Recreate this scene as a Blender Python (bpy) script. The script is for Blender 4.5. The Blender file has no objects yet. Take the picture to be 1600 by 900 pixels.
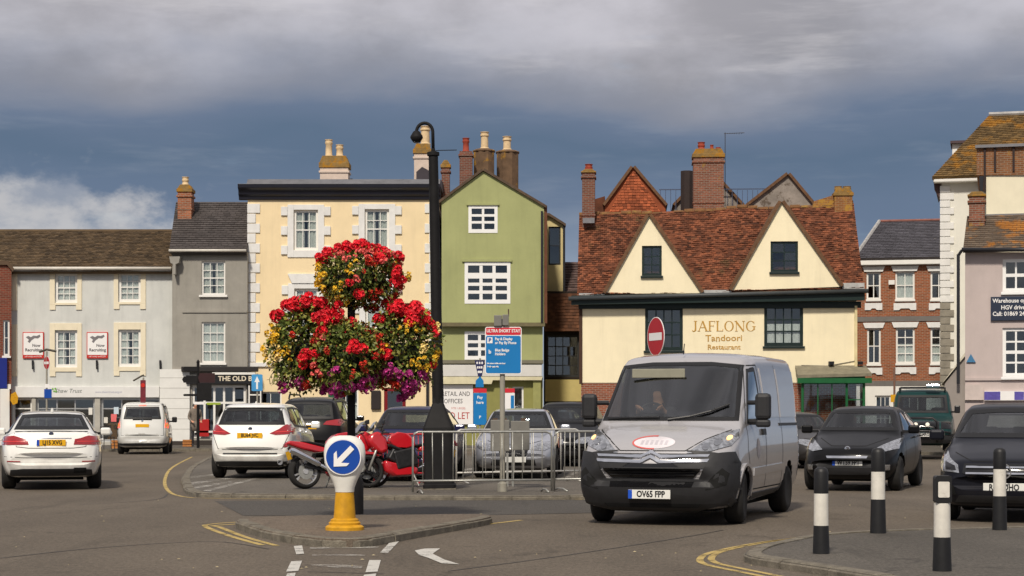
import bpy, bmesh, math, random
import numpy as np
from mathutils import Vector, Matrix
from mathutils.geometry import tessellate_polygon
from mathutils.bvhtree import BVHTree
random.seed(7); rnd = random.Random(11); np.random.seed(3)
R = math.radians
SC = bpy.context.scene
COL = SC.collection
# ---------------------------------------------------------------- camera, sky, sun, exposure
F, HZ, EYE = 2900.0, 647.0, 1.4        # focal length and horizon row in photo pixels, eye height in metres
cam = bpy.data.cameras.new('camera'); camo = bpy.data.objects.new('camera', cam); COL.objects.link(camo)
camo.location = (0, 0, EYE); camo.rotation_euler = (R(90), 0, 0)
cam.sensor_width = 36; cam.lens = 36 * F / 1600; cam.shift_y = (HZ - 450) / 1600
cam.clip_start = 0.3; cam.clip_end = 6000
SC.camera = camo
SUN_EL, SUN_AZ = 46, 194               # azimuth clockwise from +Y: behind the camera, to its left
SC.view_settings.view_transform = 'Standard'; SC.view_settings.look = 'None'
SC.view_settings.gamma = 1; SC.view_settings.use_curve_mapping = False; SC.view_settings.exposure = 0.12
sun = bpy.data.lights.new('sun', 'SUN'); sun.energy = 3.2; sun.angle = R(6.0); sun.color = (1.0, 0.91, 0.78)
suno = bpy.data.objects.new('sun', sun); COL.objects.link(suno)
_d = Vector((math.sin(R(SUN_AZ)) * math.cos(R(SUN_EL)), math.cos(R(SUN_AZ)) * math.cos(R(SUN_EL)), math.sin(R(SUN_EL))))
suno.rotation_euler = _d.to_track_quat('Z', 'Y').to_euler(); suno.location = (0, 0, 60)

class NT:
    def __init__(s, nt): s.nt = nt; s.L = nt.links
    def n(s, t, **k):
        o = s.nt.nodes.new(t)
        for a, b in k.items(): setattr(o, a, b)
        return o
    def put(s, sock, v):
        if v is None: return
        if isinstance(v, bpy.types.NodeSocket): s.L.new(v, sock)
        else:
            if hasattr(sock.default_value, '__len__') and len(sock.default_value) == 4 and hasattr(v, '__len__') and len(v) == 3: v = (*v, 1)
            sock.default_value = v
    def math(s, op, a, b=None, c=None, clamp=False):
        o = s.n('ShaderNodeMath', operation=op, use_clamp=clamp)
        for i, v in enumerate((a, b, c)): s.put(o.inputs[i], v)
        return o.outputs[0]
    def mix(s, f, a, b, mode='MIX'):
        o = s.n('ShaderNodeMix', data_type='RGBA', blend_type=mode, clamp_factor=True)
        s.put(o.inputs[0], f); s.put(o.inputs[6], a); s.put(o.inputs[7], b); return o.outputs[2]
    def noise(s, vec, scale, detail=3, rough=.55, w=None):
        o = s.n('ShaderNodeTexNoise'); s.put(o.inputs['Vector'], vec)
        o.inputs['Scale'].default_value = scale; o.inputs['Detail'].default_value = detail; o.inputs['Roughness'].default_value = rough
        return o.outputs['Fac']
    def map(s, vec, sc=(1, 1, 1), lo=(0, 0, 0)):
        o = s.n('ShaderNodeMapping'); s.put(o.inputs['Vector'], vec); o.inputs['Scale'].default_value = sc; o.inputs['Location'].default_value = lo
        return o.outputs[0]
    def ramp(s, f, stops, interp='LINEAR'):
        o = s.n('ShaderNodeValToRGB'); s.put(o.inputs[0], f); e = o.color_ramp.elements; o.color_ramp.interpolation = interp
        while len(e) < len(stops): e.new(.5)
        for q, (p, c) in zip(e, stops): q.position = p; q.color = (*c, 1) if len(c) == 3 else c
        return o.outputs[0]
    def rng(s, v, a, b, c=0, d=1, smooth=False):
        o = s.n('ShaderNodeMapRange', interpolation_type='SMOOTHSTEP' if smooth else 'LINEAR'); s.put(o.inputs[0], v)
        for i, q in enumerate((a, b, c, d)): o.inputs[i + 1].default_value = q
        return o.outputs[0]

W = bpy.data.worlds.new('World'); SC.world = W; W.use_nodes = True
def build_sky():
    nt = W.node_tree; nt.nodes.clear(); g = NT(nt)
    out = g.n('ShaderNodeOutputWorld'); bg = g.n('ShaderNodeBackground')
    sky = g.n('ShaderNodeTexSky', sky_type='NISHITA', sun_disc=False)
    sky.sun_elevation = R(SUN_EL); sky.sun_rotation = R(SUN_AZ)
    d = g.n('ShaderNodeTexCoord').outputs['Generated']
    sp = g.n('ShaderNodeSeparateXYZ'); g.put(sp.inputs[0], d); x, y, z = sp.outputs
    n1 = g.noise(g.map(d, (5, 5, 11), (1.3, .4, .2)), 1.0, 4, .5)
    n2 = g.noise(g.map(d, (9, 9, 30), (4.1, 2.2, .7)), 1.0, 6, .55)
    n3 = g.noise(g.map(d, (9, 9, 17), (7.7, 3.1, 1.9)), 1.0, 7, .55)
    e = g.math('ADD', z, g.math('MULTIPLY', g.math('SUBTRACT', n1, .5), .07))
    e = g.math('ADD', e, g.math('MULTIPLY', g.math('SUBTRACT', n2, .5), .03))
    # layers of cloud from the horizon up: pale haze, slate-blue shelf, grey stratus
    col = g.ramp(g.rng(e, 0, .6), [(0, (.38, .42, .48)), (.12, (.28, .34, .43)), (.17, (.135, .185, .275)), (.225, (.105, .156, .235)),
                                   (.26, (.135, .18, .265)), (.285, (.24, .26, .32)), (.32, (.36, .36, .40)), (.38, (.47, .455, .49)), (.7, (.45, .435, .465)), (1, (.45, .44, .47))])
    up = g.rng(e, .16, .19, smooth=True)
    mod = g.rng(n3, .34, .68, .80, 1.24, smooth=True)
    mm = g.n('ShaderNodeMix', data_type='FLOAT'); g.put(mm.inputs[0], up); mm.inputs[2].default_value = 1; g.put(mm.inputs[3], mod)
    sc = g.n('ShaderNodeVectorMath', operation='SCALE'); g.put(sc.inputs[0], col); g.put(sc.inputs['Scale'], mm.outputs[0])
    n6 = g.noise(g.map(d, (6, 6, 40), (3.3, 8.1, .6)), 1.0, 6, .6)
    veil = g.mix(g.rng(n6, .50, .72, 0, .55, True), sc.outputs[0], g.mix(up, (.24, .28, .35), (.62, .60, .62)))
    # cumulus heads low over the roofs
    n4 = g.noise(g.map(d, (16, 16, 26), (2.2, .9, 4.4)), 1.0, 8, .6)
    bx = g.math('MULTIPLY', g.math('ADD', x, .25), 9.5); bz = g.math('MULTIPLY', g.math('SUBTRACT', z, .085), 17)
    r2 = g.math('ADD', g.math('MULTIPLY', bx, bx), g.math('MULTIPLY', bz, bz))
    m = g.math('SUBTRACT', g.math('ADD', g.math('MULTIPLY', g.math('SUBTRACT', n4, .5), 4.2), .85), r2)
    m = g.rng(m, .0, .8, smooth=True)
    n5 = g.noise(g.map(d, (22, 22, 34), (5, 1, 2)), 1.0, 6, .6)
    cum = g.mix(g.rng(n5, .38, .62, smooth=True), (.30, .33, .39), (.54, .53, .53))
    c2 = g.mix(g.math('MULTIPLY', m, .8), veil, cum)
    # the clear sky shows a little through the cloud
    sk = g.n('ShaderNodeVectorMath', operation='SCALE'); g.put(sk.inputs[0], sky.outputs[0]); sk.inputs['Scale'].default_value = .1
    fin = g.mix(g.rng(n2, .62, .8, 0, .25, smooth=True), c2, sk.outputs[0])
    g.put(bg.inputs[0], fin); bg.inputs[1].default_value = 1.0
    nt.links.new(bg.outputs[0], out.inputs[0])
build_sky()
# ---------------------------------------------------------------- helpers
def gp(px, py, z=0.0):
    """photo pixel of a point on level ground at height z -> its place on the ground"""
    Y = F * (EYE - z) / (py - HZ); return ((px - 800) / F * Y, Y)
def PX(px, Y): return (px - 800) / F * Y
def PZ(py, Y): return EYE + (HZ - py) / F * Y
def S3(r, g, b):
    f = lambda c: (c / 255 / 12.92) if c <= 10 else ((c / 255 + .055) / 1.055) ** 2.4
    return (f(r), f(g), f(b))
def tag(o, label=None, cat=None, group=None, kind=None):
    if label: o['label'] = label
    if cat: o['category'] = cat
    if group: o['group'] = group
    if kind: o['kind'] = kind
    return o
def thing(name, label, cat, loc=(0, 0, 0), rz=0, group=None):
    o = bpy.data.objects.new(name, None); COL.objects.link(o); o.location = loc; o.rotation_euler = (0, 0, rz); o.empty_display_size = .2
    return tag(o, label, cat, group)
def link(name, me, parent=None, loc=(0, 0, 0), rot=(0, 0, 0)):
    o = bpy.data.objects.new(name, me); COL.objects.link(o); o.parent = parent; o.location = loc; o.rotation_euler = rot
    return o
def copy_tree(o, parent=None):
    c = o.copy(); COL.objects.link(c); c.parent = parent
    for ch in list(o.children): copy_tree(ch, c)
    return c
class MB:
    def __init__(s): s.v = []; s.f = []; s.m = []
    def add(s, vs, fs, mi=0):
        b = len(s.v); s.v += [tuple(p) for p in vs]; s.f += [tuple(b + i for i in q) for q in fs]; s.m += [mi] * len(fs); return s
    def box(s, x0, y0, z0, x1, y1, z1, mi=0):
        if x0 > x1: x0, x1 = x1, x0
        if y0 > y1: y0, y1 = y1, y0
        if z0 > z1: z0, z1 = z1, z0
        vs = [(x, y, z) for z in (z0, z1) for y in (y0, y1) for x in (x0, x1)]
        return s.add(vs, [(0, 2, 3, 1), (4, 5, 7, 6), (0, 1, 5, 4), (2, 6, 7, 3), (0, 4, 6, 2), (1, 3, 7, 5)], mi)
    def obox(s, c, d, M=None, mi=0):
        M = M or Matrix.Identity(3); c = Vector(c); h = Vector(d) / 2
        vs = [c + M @ Vector((sx * h.x, sy * h.y, sz * h.z)) for sz in (-1, 1) for sy in (-1, 1) for sx in (-1, 1)]
        return s.add(vs, [(0, 2, 3, 1), (4, 5, 7, 6), (0, 1, 5, 4), (2, 6, 7, 3), (0, 4, 6, 2), (1, 3, 7, 5)], mi)
    def tube(s, pts, r, n=8, mi=0, caps=True):
        pts = [Vector(p) for p in pts]; rs = r if hasattr(r, '__len__') else [r] * len(pts); rings = []
        up = Vector((0, 0, 1))
        for i, p in enumerate(pts):
            t = (pts[min(i + 1, len(pts) - 1)] - pts[max(i - 1, 0)]).normalized()
            a = t.cross(up if abs(t.z) < .95 else Vector((1, 0, 0)))
            if i and abs(t.z) >= .9: a = rings[-1][1] - t * rings[-1][1].dot(t)
            a.normalize(); b = t.cross(a); rings.append((p, a, b))
        vs = [p + (a * math.cos(2 * math.pi * k / n) + b * math.sin(2 * math.pi * k / n)) * rs[i] for i, (p, a, b) in enumerate(rings) for k in range(n)]
        fs = [(i * n + k, i * n + (k + 1) % n, (i + 1) * n + (k + 1) % n, (i + 1) * n + k) for i in range(len(pts) - 1) for k in range(n)]
        if caps: fs += [tuple(range(n))[::-1], tuple((len(pts) - 1) * n + k for k in range(n))]
        return s.add(vs, fs, mi)
    def lathe(s, prof, n=16, c=(0, 0, 0), axis='z', mi=0, caps=True):
        vs = []
        for r, h in prof:
            for k in range(n):
                a = 2 * math.pi * (k + .5) / n; p = (r * math.cos(a), r * math.sin(a), h)
                if axis == 'x': p = (p[2], p[0], p[1])
                if axis == 'y': p = (p[0], p[2], p[1])
                vs.append((p[0] + c[0], p[1] + c[1], p[2] + c[2]))
        fs = [(i * n + k, i * n + (k + 1) % n, (i + 1) * n + (k + 1) % n, (i + 1) * n + k) for i in range(len(prof) - 1) for k in range(n)]
        if caps and prof[0][0] > 1e-4: fs.append(tuple(range(n))[::-1])
        if caps and prof[-1][0] > 1e-4: fs.append(tuple((len(prof) - 1) * n + k for k in range(n)))
        return s.add(vs, fs, mi)
    def prism(s, poly, f0, f1, mi=0):
        """poly: 2-D points; f0/f1 map (a,b) to the 3-D front and back faces"""
        n = len(poly); vs = [f0(*p) for p in poly] + [f1(*p) for p in poly]
        tri = tessellate_polygon([[Vector((p[0], p[1], 0)) for p in poly]])
        fs = [tuple(t) for t in tri] + [tuple(n + i for i in t[::-1]) for t in tri] + [(i, (i + 1) % n, n + (i + 1) % n, n + i) for i in range(n)]
        return s.add(vs, fs, mi)
    def xz(s, poly, y0, y1, mi=0): return s.prism(poly, lambda a, b: (a, y0, b), lambda a, b: (a, y1, b), mi)
    def yz(s, poly, x0, x1, mi=0): return s.prism(poly, lambda a, b: (x0, a, b), lambda a, b: (x1, a, b), mi)
    def xy(s, poly, z0, z1, mi=0): return s.prism(poly, lambda a, b: (a, b, z0), lambda a, b: (a, b, z1), mi)
    def mesh(s, name, mat=None, smooth=False, fix=True, angle=None):
        me = bpy.data.meshes.new(name); me.from_pydata(s.v, [], s.f)
        ms = mat if isinstance(mat, (list, tuple)) else [mat]
        for m in ms: me.materials.append(m)
        if len(ms) > 1: me.polygons.foreach_set('material_index', s.m)
        if fix:
            bm = bmesh.new(); bm.from_mesh(me); bmesh.ops.recalc_face_normals(bm, faces=bm.faces); bm.to_mesh(me); bm.free()
        if smooth or angle:
            me.polygons.foreach_set('use_smooth', [True] * len(me.polygons))
            if angle or smooth == 'a': me.set_sharp_from_angle(angle=R(angle or 35))
        me.update(); return me
    def build(s, name, mat, parent=None, smooth=False, loc=(0, 0, 0), rot=(0, 0, 0), bevel=0, fix=True, angle=None):
        o = link(name, s.mesh(name, mat, smooth, fix, angle), parent, loc, rot)
        if bevel:
            b = o.modifiers.new('bevel', 'BEVEL'); b.width = bevel; b.segments = 2; b.limit_method = 'ANGLE'; b.angle_limit = R(40)
        return o
def text(body, size, mat, parent, loc, rot=(R(90), 0, 0), name='lettering', align='CENTER', ext=.002, sx=1.0, bold=0, shear=0, space=1):
    cu = bpy.data.curves.new(name, 'FONT'); cu.body = body; cu.size = size; cu.align_x = align; cu.align_y = 'CENTER'; cu.extrude = ext
    cu.offset = bold; cu.shear = shear; cu.space_character = space; cu.resolution_u = 3
    t = bpy.data.objects.new(name, cu); COL.objects.link(t); dg = bpy.context.evaluated_depsgraph_get(); dg.update()
    me = bpy.data.meshes.new_from_object(t.evaluated_get(dg)); bpy.data.objects.remove(t); bpy.data.curves.remove(cu)
    me.materials.clear(); me.materials.append(mat)
    o = link(name, me, parent, loc, rot); o.scale = (sx, 1, 1); return o
# ---------------------------------------------------------------- materials
MATS = {}
def M(name, col, rough=.75, var=.12, scale=3, bump=.0, bscale=60, metal=0, spec=.4, coat=0, island=0, streak=0, lich=None, fine=.0, emit=0, brick=None, blot=0, dirt=0):
    if name in MATS: return MATS[name]
    m = bpy.data.materials.new(name); m.use_nodes = True; g = NT(m.node_tree); b = m.node_tree.nodes['Principled BSDF']
    co = g.n('ShaderNodeTexCoord').outputs['Object']; c = col
    lo, hi = tuple(q * (1 - var) for q in col), tuple(min(1, q * (1 + var)) for q in col)
    if var: c = g.mix(g.rng(g.noise(co, scale, 5, .6), .3, .7), lo, hi)
    if brick:
        sp = g.n('ShaderNodeSeparateXYZ'); g.put(sp.inputs[0], co); cb = g.n('ShaderNodeCombineXYZ')
        g.put(cb.inputs[0], g.math('ADD', sp.outputs[0], sp.outputs[1])); g.put(cb.inputs[1], sp.outputs[2])
        bt = g.n('ShaderNodeTexBrick'); g.put(bt.inputs['Vector'], cb.outputs[0])
        g.put(bt.inputs['Color1'], c); g.put(bt.inputs['Color2'], tuple(q * .62 for q in col)); g.put(bt.inputs['Mortar'], brick)
        bt.inputs['Scale'].default_value = 1; bt.inputs['Brick Width'].default_value = .225; bt.inputs['Row Height'].default_value = .075; bt.inputs['Mortar Size'].default_value = .009
        c = bt.outputs['Color']
    if island:
        ri = g.n('ShaderNodeNewGeometry').outputs['Random Per Island']
        c = g.mix(1.0, c, g.ramp(ri, [(0, (1 - island,) * 3), (.55, (1, 1, 1)), (.9, (1 + island * .5,) * 3), (1, (1 + island,) * 3)]), 'MULTIPLY')
    if streak: c = g.mix(g.rng(g.noise(g.map(co, (3.5, 3.5, .35)), 1, 4, .6), .5, .85, 0, streak), c, tuple(q * .45 for q in col))
    if blot: c = g.mix(g.rng(g.noise(g.map(co, (.7, .7, .5), (2, 5, 1)), 1, 6, .68), .42, .72, 0, blot, True), c, tuple(q * f for q, f in zip(col, (.66, .68, .70))))
    if lich: c = g.mix(g.rng(g.noise(co, lich[2], 6, .65), lich[1], lich[1] + .1, 0, .85, True), c, lich[0])
    if dirt:
        sz = g.n('ShaderNodeSeparateXYZ'); g.put(sz.inputs[0], co); c = g.mix(g.math('MULTIPLY', g.rng(sz.outputs[2], .25, .8, dirt, 0, True), g.rng(g.noise(co, 4, 5, .65), .3, .65)), c, (.13, .11, .085))
    if fine: c = g.mix(fine, c, g.ramp(g.noise(co, 120, 2, .6), [(.3, (.35,) * 3), (.7, (1.6,) * 3)]), 'MULTIPLY')
    g.put(b.inputs['Base Color'], c)
    b.inputs['Roughness'].default_value = rough; b.inputs['Metallic'].default_value = metal; b.inputs['Specular IOR Level'].default_value = spec
    if coat: b.inputs['Coat Weight'].default_value = coat; b.inputs['Coat Roughness'].default_value = .04
    if bump:
        bp = g.n('ShaderNodeBump'); bp.inputs['Strength'].default_value = bump; bp.inputs['Distance'].default_value = .02
        g.put(bp.inputs['Height'], g.noise(co, bscale, 4, .6)); g.put(b.inputs['Normal'], bp.outputs[0])
    if emit: g.put(b.inputs['Emission Color'], col); b.inputs['Emission Strength'].default_value = emit
    MATS[name] = m; return m
def glass(name, tint, refl=1.0, rough=.02):
    if name in MATS: return MATS[name]
    m = bpy.data.materials.new(name); m.use_nodes = True; g = NT(m.node_tree); m.node_tree.nodes.clear()
    o = g.n('ShaderNodeOutputMaterial'); t = g.n('ShaderNodeBsdfTransparent'); s = g.n('ShaderNodeBsdfGlossy'); x = g.n('ShaderNodeMixShader')
    t.inputs[0].default_value = (*tint, 1); s.inputs['Roughness'].default_value = rough; s.inputs[0].default_value = (1, 1, 1, 1)
    ge = g.n('ShaderNodeNewGeometry'); dt = g.n('ShaderNodeVectorMath', operation='DOT_PRODUCT'); g.put(dt.inputs[0], ge.outputs['Incoming']); g.put(dt.inputs[1], ge.outputs['Normal'])
    k = g.math('POWER', g.math('SUBTRACT', 1.0, g.math('ABSOLUTE', dt.outputs['Value'])), 5.0)
    g.put(x.inputs[0], g.math('MULTIPLY', g.math('ADD', .05, g.math('MULTIPLY', k, .95)), refl, clamp=True)); g.L.new(t.outputs[0], x.inputs[1]); g.L.new(s.outputs[0], x.inputs[2]); g.L.new(x.outputs[0], o.inputs[0])
    MATS[name] = m; return m
WHITE = M('white_paint', S3(232, 230, 224), .55, .04, 2)
BLACK = M('black_paint', (.012, .012, .014), .4, .1, 4)
DARK = M('dark_room', (.03, .028, .026), .9, .1, 2)
PANE = glass('window_glass', (.84, .87, .87), 1.7, .03)
NET = M('net_curtain', S3(236, 235, 228), .9, .1, 9)
DRAPE = M('drape', S3(222, 220, 210), .9, .12, 12)
# ---------------------------------------------------------------- ground, roads, kerbs, markings
def asphalt(name, col, patch=.22, worn=.25):
    m = bpy.data.materials.new(name); m.use_nodes = True; g = NT(m.node_tree); b = m.node_tree.nodes['Principled BSDF']
    co = g.n('ShaderNodeTexCoord').outputs['Object']
    big = g.noise(g.map(co, (.55, .18, 1)), 1, 5, .6); med = g.noise(co, 2.3, 5, .62); fin = g.noise(co, 55, 3, .7); sp = g.noise(co, 140, 1, .5); grit = g.noise(g.map(co, (26, 9, 1)), 1, 3, .7)
    c = g.mix(g.rng(big, .32, .68), tuple(q * (1 - patch) for q in col), tuple(q * (1 + patch) for q in col))
    c = g.mix(g.rng(med, .35, .7, 0, worn), c, tuple(q * .72 for q in col))
    c = g.mix(.75, c, g.ramp(fin, [(.28, (.55,) * 3), (.72, (1.45,) * 3)]), 'MULTIPLY')
    c = g.mix(.6, c, g.ramp(grit, [(.3, (.5,) * 3), (.7, (1.5,) * 3)]), 'MULTIPLY')
    c = g.mix(g.rng(sp, .66, .74, 0, .55), c, (.30, .275, .24))
    c = g.mix(g.rng(g.noise(g.map(co, (1.6, .12, 1), (3, 1, 0)), 1, 5, .65), .58, .74, 0, .5, True), c, tuple(q * .5 for q in col))
    c = g.mix(g.rng(g.noise(co, .8, 3, .5), .70, .73, 0, .4, True), c, tuple(q * .45 for q in col))
    vo = g.n('ShaderNodeTexVoronoi', feature='DISTANCE_TO_EDGE'); wv = g.n('ShaderNodeVectorMath', operation='ADD'); nz = g.n('ShaderNodeTexNoise'); g.put(nz.inputs['Vector'], co); nz.inputs['Scale'].default_value = 1.3; nz.inputs['Detail'].default_value = 5
    g.put(wv.inputs[0], g.map(co, (.22, .16, 1))); sv = g.n('ShaderNodeVectorMath', operation='SCALE'); g.put(sv.inputs[0], nz.outputs['Color']); sv.inputs['Scale'].default_value = .35; g.put(wv.inputs[1], sv.outputs[0]); g.put(vo.inputs['Vector'], wv.outputs[0]); vo.inputs['Scale'].default_value = 1
    c = g.mix(g.math('MULTIPLY', g.rng(vo.outputs['Distance'], .0, .010, .75, 0), g.rng(med, .45, .6)), c, tuple(q * .38 for q in col))
    c = g.mix(g.rng(g.noise(g.map(co, (1, .55, 1), (9, 4, 0)), 1.1, 4, .55), .62, .72, 0, .45, True), c, tuple(q * .5 for q in col))
    g.put(b.inputs['Base Color'], c); b.inputs['Roughness'].default_value = .85; b.inputs['Specular IOR Level'].default_value = .3
    bp = g.n('ShaderNodeBump'); bp.inputs['Strength'].default_value = .5; bp.inputs['Distance'].default_value = .01; g.put(bp.inputs['Height'], fin); g.put(b.inputs['Normal'], bp.outputs[0])
    MATS[name] = m; return m
def paint(name, col, lo=.42, hi=.58):
    m = bpy.data.materials.new(name); m.use_nodes = True; g = NT(m.node_tree); b = m.node_tree.nodes['Principled BSDF']; o = m.node_tree.nodes['Material Output']
    co = g.n('ShaderNodeTexCoord').outputs['Object']; t = g.n('ShaderNodeBsdfTransparent'); x = g.n('ShaderNodeMixShader')
    g.put(b.inputs['Base Color'], g.mix(g.noise(co, 30, 3, .6), tuple(q * .75 for q in col), col)); b.inputs['Roughness'].default_value = .7
    w = g.math('ADD', g.math('MULTIPLY', g.noise(co, 3.5, 4, .6), .6), g.math('MULTIPLY', g.noise(co, 45, 3, .7), .4))
    g.put(x.inputs[0], g.rng(w, lo, hi)); g.L.new(t.outputs[0], x.inputs[1]); g.L.new(b.outputs[0], x.inputs[2]); g.L.new(x.outputs[0], o.inputs[0])
    MATS[name] = m; return m
ASPH = asphalt('road_asphalt', (.122, .100, .076))
ASPH2 = asphalt('dark_asphalt', (.075, .068, .060), .12, .15)
ASPH3 = asphalt('car_park_asphalt', (.118, .104, .086), .2, .3)
PAVE = asphalt('island_surface', (.15, .118, .088), .25, .4)
PAVE2 = asphalt('footway_surface', (.095, .085, .072), .2, .3)
KERB = M('kerb_stone', (.165, .145, .112), .9, .35, 7, .5, 40, fine=.5)
YEL = paint('yellow_line_paint', (.55, .40, .13), .36, .5)
WLINE = paint('white_line_paint', (.62, .60, .55), .36, .48)
WFAINT = paint('worn_white_paint', (.50, .47, .42), .44, .62)
def sheet(name, pts, z, mat, kind='structure', parent=None):
    return tag(MB().add([(x, y, z) for x, y in pts], [t for t in tessellate_polygon([[Vector((x, y, 0)) for x, y in pts]])]).build(name, mat, parent), kind=kind if not parent else None)
def smoothpts(p, n=6, closed=False):
    p = [Vector(q) for q in p]; out = []; L = len(p); rngs = range(L if closed else L - 1)
    for i in rngs:
        if closed: a, b, c, d = p[i - 1], p[i], p[(i + 1) % L], p[(i + 2) % L]
        else: a, b, c, d = p[max(i - 1, 0)], p[i], p[i + 1], p[min(i + 2, L - 1)]
        for k in range(n):
            t = k / n
            out.append(.5 * ((2 * b) + (c - a) * t + (2 * a - 5 * b + 4 * c - d) * t * t + (3 * b - a - 3 * c + d) * t ** 3))
    if not closed: out.append(p[-1])
    return [tuple(q) for q in out]
sheet('ground', [(-2500, -300), (2500, -300), (2500, 4000), (-2500, 4000)], 0, ASPH)
def raised(name, edge, rest, z, mat, kerbw=.13, stone=.9, parent_name='kerb'):
    """slab whose visible edge (list of ground points) carries separate kerb stones"""
    poly = list(edge) + list(rest)
    m = MB(); n = len(poly)
    m.add([(x, y, z) for x, y in poly] + [(x, y, -.05) for x, y in poly],
          [tuple(t) for t in tessellate_polygon([[Vector((x, y, 0)) for x, y in poly]])] + [(i, (i + 1) % n, n + (i + 1) % n, n + i) for i in range(n)])
    o = tag(m.build(name, mat), kind='structure')
    cx = sum(p[0] for p in poly) / n; cy = sum(p[1] for p in poly) / n
    d = [0]
    for a, b in zip(edge, edge[1:]): d.append(d[-1] + math.hypot(b[0] - a[0], b[1] - a[1]))
    ed = np.array(edge); tot = d[-1]; k = max(1, round(tot / stone)); at = lambda s: np.array((np.interp(s, d, ed[:, 0]), np.interp(s, d, ed[:, 1])))
    for i in range(k):
        s0, s1 = tot * i / k + .006, tot * (i + 1) / k - .006; q = MB(); ns = 3; h = z + rnd.uniform(.004, .016); o_ = rnd.uniform(0, .012)
        vs = []
        for j in range(ns + 1):
            s = s0 + (s1 - s0) * j / ns; p = at(s); t = at(min(s + .02, tot)) - at(max(s - .02, 0)); t = t / (np.linalg.norm(t) + 1e-9); nn = np.array((-t[1], t[0]))
            if nn @ (np.array((cx, cy)) - p) < 0: nn = -nn
            a = p - nn * (.012 + o_); b = p + nn * kerbw; a2 = p + nn * .022
            vs += [(a[0], a[1], -.02), (a[0], a[1], h - .03), (a2[0], a2[1], h), (b[0], b[1], h), (b[0], b[1], -.02)]
        fs = [(j * 5 + c, j * 5 + c + 1, j * 5 + 6 + c, j * 5 + 5 + c) for j in range(ns) for c in range(4)] + [(0, 1, 2, 3, 4), tuple(ns * 5 + c for c in range(5))]
        q.add(vs, fs).build('kerb_stone', KERB, o)
    return o
def stripe(name, pts, w, mat, z=.004, parent=None):
    pts = [Vector((p[0], p[1], 0)) for p in pts]; vs = []
    for i, p in enumerate(pts):
        t = (pts[min(i + 1, len(pts) - 1)] - pts[max(i - 1, 0)]).normalized(); nn = Vector((-t.y, t.x, 0)) * w / 2
        vs += [(p.x + nn.x, p.y + nn.y, z), (p.x - nn.x, p.y - nn.y, z)]
    return tag(MB().add(vs, [(2 * i, 2 * i + 1, 2 * i + 3, 2 * i + 2) for i in range(len(pts) - 1)]).build(name, mat), kind='structure')
# darker band of newer asphalt behind the near island
sheet('asphalt_patch', [gp(335, 783), gp(640, 782), gp(1000, 781), gp(1010, 800), gp(720, 806), gp(380, 806)], .004, ASPH2)
# near traffic island
ISZ = .09
e = [gp(a, b, ISZ) for a, b in [(371, 812), (388, 821), (430, 832), (480, 839), (520, 842), (575, 841), (640, 830), (700, 820), (752, 811), (767, 806)]]
bk = [gp(a, b, ISZ) for a, b in [(740, 803), (640, 804), (500, 805), (420, 807)]]
isl = raised('traffic_island', smoothpts(e + bk, 4, True)[:len(e) * 4 - 3], smoothpts(e + bk, 4, True)[len(e) * 4 - 3:], ISZ, PAVE, .14, .62)
for off in (0, 1):
    stripe('yellow_line', smoothpts([gp(a + off * 22, b + off * 1) for a, b in [(410, 852), (360, 838), (321, 823)]] + [gp(a + off * 0, b + off * 3) for a, b in [(332, 819), (372, 816)]], 4), .075, YEL)
stripe('yellow_line', smoothpts([gp(a, b) for a, b in [(500, 850), (580, 847), (650, 839), (720, 825), (815, 813)]], 4), .075, YEL)
# car park slab with its kerb
CPZ = .07
e = smoothpts([gp(a, b, CPZ) for a, b in [(420, 699), (345, 709), (305, 724), (287, 741), (287, 757), (297, 767), (330, 771), (480, 773), (640, 775), (800, 775), (960, 773), (1020, 766), (1050, 752), (1060, 735)]], 5)
raised('car_park', e, [(9, 58), (-8, 60)], CPZ, ASPH3, .15, .95)
stripe('yellow_line', smoothpts([gp(a, b) for a, b in [(300, 714), (270, 730), (258, 748), (262, 766), (285, 776), (340, 779), (480, 780), (640, 781), (910, 781)]], 6), .07, YEL)
def quadmark(name, q, mat, z=.006, zz=0): return sheet(name, [gp(a, b, zz) for a, b in q], zz + z, mat)
for q in ([(292, 755), (395, 741), (400, 743), (296, 758)], [(316, 767), (398, 747), (405, 748), (328, 768)], [(292, 763), (360, 752), (364, 754), (294, 766)], [(293, 746), (335, 741), (337, 743), (294, 748)]):
    quadmark('bay_marking', q, WFAINT, .005, CPZ)
for q in ([(715, 735), (740, 731), (742, 733), (717, 738)], [(880, 748), (915, 728), (918, 729), (886, 749)], [(690, 750), (715, 744), (716, 746), (694, 752)], [(512, 756), (560, 750), (562, 752), (516, 758)]):
    quadmark('bay_marking', q, WFAINT, .005, CPZ)
# white road markings in front of the island
for q in ([(459, 854), (472, 853), (475, 866), (463, 867)], [(612, 845), (624, 846), (606, 865), (594, 864)], [(455, 878), (472, 877), (466, 893), (447, 894)], [(577, 876), (595, 876), (590, 894), (571, 895)],
          [(449, 897), (462, 896), (459, 906), (444, 907)], [(569, 899), (588, 897), (585, 908), (564, 909)]):
    quadmark('white_dash', q, WLINE)
for q in ([(484, 855.5), (592, 854.5), (592, 857), (484, 858)], [(478, 883), (520, 882.5), (566, 885), (566, 889), (520, 887.5)], [(488, 867), (570, 867), (570, 869), (488, 869)]):
    quadmark('white_line', q, WFAINT)
quadmark('lane_arrow', [(648, 861), (663, 858), (688, 857.5), (680, 863), (676, 866), (694, 875), (718, 882.5), (690, 881), (668, 872), (655, 868)], WLINE)
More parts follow.
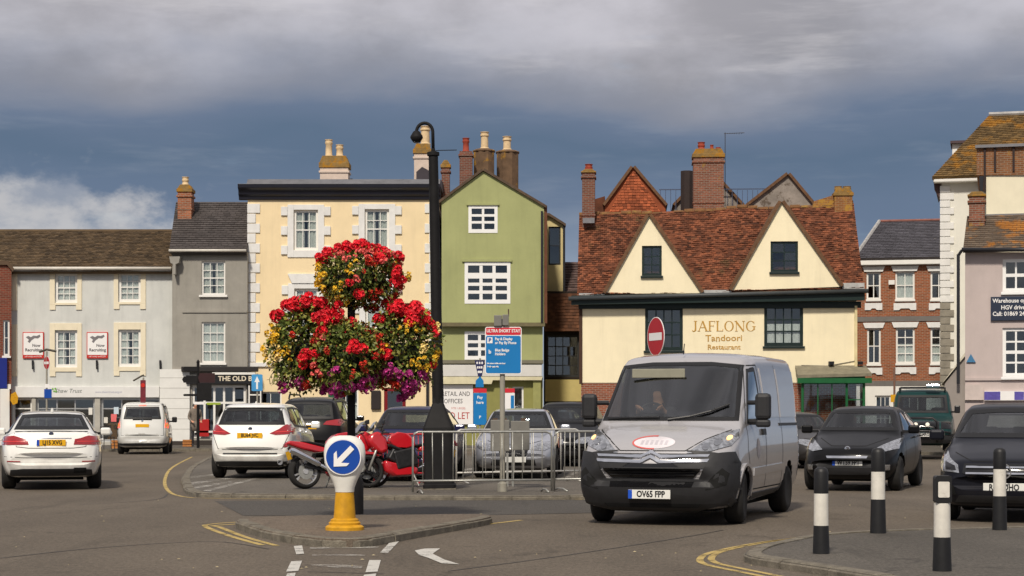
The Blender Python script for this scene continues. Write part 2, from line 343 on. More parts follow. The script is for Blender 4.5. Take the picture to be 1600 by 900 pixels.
# right-hand footway island
e = smoothpts([gp(a, b, CPZ) for a, b in [(1640, 822), (1500, 825), (1380, 829), (1290, 834), (1235, 842), (1190, 852), (1166, 862), (1172, 869), (1215, 876), (1290, 887), (1400, 905), (1520, 930)]], 5)
raised('footway', e, [gp(1800, 960, CPZ), gp(1900, 830, CPZ)], CPZ, PAVE2, .15, .8)
for k in (0, 1):
    stripe('yellow_line', smoothpts([gp(a - 18 * k, b + 2 * k) for a, b in [(1270, 838), (1200, 847), (1135, 860), (1113, 870), (1120, 880), (1180, 893), (1290, 915)]], 5), .07, YEL)
TAR = M('tar_seal', (.03, .028, .026), .6, .2, 5)
for pts in ([(0, 872), (160, 856), (330, 846), (420, 858)], [(700, 893), (880, 868), (1060, 842), (1130, 828)], [(120, 790), (240, 781), (262, 772)], [(480, 894), (560, 895.5), (600, 897)]):
    stripe('tar_seam', smoothpts([gp(a, b + rnd.uniform(-1, 1)) for a, b in pts], 6), .025, TAR, .003)
# footway along the houses
fw = [(-60, 69.5), (-13, 69.5), (-8, 70.5), (3, 69), (14, 64), (19, 57.5), (60, 56)]
raised('house_footway', smoothpts(fw, 4), [(60, 130), (-60, 130)], .10, PAVE2, .15, 1.6)
stripe('road_edge_line', [(12, 62.5), (24, 52)], .1, WFAINT)
stripe('road_edge_line', [(14.5, 44), (22, 44.6)], .1, WLINE)
# ---------------------------------------------------------------- houses
RED_BRICK = M('red_brick', S3(150, 78, 50), .85, .25, 2.5, brick=(.30, .25, .20))
DK_BRICK = M('dark_brick', S3(122, 70, 52), .85, .3, 3, brick=(.20, .17, .14))
CHIM_BRICK = M('chimney_brick', S3(138, 82, 60), .85, .3, 4, brick=(.24, .2, .16), lich=(S3(150, 115, 50), .60, 3))
LICHEN = M('lichened_stone', S3(136, 108, 62), .9, .3, 5, .4, 30, lich=(S3(165, 115, 25), .5, 4))
CREAMPOT = M('buff_pot', S3(214, 188, 148), .8, .15, 8)
REDPOT = M('terracotta_pot', S3(152, 66, 48), .8, .2, 8)
LEAD = M('lead', S3(120, 120, 124), .55, .15, 6)
GUTTER = M('gutter_black', (.02, .02, .024), .35, .1)
class House:
    def __init__(s, name, label, Y, px, rot=0, cat='house'):
        s.O = (PX(px, Y), Y); s.c, s.s = math.cos(R(rot)), math.sin(R(rot))
        s.root = thing(name, label, cat, (s.O[0], Y, 0), R(rot))
    def lx(s, px, d=0):
        ox, oy = s.O[0] - s.s * d, s.O[1] + s.c * d; t = (px - 800) / F
        return (t * oy - ox) / (s.c - t * s.s)
    def yy(s, px, d=0): return s.O[1] + s.c * d + s.s * s.lx(px, d)
    def p(s, px, py, d=0): return (s.lx(px, d), EYE + (HZ - py) / F * s.yy(px, d))
    def rect(s, x0, y0, x1, y1, d=0):
        cx = (x0 + x1) / 2; Y = s.yy(cx, d)
        return (s.lx(x0, d), EYE + (HZ - y1) / F * Y, s.lx(x1, d), EYE + (HZ - y0) / F * Y)   # x0,z0,x1,z1
    def wall(s, poly, holes, depth, mat, name='wall', px=True, d=0, reveal=.14, sides=True, parent=None):
        P = [s.p(a, b, d) for a, b in poly] if px else poly
        m = MB(); loops = [P] + [[(h[0], h[1]), (h[0], h[3]), (h[2], h[3]), (h[2], h[1])] for h in holes]
        flat = [q for l in loops for q in l]
        tri = tessellate_polygon([[Vector((a, b, 0)) for a, b in l] for l in loops])
        m.add([(a, d, b) for a, b in flat], [tuple(t) for t in tri])
        for l in loops[1:]:
            for i in range(4):
                a, b = l[i], l[(i + 1) % 4]; m.add([(a[0], d, a[1]), (b[0], d, b[1]), (b[0], d + reveal, b[1]), (a[0], d + reveal, a[1])], [(0, 1, 2, 3)])
        if sides:
            n = len(P); m.add([(a, d, b) for a, b in P] + [(a, d + depth, b) for a, b in P], [(i, (i + 1) % n, n + (i + 1) % n, n + i) for i in range(n)])
            m.add([(a, d + depth, b) for a, b in P], [tuple(t) for t in tessellate_polygon([[Vector((a, b, 0)) for a, b in P]])])
        return m.build(name, mat, parent or s.root, fix=False)
    def window(s, h, cols, rows, fmat=None, d=0, fw=.07, bar=.028, sill=None, curtain=None, meet=None, top=None, pane=None, label=None, rev=.07, fol=.05):
        """h = opening in local metres; frame with glazing bars, one object per pane, sill and curtain"""
        x0, z0, x1, z1 = h; y = d + rev; fmat = fmat or WHITE
        m = MB(); m.box(x0, y, z0, x0 + fw, y + fol, z1).box(x1 - fw, y, z0, x1, y + fol, z1).box(x0 + fw, y, z1 - fw, x1 - fw, y + fol, z1).box(x0 + fw, y, z0, x1 - fw, y + fol, z0 + fw * 1.2)
        a0, a1, b0, b1 = x0 + fw, x1 - fw, z0 + fw * 1.2, z1 - fw
        zs = [b0 + (b1 - b0) * k / rows for k in range(rows + 1)]
        if top: zs = [b0] + [b0 + (b1 - b0) * t for t in top] + [b1]
        xs = [a0 + (a1 - a0) * k / cols for k in range(cols + 1)]
        for k in range(1, len(xs) - 1): m.box(xs[k] - bar / 2, y + .012, b0, xs[k] + bar / 2, y + fol - .01, b1)
        for k in range(1, len(zs) - 1):
            t = bar * (1.8 if meet and k in meet else 1)
            m.box(a0, y + .008, zs[k] - t / 2, a1, y + fol - .006, zs[k] + t / 2)
        w = m.build('window', fmat, s.root)
        if label: w['label'] = label
        cache = {}
        for i in range(len(xs) - 1):
            for j in range(len(zs) - 1):
                dw, dh = xs[i + 1] - xs[i], zs[j + 1] - zs[j]; key = (round(dw, 3), round(dh, 3))
                if key not in cache: cache[key] = MB().box(-dw / 2, 0, -dh / 2, dw / 2, .006, dh / 2).mesh('pane', pane or PANE)
                link('pane', cache[key], w, ((xs[i] + xs[i + 1]) / 2, y + .022, (zs[j] + zs[j + 1]) / 2), (rnd.uniform(-.015, .015), 0, rnd.uniform(-.015, .015)))
        if sill: MB().box(x0 - sill, d - .10, z0 - .09, x1 + sill, d + rev, z0).build('sill', fmat if sill else WHITE, w, bevel=.01)
        if curtain: s.curtain(w, a0, a1, b0, b1, y + .08, curtain)
        return w
    def curtain(s, w, a0, a1, b0, b1, y, kind):
        def wav(p, q, zz0, zz1, amp, mat):
            n = max(6, int((q - p) / .03)); vs = []
            ph = rnd.uniform(0, 6)
            for i in range(n + 1):
                x = p + (q - p) * i / n; dy = amp * math.sin(i * 1.35 + ph) + amp * .5 * math.sin(i * .61 + ph)
                vs += [(x, y + dy, zz0), (x, y + dy * .7, zz1)]
            MB().add(vs, [(2 * i, 2 * i + 2, 2 * i + 3, 2 * i + 1) for i in range(n)]).build('curtain', mat, w, smooth=True)
        L = a1 - a0
        if kind == 'net': wav(a0, a1, b0, b1, .015, NET)
        if kind == 'half': wav(a0, a1, b0, b0 + (b1 - b0) * .55, .015, NET)
        if kind == 'drape': wav(a0, a0 + L * .42, b0, b1, .03, DRAPE); wav(a1 - L * .42, a1, b0, b1, .03, DRAPE)
        if kind == 'gap': wav(a0, a0 + L * .44, b0, b1, .02, NET); wav(a1 - L * .38, a1, b0, b1, .02, NET)
        if kind == 'blind': MB().box(a0, y, b0 + (b1 - b0) * .05, a1, y + .02, b1).build('blind', NET, w)
    def slope(s, A, B, C, D, mat, tile, tw, th, name='roof', tname='roof_tiles', thick=.12, jit=.35, mask=None, parent=None, wave=0):
        A, B, C, D = map(Vector, (A, B, C, D)); n = (B - A).cross(D - A).normalized()
        if n.y > 0: n = -n
        o = MB().add([A, B, C, D, A - n * thick, B - n * thick, C - n * thick, D - n * thick], [(0, 1, 2, 3), (7, 6, 5, 4), (0, 4, 5, 1), (1, 5, 6, 2), (2, 6, 7, 3), (3, 7, 4, 0)]).build(name, mat, parent or s.root)
        s.tiles(A, B, C, D, tile, tw, th, o if not parent else parent, tname, n, jit, mask, wave); return o
    def tiles(s, A, B, C, D, mat, tw, th, parent, tname='roof_tiles', n=None, jit=.35, mask=None, wave=0):
        A, B, C, D = map(Vector, (A, B, C, D))
        if n is None:
            n = (B - A).cross(D - A).normalized()
            if n.y > 0: n = -n
        H = ((D + C) / 2 - (A + B) / 2).length; nv = max(2, round(H / th)); m = MB()
        for j in range(nv):
            t0, t1 = j / nv, (j + 1.12) / nv
            l0, r0, l1, r1 = A.lerp(D, t0), B.lerp(C, t0), A.lerp(D, t1), B.lerp(C, t1)
            wl = (r0 - l0).length; k = max(1, round(wl / tw)); off = .5 * (j % 2)
            for i in range(-1, k + 1):
                f0, f1 = max(0, (i + off) / k), min(1, (i + 1 + off) / k)
                if f1 - f0 < .15 / k: continue
                f0 += .03 / k; f1 -= .03 / k
                q = [l0.lerp(r0, f0), l0.lerp(r0, f1), l1.lerp(r1, f1), l1.lerp(r1, f0)]
                if wave: q = [a + n * wave * (.9 + .6 * math.sin(a.x * 1.1 + .4) + .5 * math.sin(a.x * 2.3 + a.z * 1.7 + 1) + .35 * math.sin(a.z * 3.1 + a.x * .6)) for a in q]
                if mask and mask((q[0] + q[1] + q[2] + q[3]) / 4): continue
                h1 = th * .17 * (1 + jit * rnd.uniform(-1, 1)) + .012; h2 = h1 + th * .08 * jit * rnd.uniform(-1, 1); dz = (D - A).normalized() * rnd.uniform(-.1, .1) * th * jit
                m.add([q[0] + n * h1 + dz, q[1] + n * h2 + dz, q[2] + n * .006, q[3] + n * .006, q[0] + dz, q[1] + dz], [(0, 1, 2, 3), (4, 5, 1, 0), (4, 0, 3), (5, 2, 1)])
        return tag(m.build(tname, mat, parent), kind='stuff')
    def chimney(s, x0, y0, x1, y1, d, mat, dep=.6, cap=None, caph=0, pots=(), corb=True, oct=False, zlow=1.2):
        a, z0, b, z1 = s.rect(x0, y0, x1, y1, d); m = MB()
        if oct:
            m.lathe([((b - a) / 2 / .924, z0 - zlow), ((b - a) / 2 / .924, z1)], 8, ((a + b) / 2, d + dep / 2, 0))
        else:
            m.box(a, d, z0 - zlow, b, d + dep, z1)
            if corb: m.box(a - .05, d - .05, z1 - .22, b + .05, d + dep + .05, z1 - .13); m.box(a - .03, d - .03, z0 + (z1 - z0) * .1, b + .03, d + dep + .03, z0 + (z1 - z0) * .1 + .07)
        c = m.build('chimney', mat, s.root, bevel=.012)
        zt = z1
        if cap:
            Y = s.yy((x0 + x1) / 2, d); caph = caph / F * Y; k = MB(); n = 14
            if oct: k.lathe([((b - a) / 2 * 1.12, z1 + .004), ((b - a) / 2 * 1.16, z1 + caph * .5), ((b - a) / 2 * .8, z1 + caph), (.05, z1 + caph * 1.1)], 10, ((a + b) / 2, d + dep / 2, 0))
            else:
                k.box(a - .05, d - .05, z1 + .003, b + .05, d + dep + .05, z1 + caph * .45); k.xz([(a - .02, z1 + caph * .45), (b + .02, z1 + caph * .45), (b - .1, z1 + caph), (a + .1, z1 + caph)], d, d + dep)
            k.build('chimney_cap', cap, c, bevel=.02); zt = z1 + caph
        for (p0, q0, p1, pm) in pots:
            xa, _, xb, zp = s.rect(p0, q0, p1, y0, d); r = (xb - xa) / 2; h = zp - zt; z0_ = zt - .08; zt2 = zt + h
            MB().lathe([(r * 1.0, z0_), (r * 1.05, z0_ + .12), (r * .86, z0_ + .16), (r * .8, zt2 - .22), (r * .98, zt2 - .18), (r * .98, zt2 - .12), (r * .84, zt2 - .1), (r * .9, zt2 - .03), (r * 1.02, zt2 - .02), (r * 1.02, zt2), (r * .7, zt2), (r * .7, zt2 - .15), (.001, zt2 - .16)], 14, ((xa + xb) / 2, d + dep / 2, 0)).build('chimney_pot', pm, c, angle=40)
        return c
    def box(s, name, x0, y0, x1, y1, mat, d0, d1, parent=None, bevel=0, d=0):
        a, z0, b, z1 = s.rect(x0, y0, x1, y1, d); return MB().box(a, d0, z0, b, d1, z1).build(name, mat, parent or s.root, bevel=bevel)
    def poly(s, name, pts, mat, d0, d1, parent=None, d=0, bevel=0):
        return MB().xz([s.p(a, b, d) for a, b in pts], d0, d1).build(name, mat, parent or s.root, bevel=bevel)
    def gutter(s, x0, x1, py, mat=GUTTER, r=.06, d=-.14, pipe=None):
        a, z = s.p(x0, py); b, z2 = s.p(x1, py)
        m = MB().tube([(a, d, z), (b, d, z2)], r, 8); return m.build('gutter', mat, s.root, smooth=True)
    def text(s, body, px, py, hpx, mat, d=-.01, **k):
        x, z = s.p(px, py); Y = s.yy(px); return text(body, hpx / F * Y / .72, mat, k.pop('parent', s.root), (x, d, z), **k)

LINTEL = M('cream_trim', S3(230, 219, 192), .7, .06, 3)
# --- brick house at the left edge
h = House('brick_house', 'red brick house cut off by the left edge of the photo', 76.9, -70, 16)
w1 = h.rect(5, 500, 15, 556)
h.wall([(-70, 412), (12, 412), (18, 424), (18, 702), (-70, 702)], [w1], 6, M('deep_red_brick', S3(128, 58, 38), .85, .25, 3, brick=(.2, .14, .1)))
h.window(w1, 1, 2, sill=.05)
h.poly('coping', [(-70, 408), (13, 408), (22, 420), (20, 425), (11, 414), (-70, 414)], M('brown_coping', S3(92, 74, 58), .9, .2), -.1, .4)
h.box('blue_sign_board', -70, 559, 11, 607, M('royal_blue', S3(30, 44, 128), .4, .05), -.16, -.01, bevel=.01)
h.box('pilaster', 0, 608, 15, 702, WHITE, -.2, -.005, bevel=.02)
h.box('shop_fascia', -70, 600, 17, 607.6, WHITE, -.08, -.004)
h.poly('hanging_basket', [(17, 616), (24, 612), (28, 620), (27, 630), (20, 633), (16, 626)], M('yellow_blossoms', S3(205, 150, 20), .8, .4, 20), -.5, -.15)
# --- pale grey shop with brown tiled roof
h = House('grey_white_shop', 'pale grey rendered shop with cream window surrounds and brown tiled roof', 78, 18); HS = h
GW = M('pale_grey_render', S3(208, 209, 204), .85, .06, 1.2, .25, 35, streak=.3, blot=.35, fine=.1)
H2T = M('brown_roof_tile', S3(88, 72, 52), .9, .25, 1.4, island=.4, lich=(S3(110, 94, 60), .68, 1.5))
ws = [h.rect(86, 427, 121, 473), h.rect(185, 426, 220, 472), h.rect(86, 516, 121, 574), h.rect(185, 515, 220, 573)]
shop = [h.rect(57, 622, 148, 690), h.rect(158, 622, 250, 690), h.rect(20, 622, 50, 690)]
h.wall([(18, 424), (269, 424), (269, 702), (18, 702)], ws + shop, 8, GW)
kinds = ['net', 'net', 'gap', 'gap']
for w, k in zip(ws, kinds): h.window(w, 3, 4, meet=(2,), curtain=k, fw=.11)
SILVER = M('aluminium', S3(190, 190, 188), .4, .05, metal=.6)
for w, c in zip(shop, (3, 3, 1)):
    h.window(w, c, 2, top=[.78], fmat=SILVER if c == 3 else WHITE, fw=.08, bar=.05)
for (x0, y0, x1, y1) in [(78, 423, 128, 476), (178, 422, 228, 475), (78, 505, 128, 580), (178, 504, 228, 579)]:
    a, z0, b, z1 = h.rect(x0, y0, x1, y1); i = {78: 0, 178: 1}[x0] + (0 if y0 < 480 else 2); q = ws[i]
    m = MB().box(a, -.045, z0, q[0], .02, z1).box(q[2], -.045, z0, b, .02, z1).box(q[0], -.043, z0 - .02, q[2], .02, q[1])
    if i > 1: m.box(q[0], -.043, q[3], q[2], .02, z1)
    m.box(a, -.045, z0 - .22, a + .24, .02, z0).box(b - .24, -.045, z0 - .22, b, .02, z0)
    m.build('window_surround', LINTEL, h.root, bevel=.008)
h.box('corner_strip', 19, 426, 27, 485, LINTEL, -.04, -.001); h.box('corner_strip', 19, 507, 27, 588, LINTEL, -.04, -.001)
a, z = h.p(-75, 424); b, _ = h.p(270, 424); zr = h.p(100, 362, 3.8)[1]
h.slope((a, -.3, z - .02), (b, -.3, z - .02), (b, 3.8, zr), (a, 3.8, zr), H2T, H2T, .19, .17, wave=.03)
h.poly('roof_back', [(-75, 362), (270, 362), (270, 424), (-75, 424)], H2T, 3.95, 8.2, d=3.8)
MB().tube([(a, 3.8, zr + .02), (b, 3.8, zr + .02)], .09, 8).build('ridge', H2T, h.root)
h.box('soffit_board', 18, 421.5, 269, 425, WHITE, -.28, 0.0)
h.gutter(16, 270, 420.5, M('light_gutter', S3(205, 200, 190), .5), .07, -.36)
for x in (52, 152, 251): h.poly('iron_bracket', [(x - 1.5, 563), (x + 1, 563), (x + 1.5, 577), (x - 1, 577)], BLACK, -.12, -.005)
h.box('downpipe', 250.5, 573, 252, 600, M('pale_pipe', S3(170, 170, 165), .6), -.08, -.01)
REDS = M('sign_red', S3(196, 44, 34), .45, .05); SIGNW = M('sign_white', S3(238, 236, 234), .45, .03); INK = M('ink', S3(70, 66, 70), .6, .05)
for x in (36, 136):
    bd = h.box('recruitment_sign', x, 519, x + 33, 560, REDS, -.07, -.006, bevel=.005)
    a, z0, b, z1 = h.rect(x + 1.3, 520.3, x + 31.7, 554.6); MB().box(a, -.078, z0, b, -.0705, z1).build('sign_face', SIGNW, bd)
    h.text('Now', x + 21.5, 540, 4.5, INK, -.081, parent=bd, bold=.004); h.text('Recruiting', x + 17, 547, 4.8, INK, -.081, parent=bd, sx=.95, bold=.004); h.text('call today on 01235', x + 16.5, 557, 2.4, SIGNW, -.074, parent=bd)
    h.poly('emblem', [(x + 5, 527), (x + 9, 525), (x + 13, 527), (x + 17, 524.5), (x + 22, 525), (x + 27, 523), (x + 28, 526), (x + 24, 529), (x + 19, 528.5), (x + 14, 532), (x + 11, 536), (x + 8, 534), (x + 10, 531)], M('emblem_grey', S3(120, 116, 118), .6), -.082, -.0785, bd)
fs = h.box('shop_fascia', 19, 604, 250, 621, M('fascia_white', S3(224, 223, 220), .5, .05, streak=.1), -.16, -.004, bevel=.01)
h.text('Shaw Trust', 108, 611, 6.5, M('fascia_grey_letters', S3(120, 124, 120), .6), -.164, parent=fs, shear=.25); h.text('www.shaw-trust.org.uk', 171, 612.5, 3.2, M('fascia_pale_letters', S3(170, 170, 190), .6), -.164, parent=fs)
GRN = M('logo_green', S3(110, 170, 60), .5)
for (x, y) in ((84, 608), (88, 607.5), (86, 611.5), (89, 611.5)): h.poly('logo_leaf', [(x - 1.7, y), (x, y - 2), (x + 1.7, y), (x, y + 2)], GRN, -.168, -.1605, fs)
h.box('pilaster', 149, 622, 157, 700, M('stone_grey', S3(176, 172, 162), .8), -.1, -.004); h.box('pilaster', 50.6, 622, 56.6, 700, M('stone_grey', (0, 0, 0)), -.1, -.004)
h.box('stall_riser', 57, 690.5, 250, 700, M('stone_grey', (0, 0, 0)), -.06, -.005)
for (x0, y0, x1, y1, c) in [(138, 637, 144, 648, (225, 222, 215)), (177.5, 636, 185, 647, (200, 215, 225)), (173, 647, 182, 659, (225, 110, 110)), (162, 652, 168, 661, (220, 216, 205)), (191, 650, 197, 660, (222, 220, 216))]:
    h.box('window_poster', x0, y0, x1, y1, M('poster_%d' % x0, S3(*c), .7, .1, 8), .045, .052)
h.box('display_shelf', 160, 661, 245, 664, M('shelf_wood', S3(120, 90, 60), .7), .5, 1.0); h.box('display_stock', 165, 664, 180, 688, M('stock_brown', S3(120, 80, 40), .8, .4, 10), .35, .8); h.box('display_stock', 205, 660, 240, 688, M('stock_white', S3(180, 175, 165), .8, .3, 10), .5, .9)
h.box('display_stock', 66, 668, 90, 690, M('stock_brown', (0, 0, 0)), .4, .8); h.box('display_stock', 105, 662, 130, 690, M('stock_red', S3(140, 60, 60), .8, .4, 10), .5, .8)
# --- narrow grey rendered house over the black shop front
h = House('grey_render_house', 'narrow grey roughcast house with slate roof above a black shop front', 77.6, 269)
GR = M('grey_roughcast', S3(156, 152, 143), .92, .1, 1.5, .5, 45, streak=.4, fine=.3, blot=.35)
SLATE = M('dark_slate', S3(78, 72, 70), .7, .2, 1.2, island=.22)
ws = [h.rect(315, 408, 352, 461), h.rect(315, 503, 352, 567)]; sh = [h.rect(300, 602, 384, 684)]
h.wall([(269, 394), (386.5, 394), (386.5, 702), (269, 702)], ws + sh, 7, GR)
h.window(ws[0], 3, 4, meet=(2,), curtain='drape', sill=.1); h.window(ws[1], 3, 4, meet=(2,), curtain='net', sill=.06)
a, z = h.p(266, 393); b, _ = h.p(386, 393); a2 = h.lx(275, 3.6); zr = h.p(330, 316, 3.6)[1]
h.slope((a, -.25, z), (b, -.25, z), (b, 3.6, zr), (a2, 3.6, zr), SLATE, SLATE, .26, .2, jit=.2)
h.poly('roof_back', [(275, 317), (386, 317), (386, 394), (269, 394)], SLATE, 3.75, 7.2, d=3.6)
h.gutter(266, 386, 392.5, M('light_gutter', (0, 0, 0)), .06, -.3)
h.box('string_course', 285, 485, 386, 488.5, GR, -.05, -.001); h.box('eaves_board', 269, 395, 386, 399, M('eaves_dark', S3(70, 64, 58), .8), -.2, -.001)
h.chimney(277.5, 300, 299, 331, 2.2, M('orange_brick', S3(165, 96, 62), .85, .25, 3, brick=(.3, .24, .18)), .7, LICHEN, 12, [(282, 275, 293, CREAMPOT)])
HP = M('hopper_grey', S3(150, 146, 138), .7)
h.poly('rain_hopper', [(267, 402), (284, 402), (282, 412), (277, 414), (277, 430), (273, 430), (273, 414), (269, 412)], HP, -.4, -.02, bevel=.01)
fs = h.box('black_fascia', 292, 586, 400, 600, BLACK, -.22, -.004, bevel=.01); h.box('fascia_cornice', 285, 573, 404, 581, M('cornice_dark', S3(40, 36, 34), .6), -.3, -.003, bevel=.02); h.box('fascia_light_strip', 333, 581.5, 400, 585.5, WHITE, -.26, -.005)
h.text('THE OLD B', 368.5, 592, 7.6, M('sign_gilt', S3(226, 214, 190), .5, .03), -.225, parent=fs, space=1.0, bold=.006)
h.box('white_pier', 250.5, 577, 297, 689, M('white_ashlar', S3(226, 225, 220), .7, .05), -.12, -.003)
for k in range(6): h.box('pier_joint', 250.5, 590 + k * 16, 297, 590.8 + k * 16, M('joint_grey', S3(178, 176, 170), .9), -.124, -.118)
h.box('pier_base', 250.5, 689, 297, 701, M('base_dark', S3(60, 54, 50), .9), -.15, -.002)
x0, z0, x1, z1 = sh[0]
h.window((x0, z0, x1, z1), 5, 2, top=[.68], fw=.1, bar=.09, label='black shop front glazing with white frames')
h.box('shop_end_panel', 386.8, 600.5, 411, 688, BLACK, -.12, -.02)
for q in (389, 407): h.box('shop_end_bar', q, 602, q + 2, 688, WHITE, -.15, -.121)
h.box('shop_end_bar', 391.2, 616, 406.8, 618, WHITE, -.15, -.121)
h.box('red_board', 312, 655, 327, 682, M('pub_red', S3(170, 26, 26), .5, .1), -.1, -.03, bevel=.01); h.box('white_rail', 300, 673, 400, 676, WHITE, -.1, -.02)
h.box('bench_base', 298, 688, 400, 701, M('base_dark', (0, 0, 0)), -.2, -.02)
# --- cream house with white quoins and black cornice
h = House('cream_house', 'tall cream house with white quoins and heavy black cornice', 78, 386.8); HC = h
CR = M('cream_stucco', S3(240, 218, 176), .8, .05, .8, .15, 30, streak=.22, blot=.22, fine=.08)
QW = M('quoin_white', S3(226, 225, 222), .7, .07, 4, .1, 30, streak=.2)
ws = [h.rect(459, 328, 497, 391), h.rect(570, 327, 608, 389), h.rect(460, 451, 498, 515), h.rect(571, 450, 609, 514)]
gs = [h.rect(520, 604, 560, 660), h.rect(600, 606, 634, 695), h.rect(405, 612, 440, 665)]
h.wall([(387, 312), (683, 312), (683, 702), (387, 702)], ws + gs, 9, CR)
for i, w in enumerate(ws):
    h.window(w, 3 if i < 2 else 3, 3, top=[.5, .75], meet=(1,), curtain='drape' if i < 2 else 'net', fw=.1)
    a, z0, b, z1 = w; L = .26
    MB().box(a - L, -.05, z0 - .3, a, .02, z1 + .22).box(b, -.05, z0 - .3, b + L, .02, z1 + .22).box(a, -.048, z1, b, .02, z1 + .22).box(a, -.048, z0 - .3, b, .02, z0).build('window_surround', QW, h.root, bevel=.01)
    n = 5; H = z1 - z0 + .35
    for sx in (-1, 1):
        for k in range(n):
            zz = z0 - .2 + H * k / n; xa = a - L if sx < 0 else b + L; wd = .27 if k % 2 == 0 else .03
            if wd > .1: MB().box(xa, -.075, zz + .02, xa + sx * wd, -.003, zz + H / n - .02).build('quoin', QW, h.root, bevel=.012)
    if i > 1: c = (a + b) / 2; MB().xz([(a - .1, z1 + .222), (b + .1, z1 + .222), (b + .28, z1 + .62), (a - .28, z1 + .62)], -.09, -.004).build('flat_arch', QW, h.root, bevel=.01)
for sx, xp in ((1, 387), (-1, 683)):
    x = h.lx(xp); zt = h.p(500, 318)[1]; zb = h.p(500, 566)[1]; n = 16; H = (zt - zb) / n
    for k in range(n):
        wd = .52 if k % 2 else .34
        MB().box(x - .012 * sx, -.05, zb + k * H + .015, x + sx * wd, -.004, zb + (k + 1) * H - .015).build('quoin', QW, h.root, bevel=.012)
NAVY = M('cornice_navy', (.013, .014, .024), .35, .1)
a0, z = h.p(387, 312); b0, _ = h.p(688, 312); prof = [(0, -.02), (-.10, .0), (-.12, .12), (-.22, .2), (-.26, .36), (-.42, .46), (-.44, .62), (.1, .62), (.1, -.02)]
MB().yz([(p, z + q) for p, q in prof], a0 - .36, b0).build('cornice', NAVY, h.root, bevel=.01)
MB().yz([(-.36, z + .62), (.0, z + .86), (4, z + 1.2), (9, z + .6)], a0 - .0, b0).build('roof', M('roof_lead', S3(104, 104, 108), .6, .2, 3), h.root)
h.box('string_band', 386, 566.5, 683, 573, QW, -.09, -.003, bevel=.01)
h.window(gs[0], 2, 2, curtain='half'); h.window(gs[2], 2, 2, curtain='half')
RD = M('door_red', S3(120, 20, 24), .4, .08)
x0, z0, x1, z1 = gs[1]; dr = MB().box(x0, .04, z0, x0 + .14, .13, z1).box(x1 - .14, .04, z0, x1, .13, z1).box(x0, .04, z1 - .14, x1, .13, z1).box(x0 + .14, .06, z0, x1 - .14, .12, z0 + 1.0).build('door', RD, h.root)
MB().box(x0 + .14, .08, z0 + 1.0, x1 - .14, .09, z1 - .14).build('door_pane', PANE, dr)
h.box('green_shutter', 513, 598, 524.5, 622, M('shutter_green', S3(24, 92, 62), .5), -.05, -.005)
h.box('door_hood', 580, 610, 595, 640, M('hood_dark', S3(40, 32, 30), .6), -.12, -.004, bevel=.03)
h.box('downpipe', 666, 570, 670, 640, GUTTER, -.12, -.02)
PINKST = M('pinkish_render', S3(206, 188, 174), .85, .1, 4, .2, 30, lich=(S3(150, 110, 50), .66, 2.5))
h.chimney(500, 262, 544, 290, 2.5, PINKST, .9, LICHEN, 19, [(506, 216, 518.5, CREAMPOT), (523, 224, 535.5, CREAMPOT)])
h.chimney(647, 240, 673, 290, 3.0, PINKST, .9, LICHEN, 16, [(655.5, 195, 672, CREAMPOT)])
h.poly('flashing_and_roof_piece', [(651, 288), (651, 270), (660, 262), (671, 268), (671, 288)], M('dark_roof_piece', S3(58, 52, 58), .7), 2.6, 2.98, d=2.9)  # dark roof-shaped piece standing before the chimney foot, not lead
h.box('flashing', 545, 279, 551, 289, GUTTER, 2.5, 2.9, d=2.5)
# --- green gabled house
h = House('green_gabled_house', 'sage green gabled house with white casements and a jettied front', 77, 690); HG = h
GG = M('sage_render', S3(164, 168, 116), .85, .06, 1, .3, 40, streak=.25, blot=.28, fine=.12)
ws = [h.rect(732, 321, 777.5, 364), h.rect(726, 409.5, 797.5, 474.5)]
h.wall([(690, 315), (755, 268), (850, 322), (850, 506), (690, 506)], ws, 9, GG)
CW = M('casement_white', S3(238, 238, 236), .5, .03)
h.window(ws[0], 2, 3, fmat=CW, fw=.13, bar=.10, rev=-.02); h.window(ws[1], 3, 4, top=[.22, .45, .7], meet=(3,), fmat=CW, fw=.14, bar=.13, rev=-.02)
h.box('window_head', 729, 318, 780, 320.8, GG, -.08, -.002); h.box('window_head', 722, 405, 800, 409, GG, -.08, -.002)
w3 = h.rect(726, 518, 791, 562, .25)
h.wall([(690, 505), (848, 505), (848, 568), (690, 568)], [w3], 8, GG, 'lower_wall', d=.25)
h.window(w3, 3, 3, fmat=CW, fw=.13, bar=.12, d=.25, rev=-.02)
BEAM = M('weathered_beam', S3(112, 104, 78), .9, .2, 3)
h.box('jetty_beam', 689, 504, 851.5, 510, BEAM, -.06, .28); h.box('lower_beam', 689, 562.5, 849, 568, M('grey_beam', S3(120, 116, 100), .9), -.0, .3)
h.box('shop_fascia', 688, 570, 846.5, 588, M('fascia_offwhite', S3(212, 210, 205), .6, .06, streak=.15), .0, .3, bevel=.01)
sd = [h.rect(690, 604, 740, 660, .3), h.rect(800, 604, 818, 690, .3)]
h.wall([(689, 588), (848, 588), (848, 702), (689, 702)], sd, 8, M('olive_paint', S3(140, 138, 78), .6, .06), 'shop_wall', d=.3)
h.window(sd[1], 1, 2, d=.3)
h.poly('shop_cornice', [(688, 588.5), (848, 588.5), (846, 594), (770, 594), (768, 600), (690, 600)], M('cornice_cream', S3(212, 204, 170), .7), .0, .295)
h.box('pilaster', 833, 588.6, 845, 700, M('pilaster_olive', S3(150, 150, 92), .6), .1, .298)
bd = h.box('letting_board', 690.5, 601, 739, 663, SIGNW, .19, .28, bevel=.005)
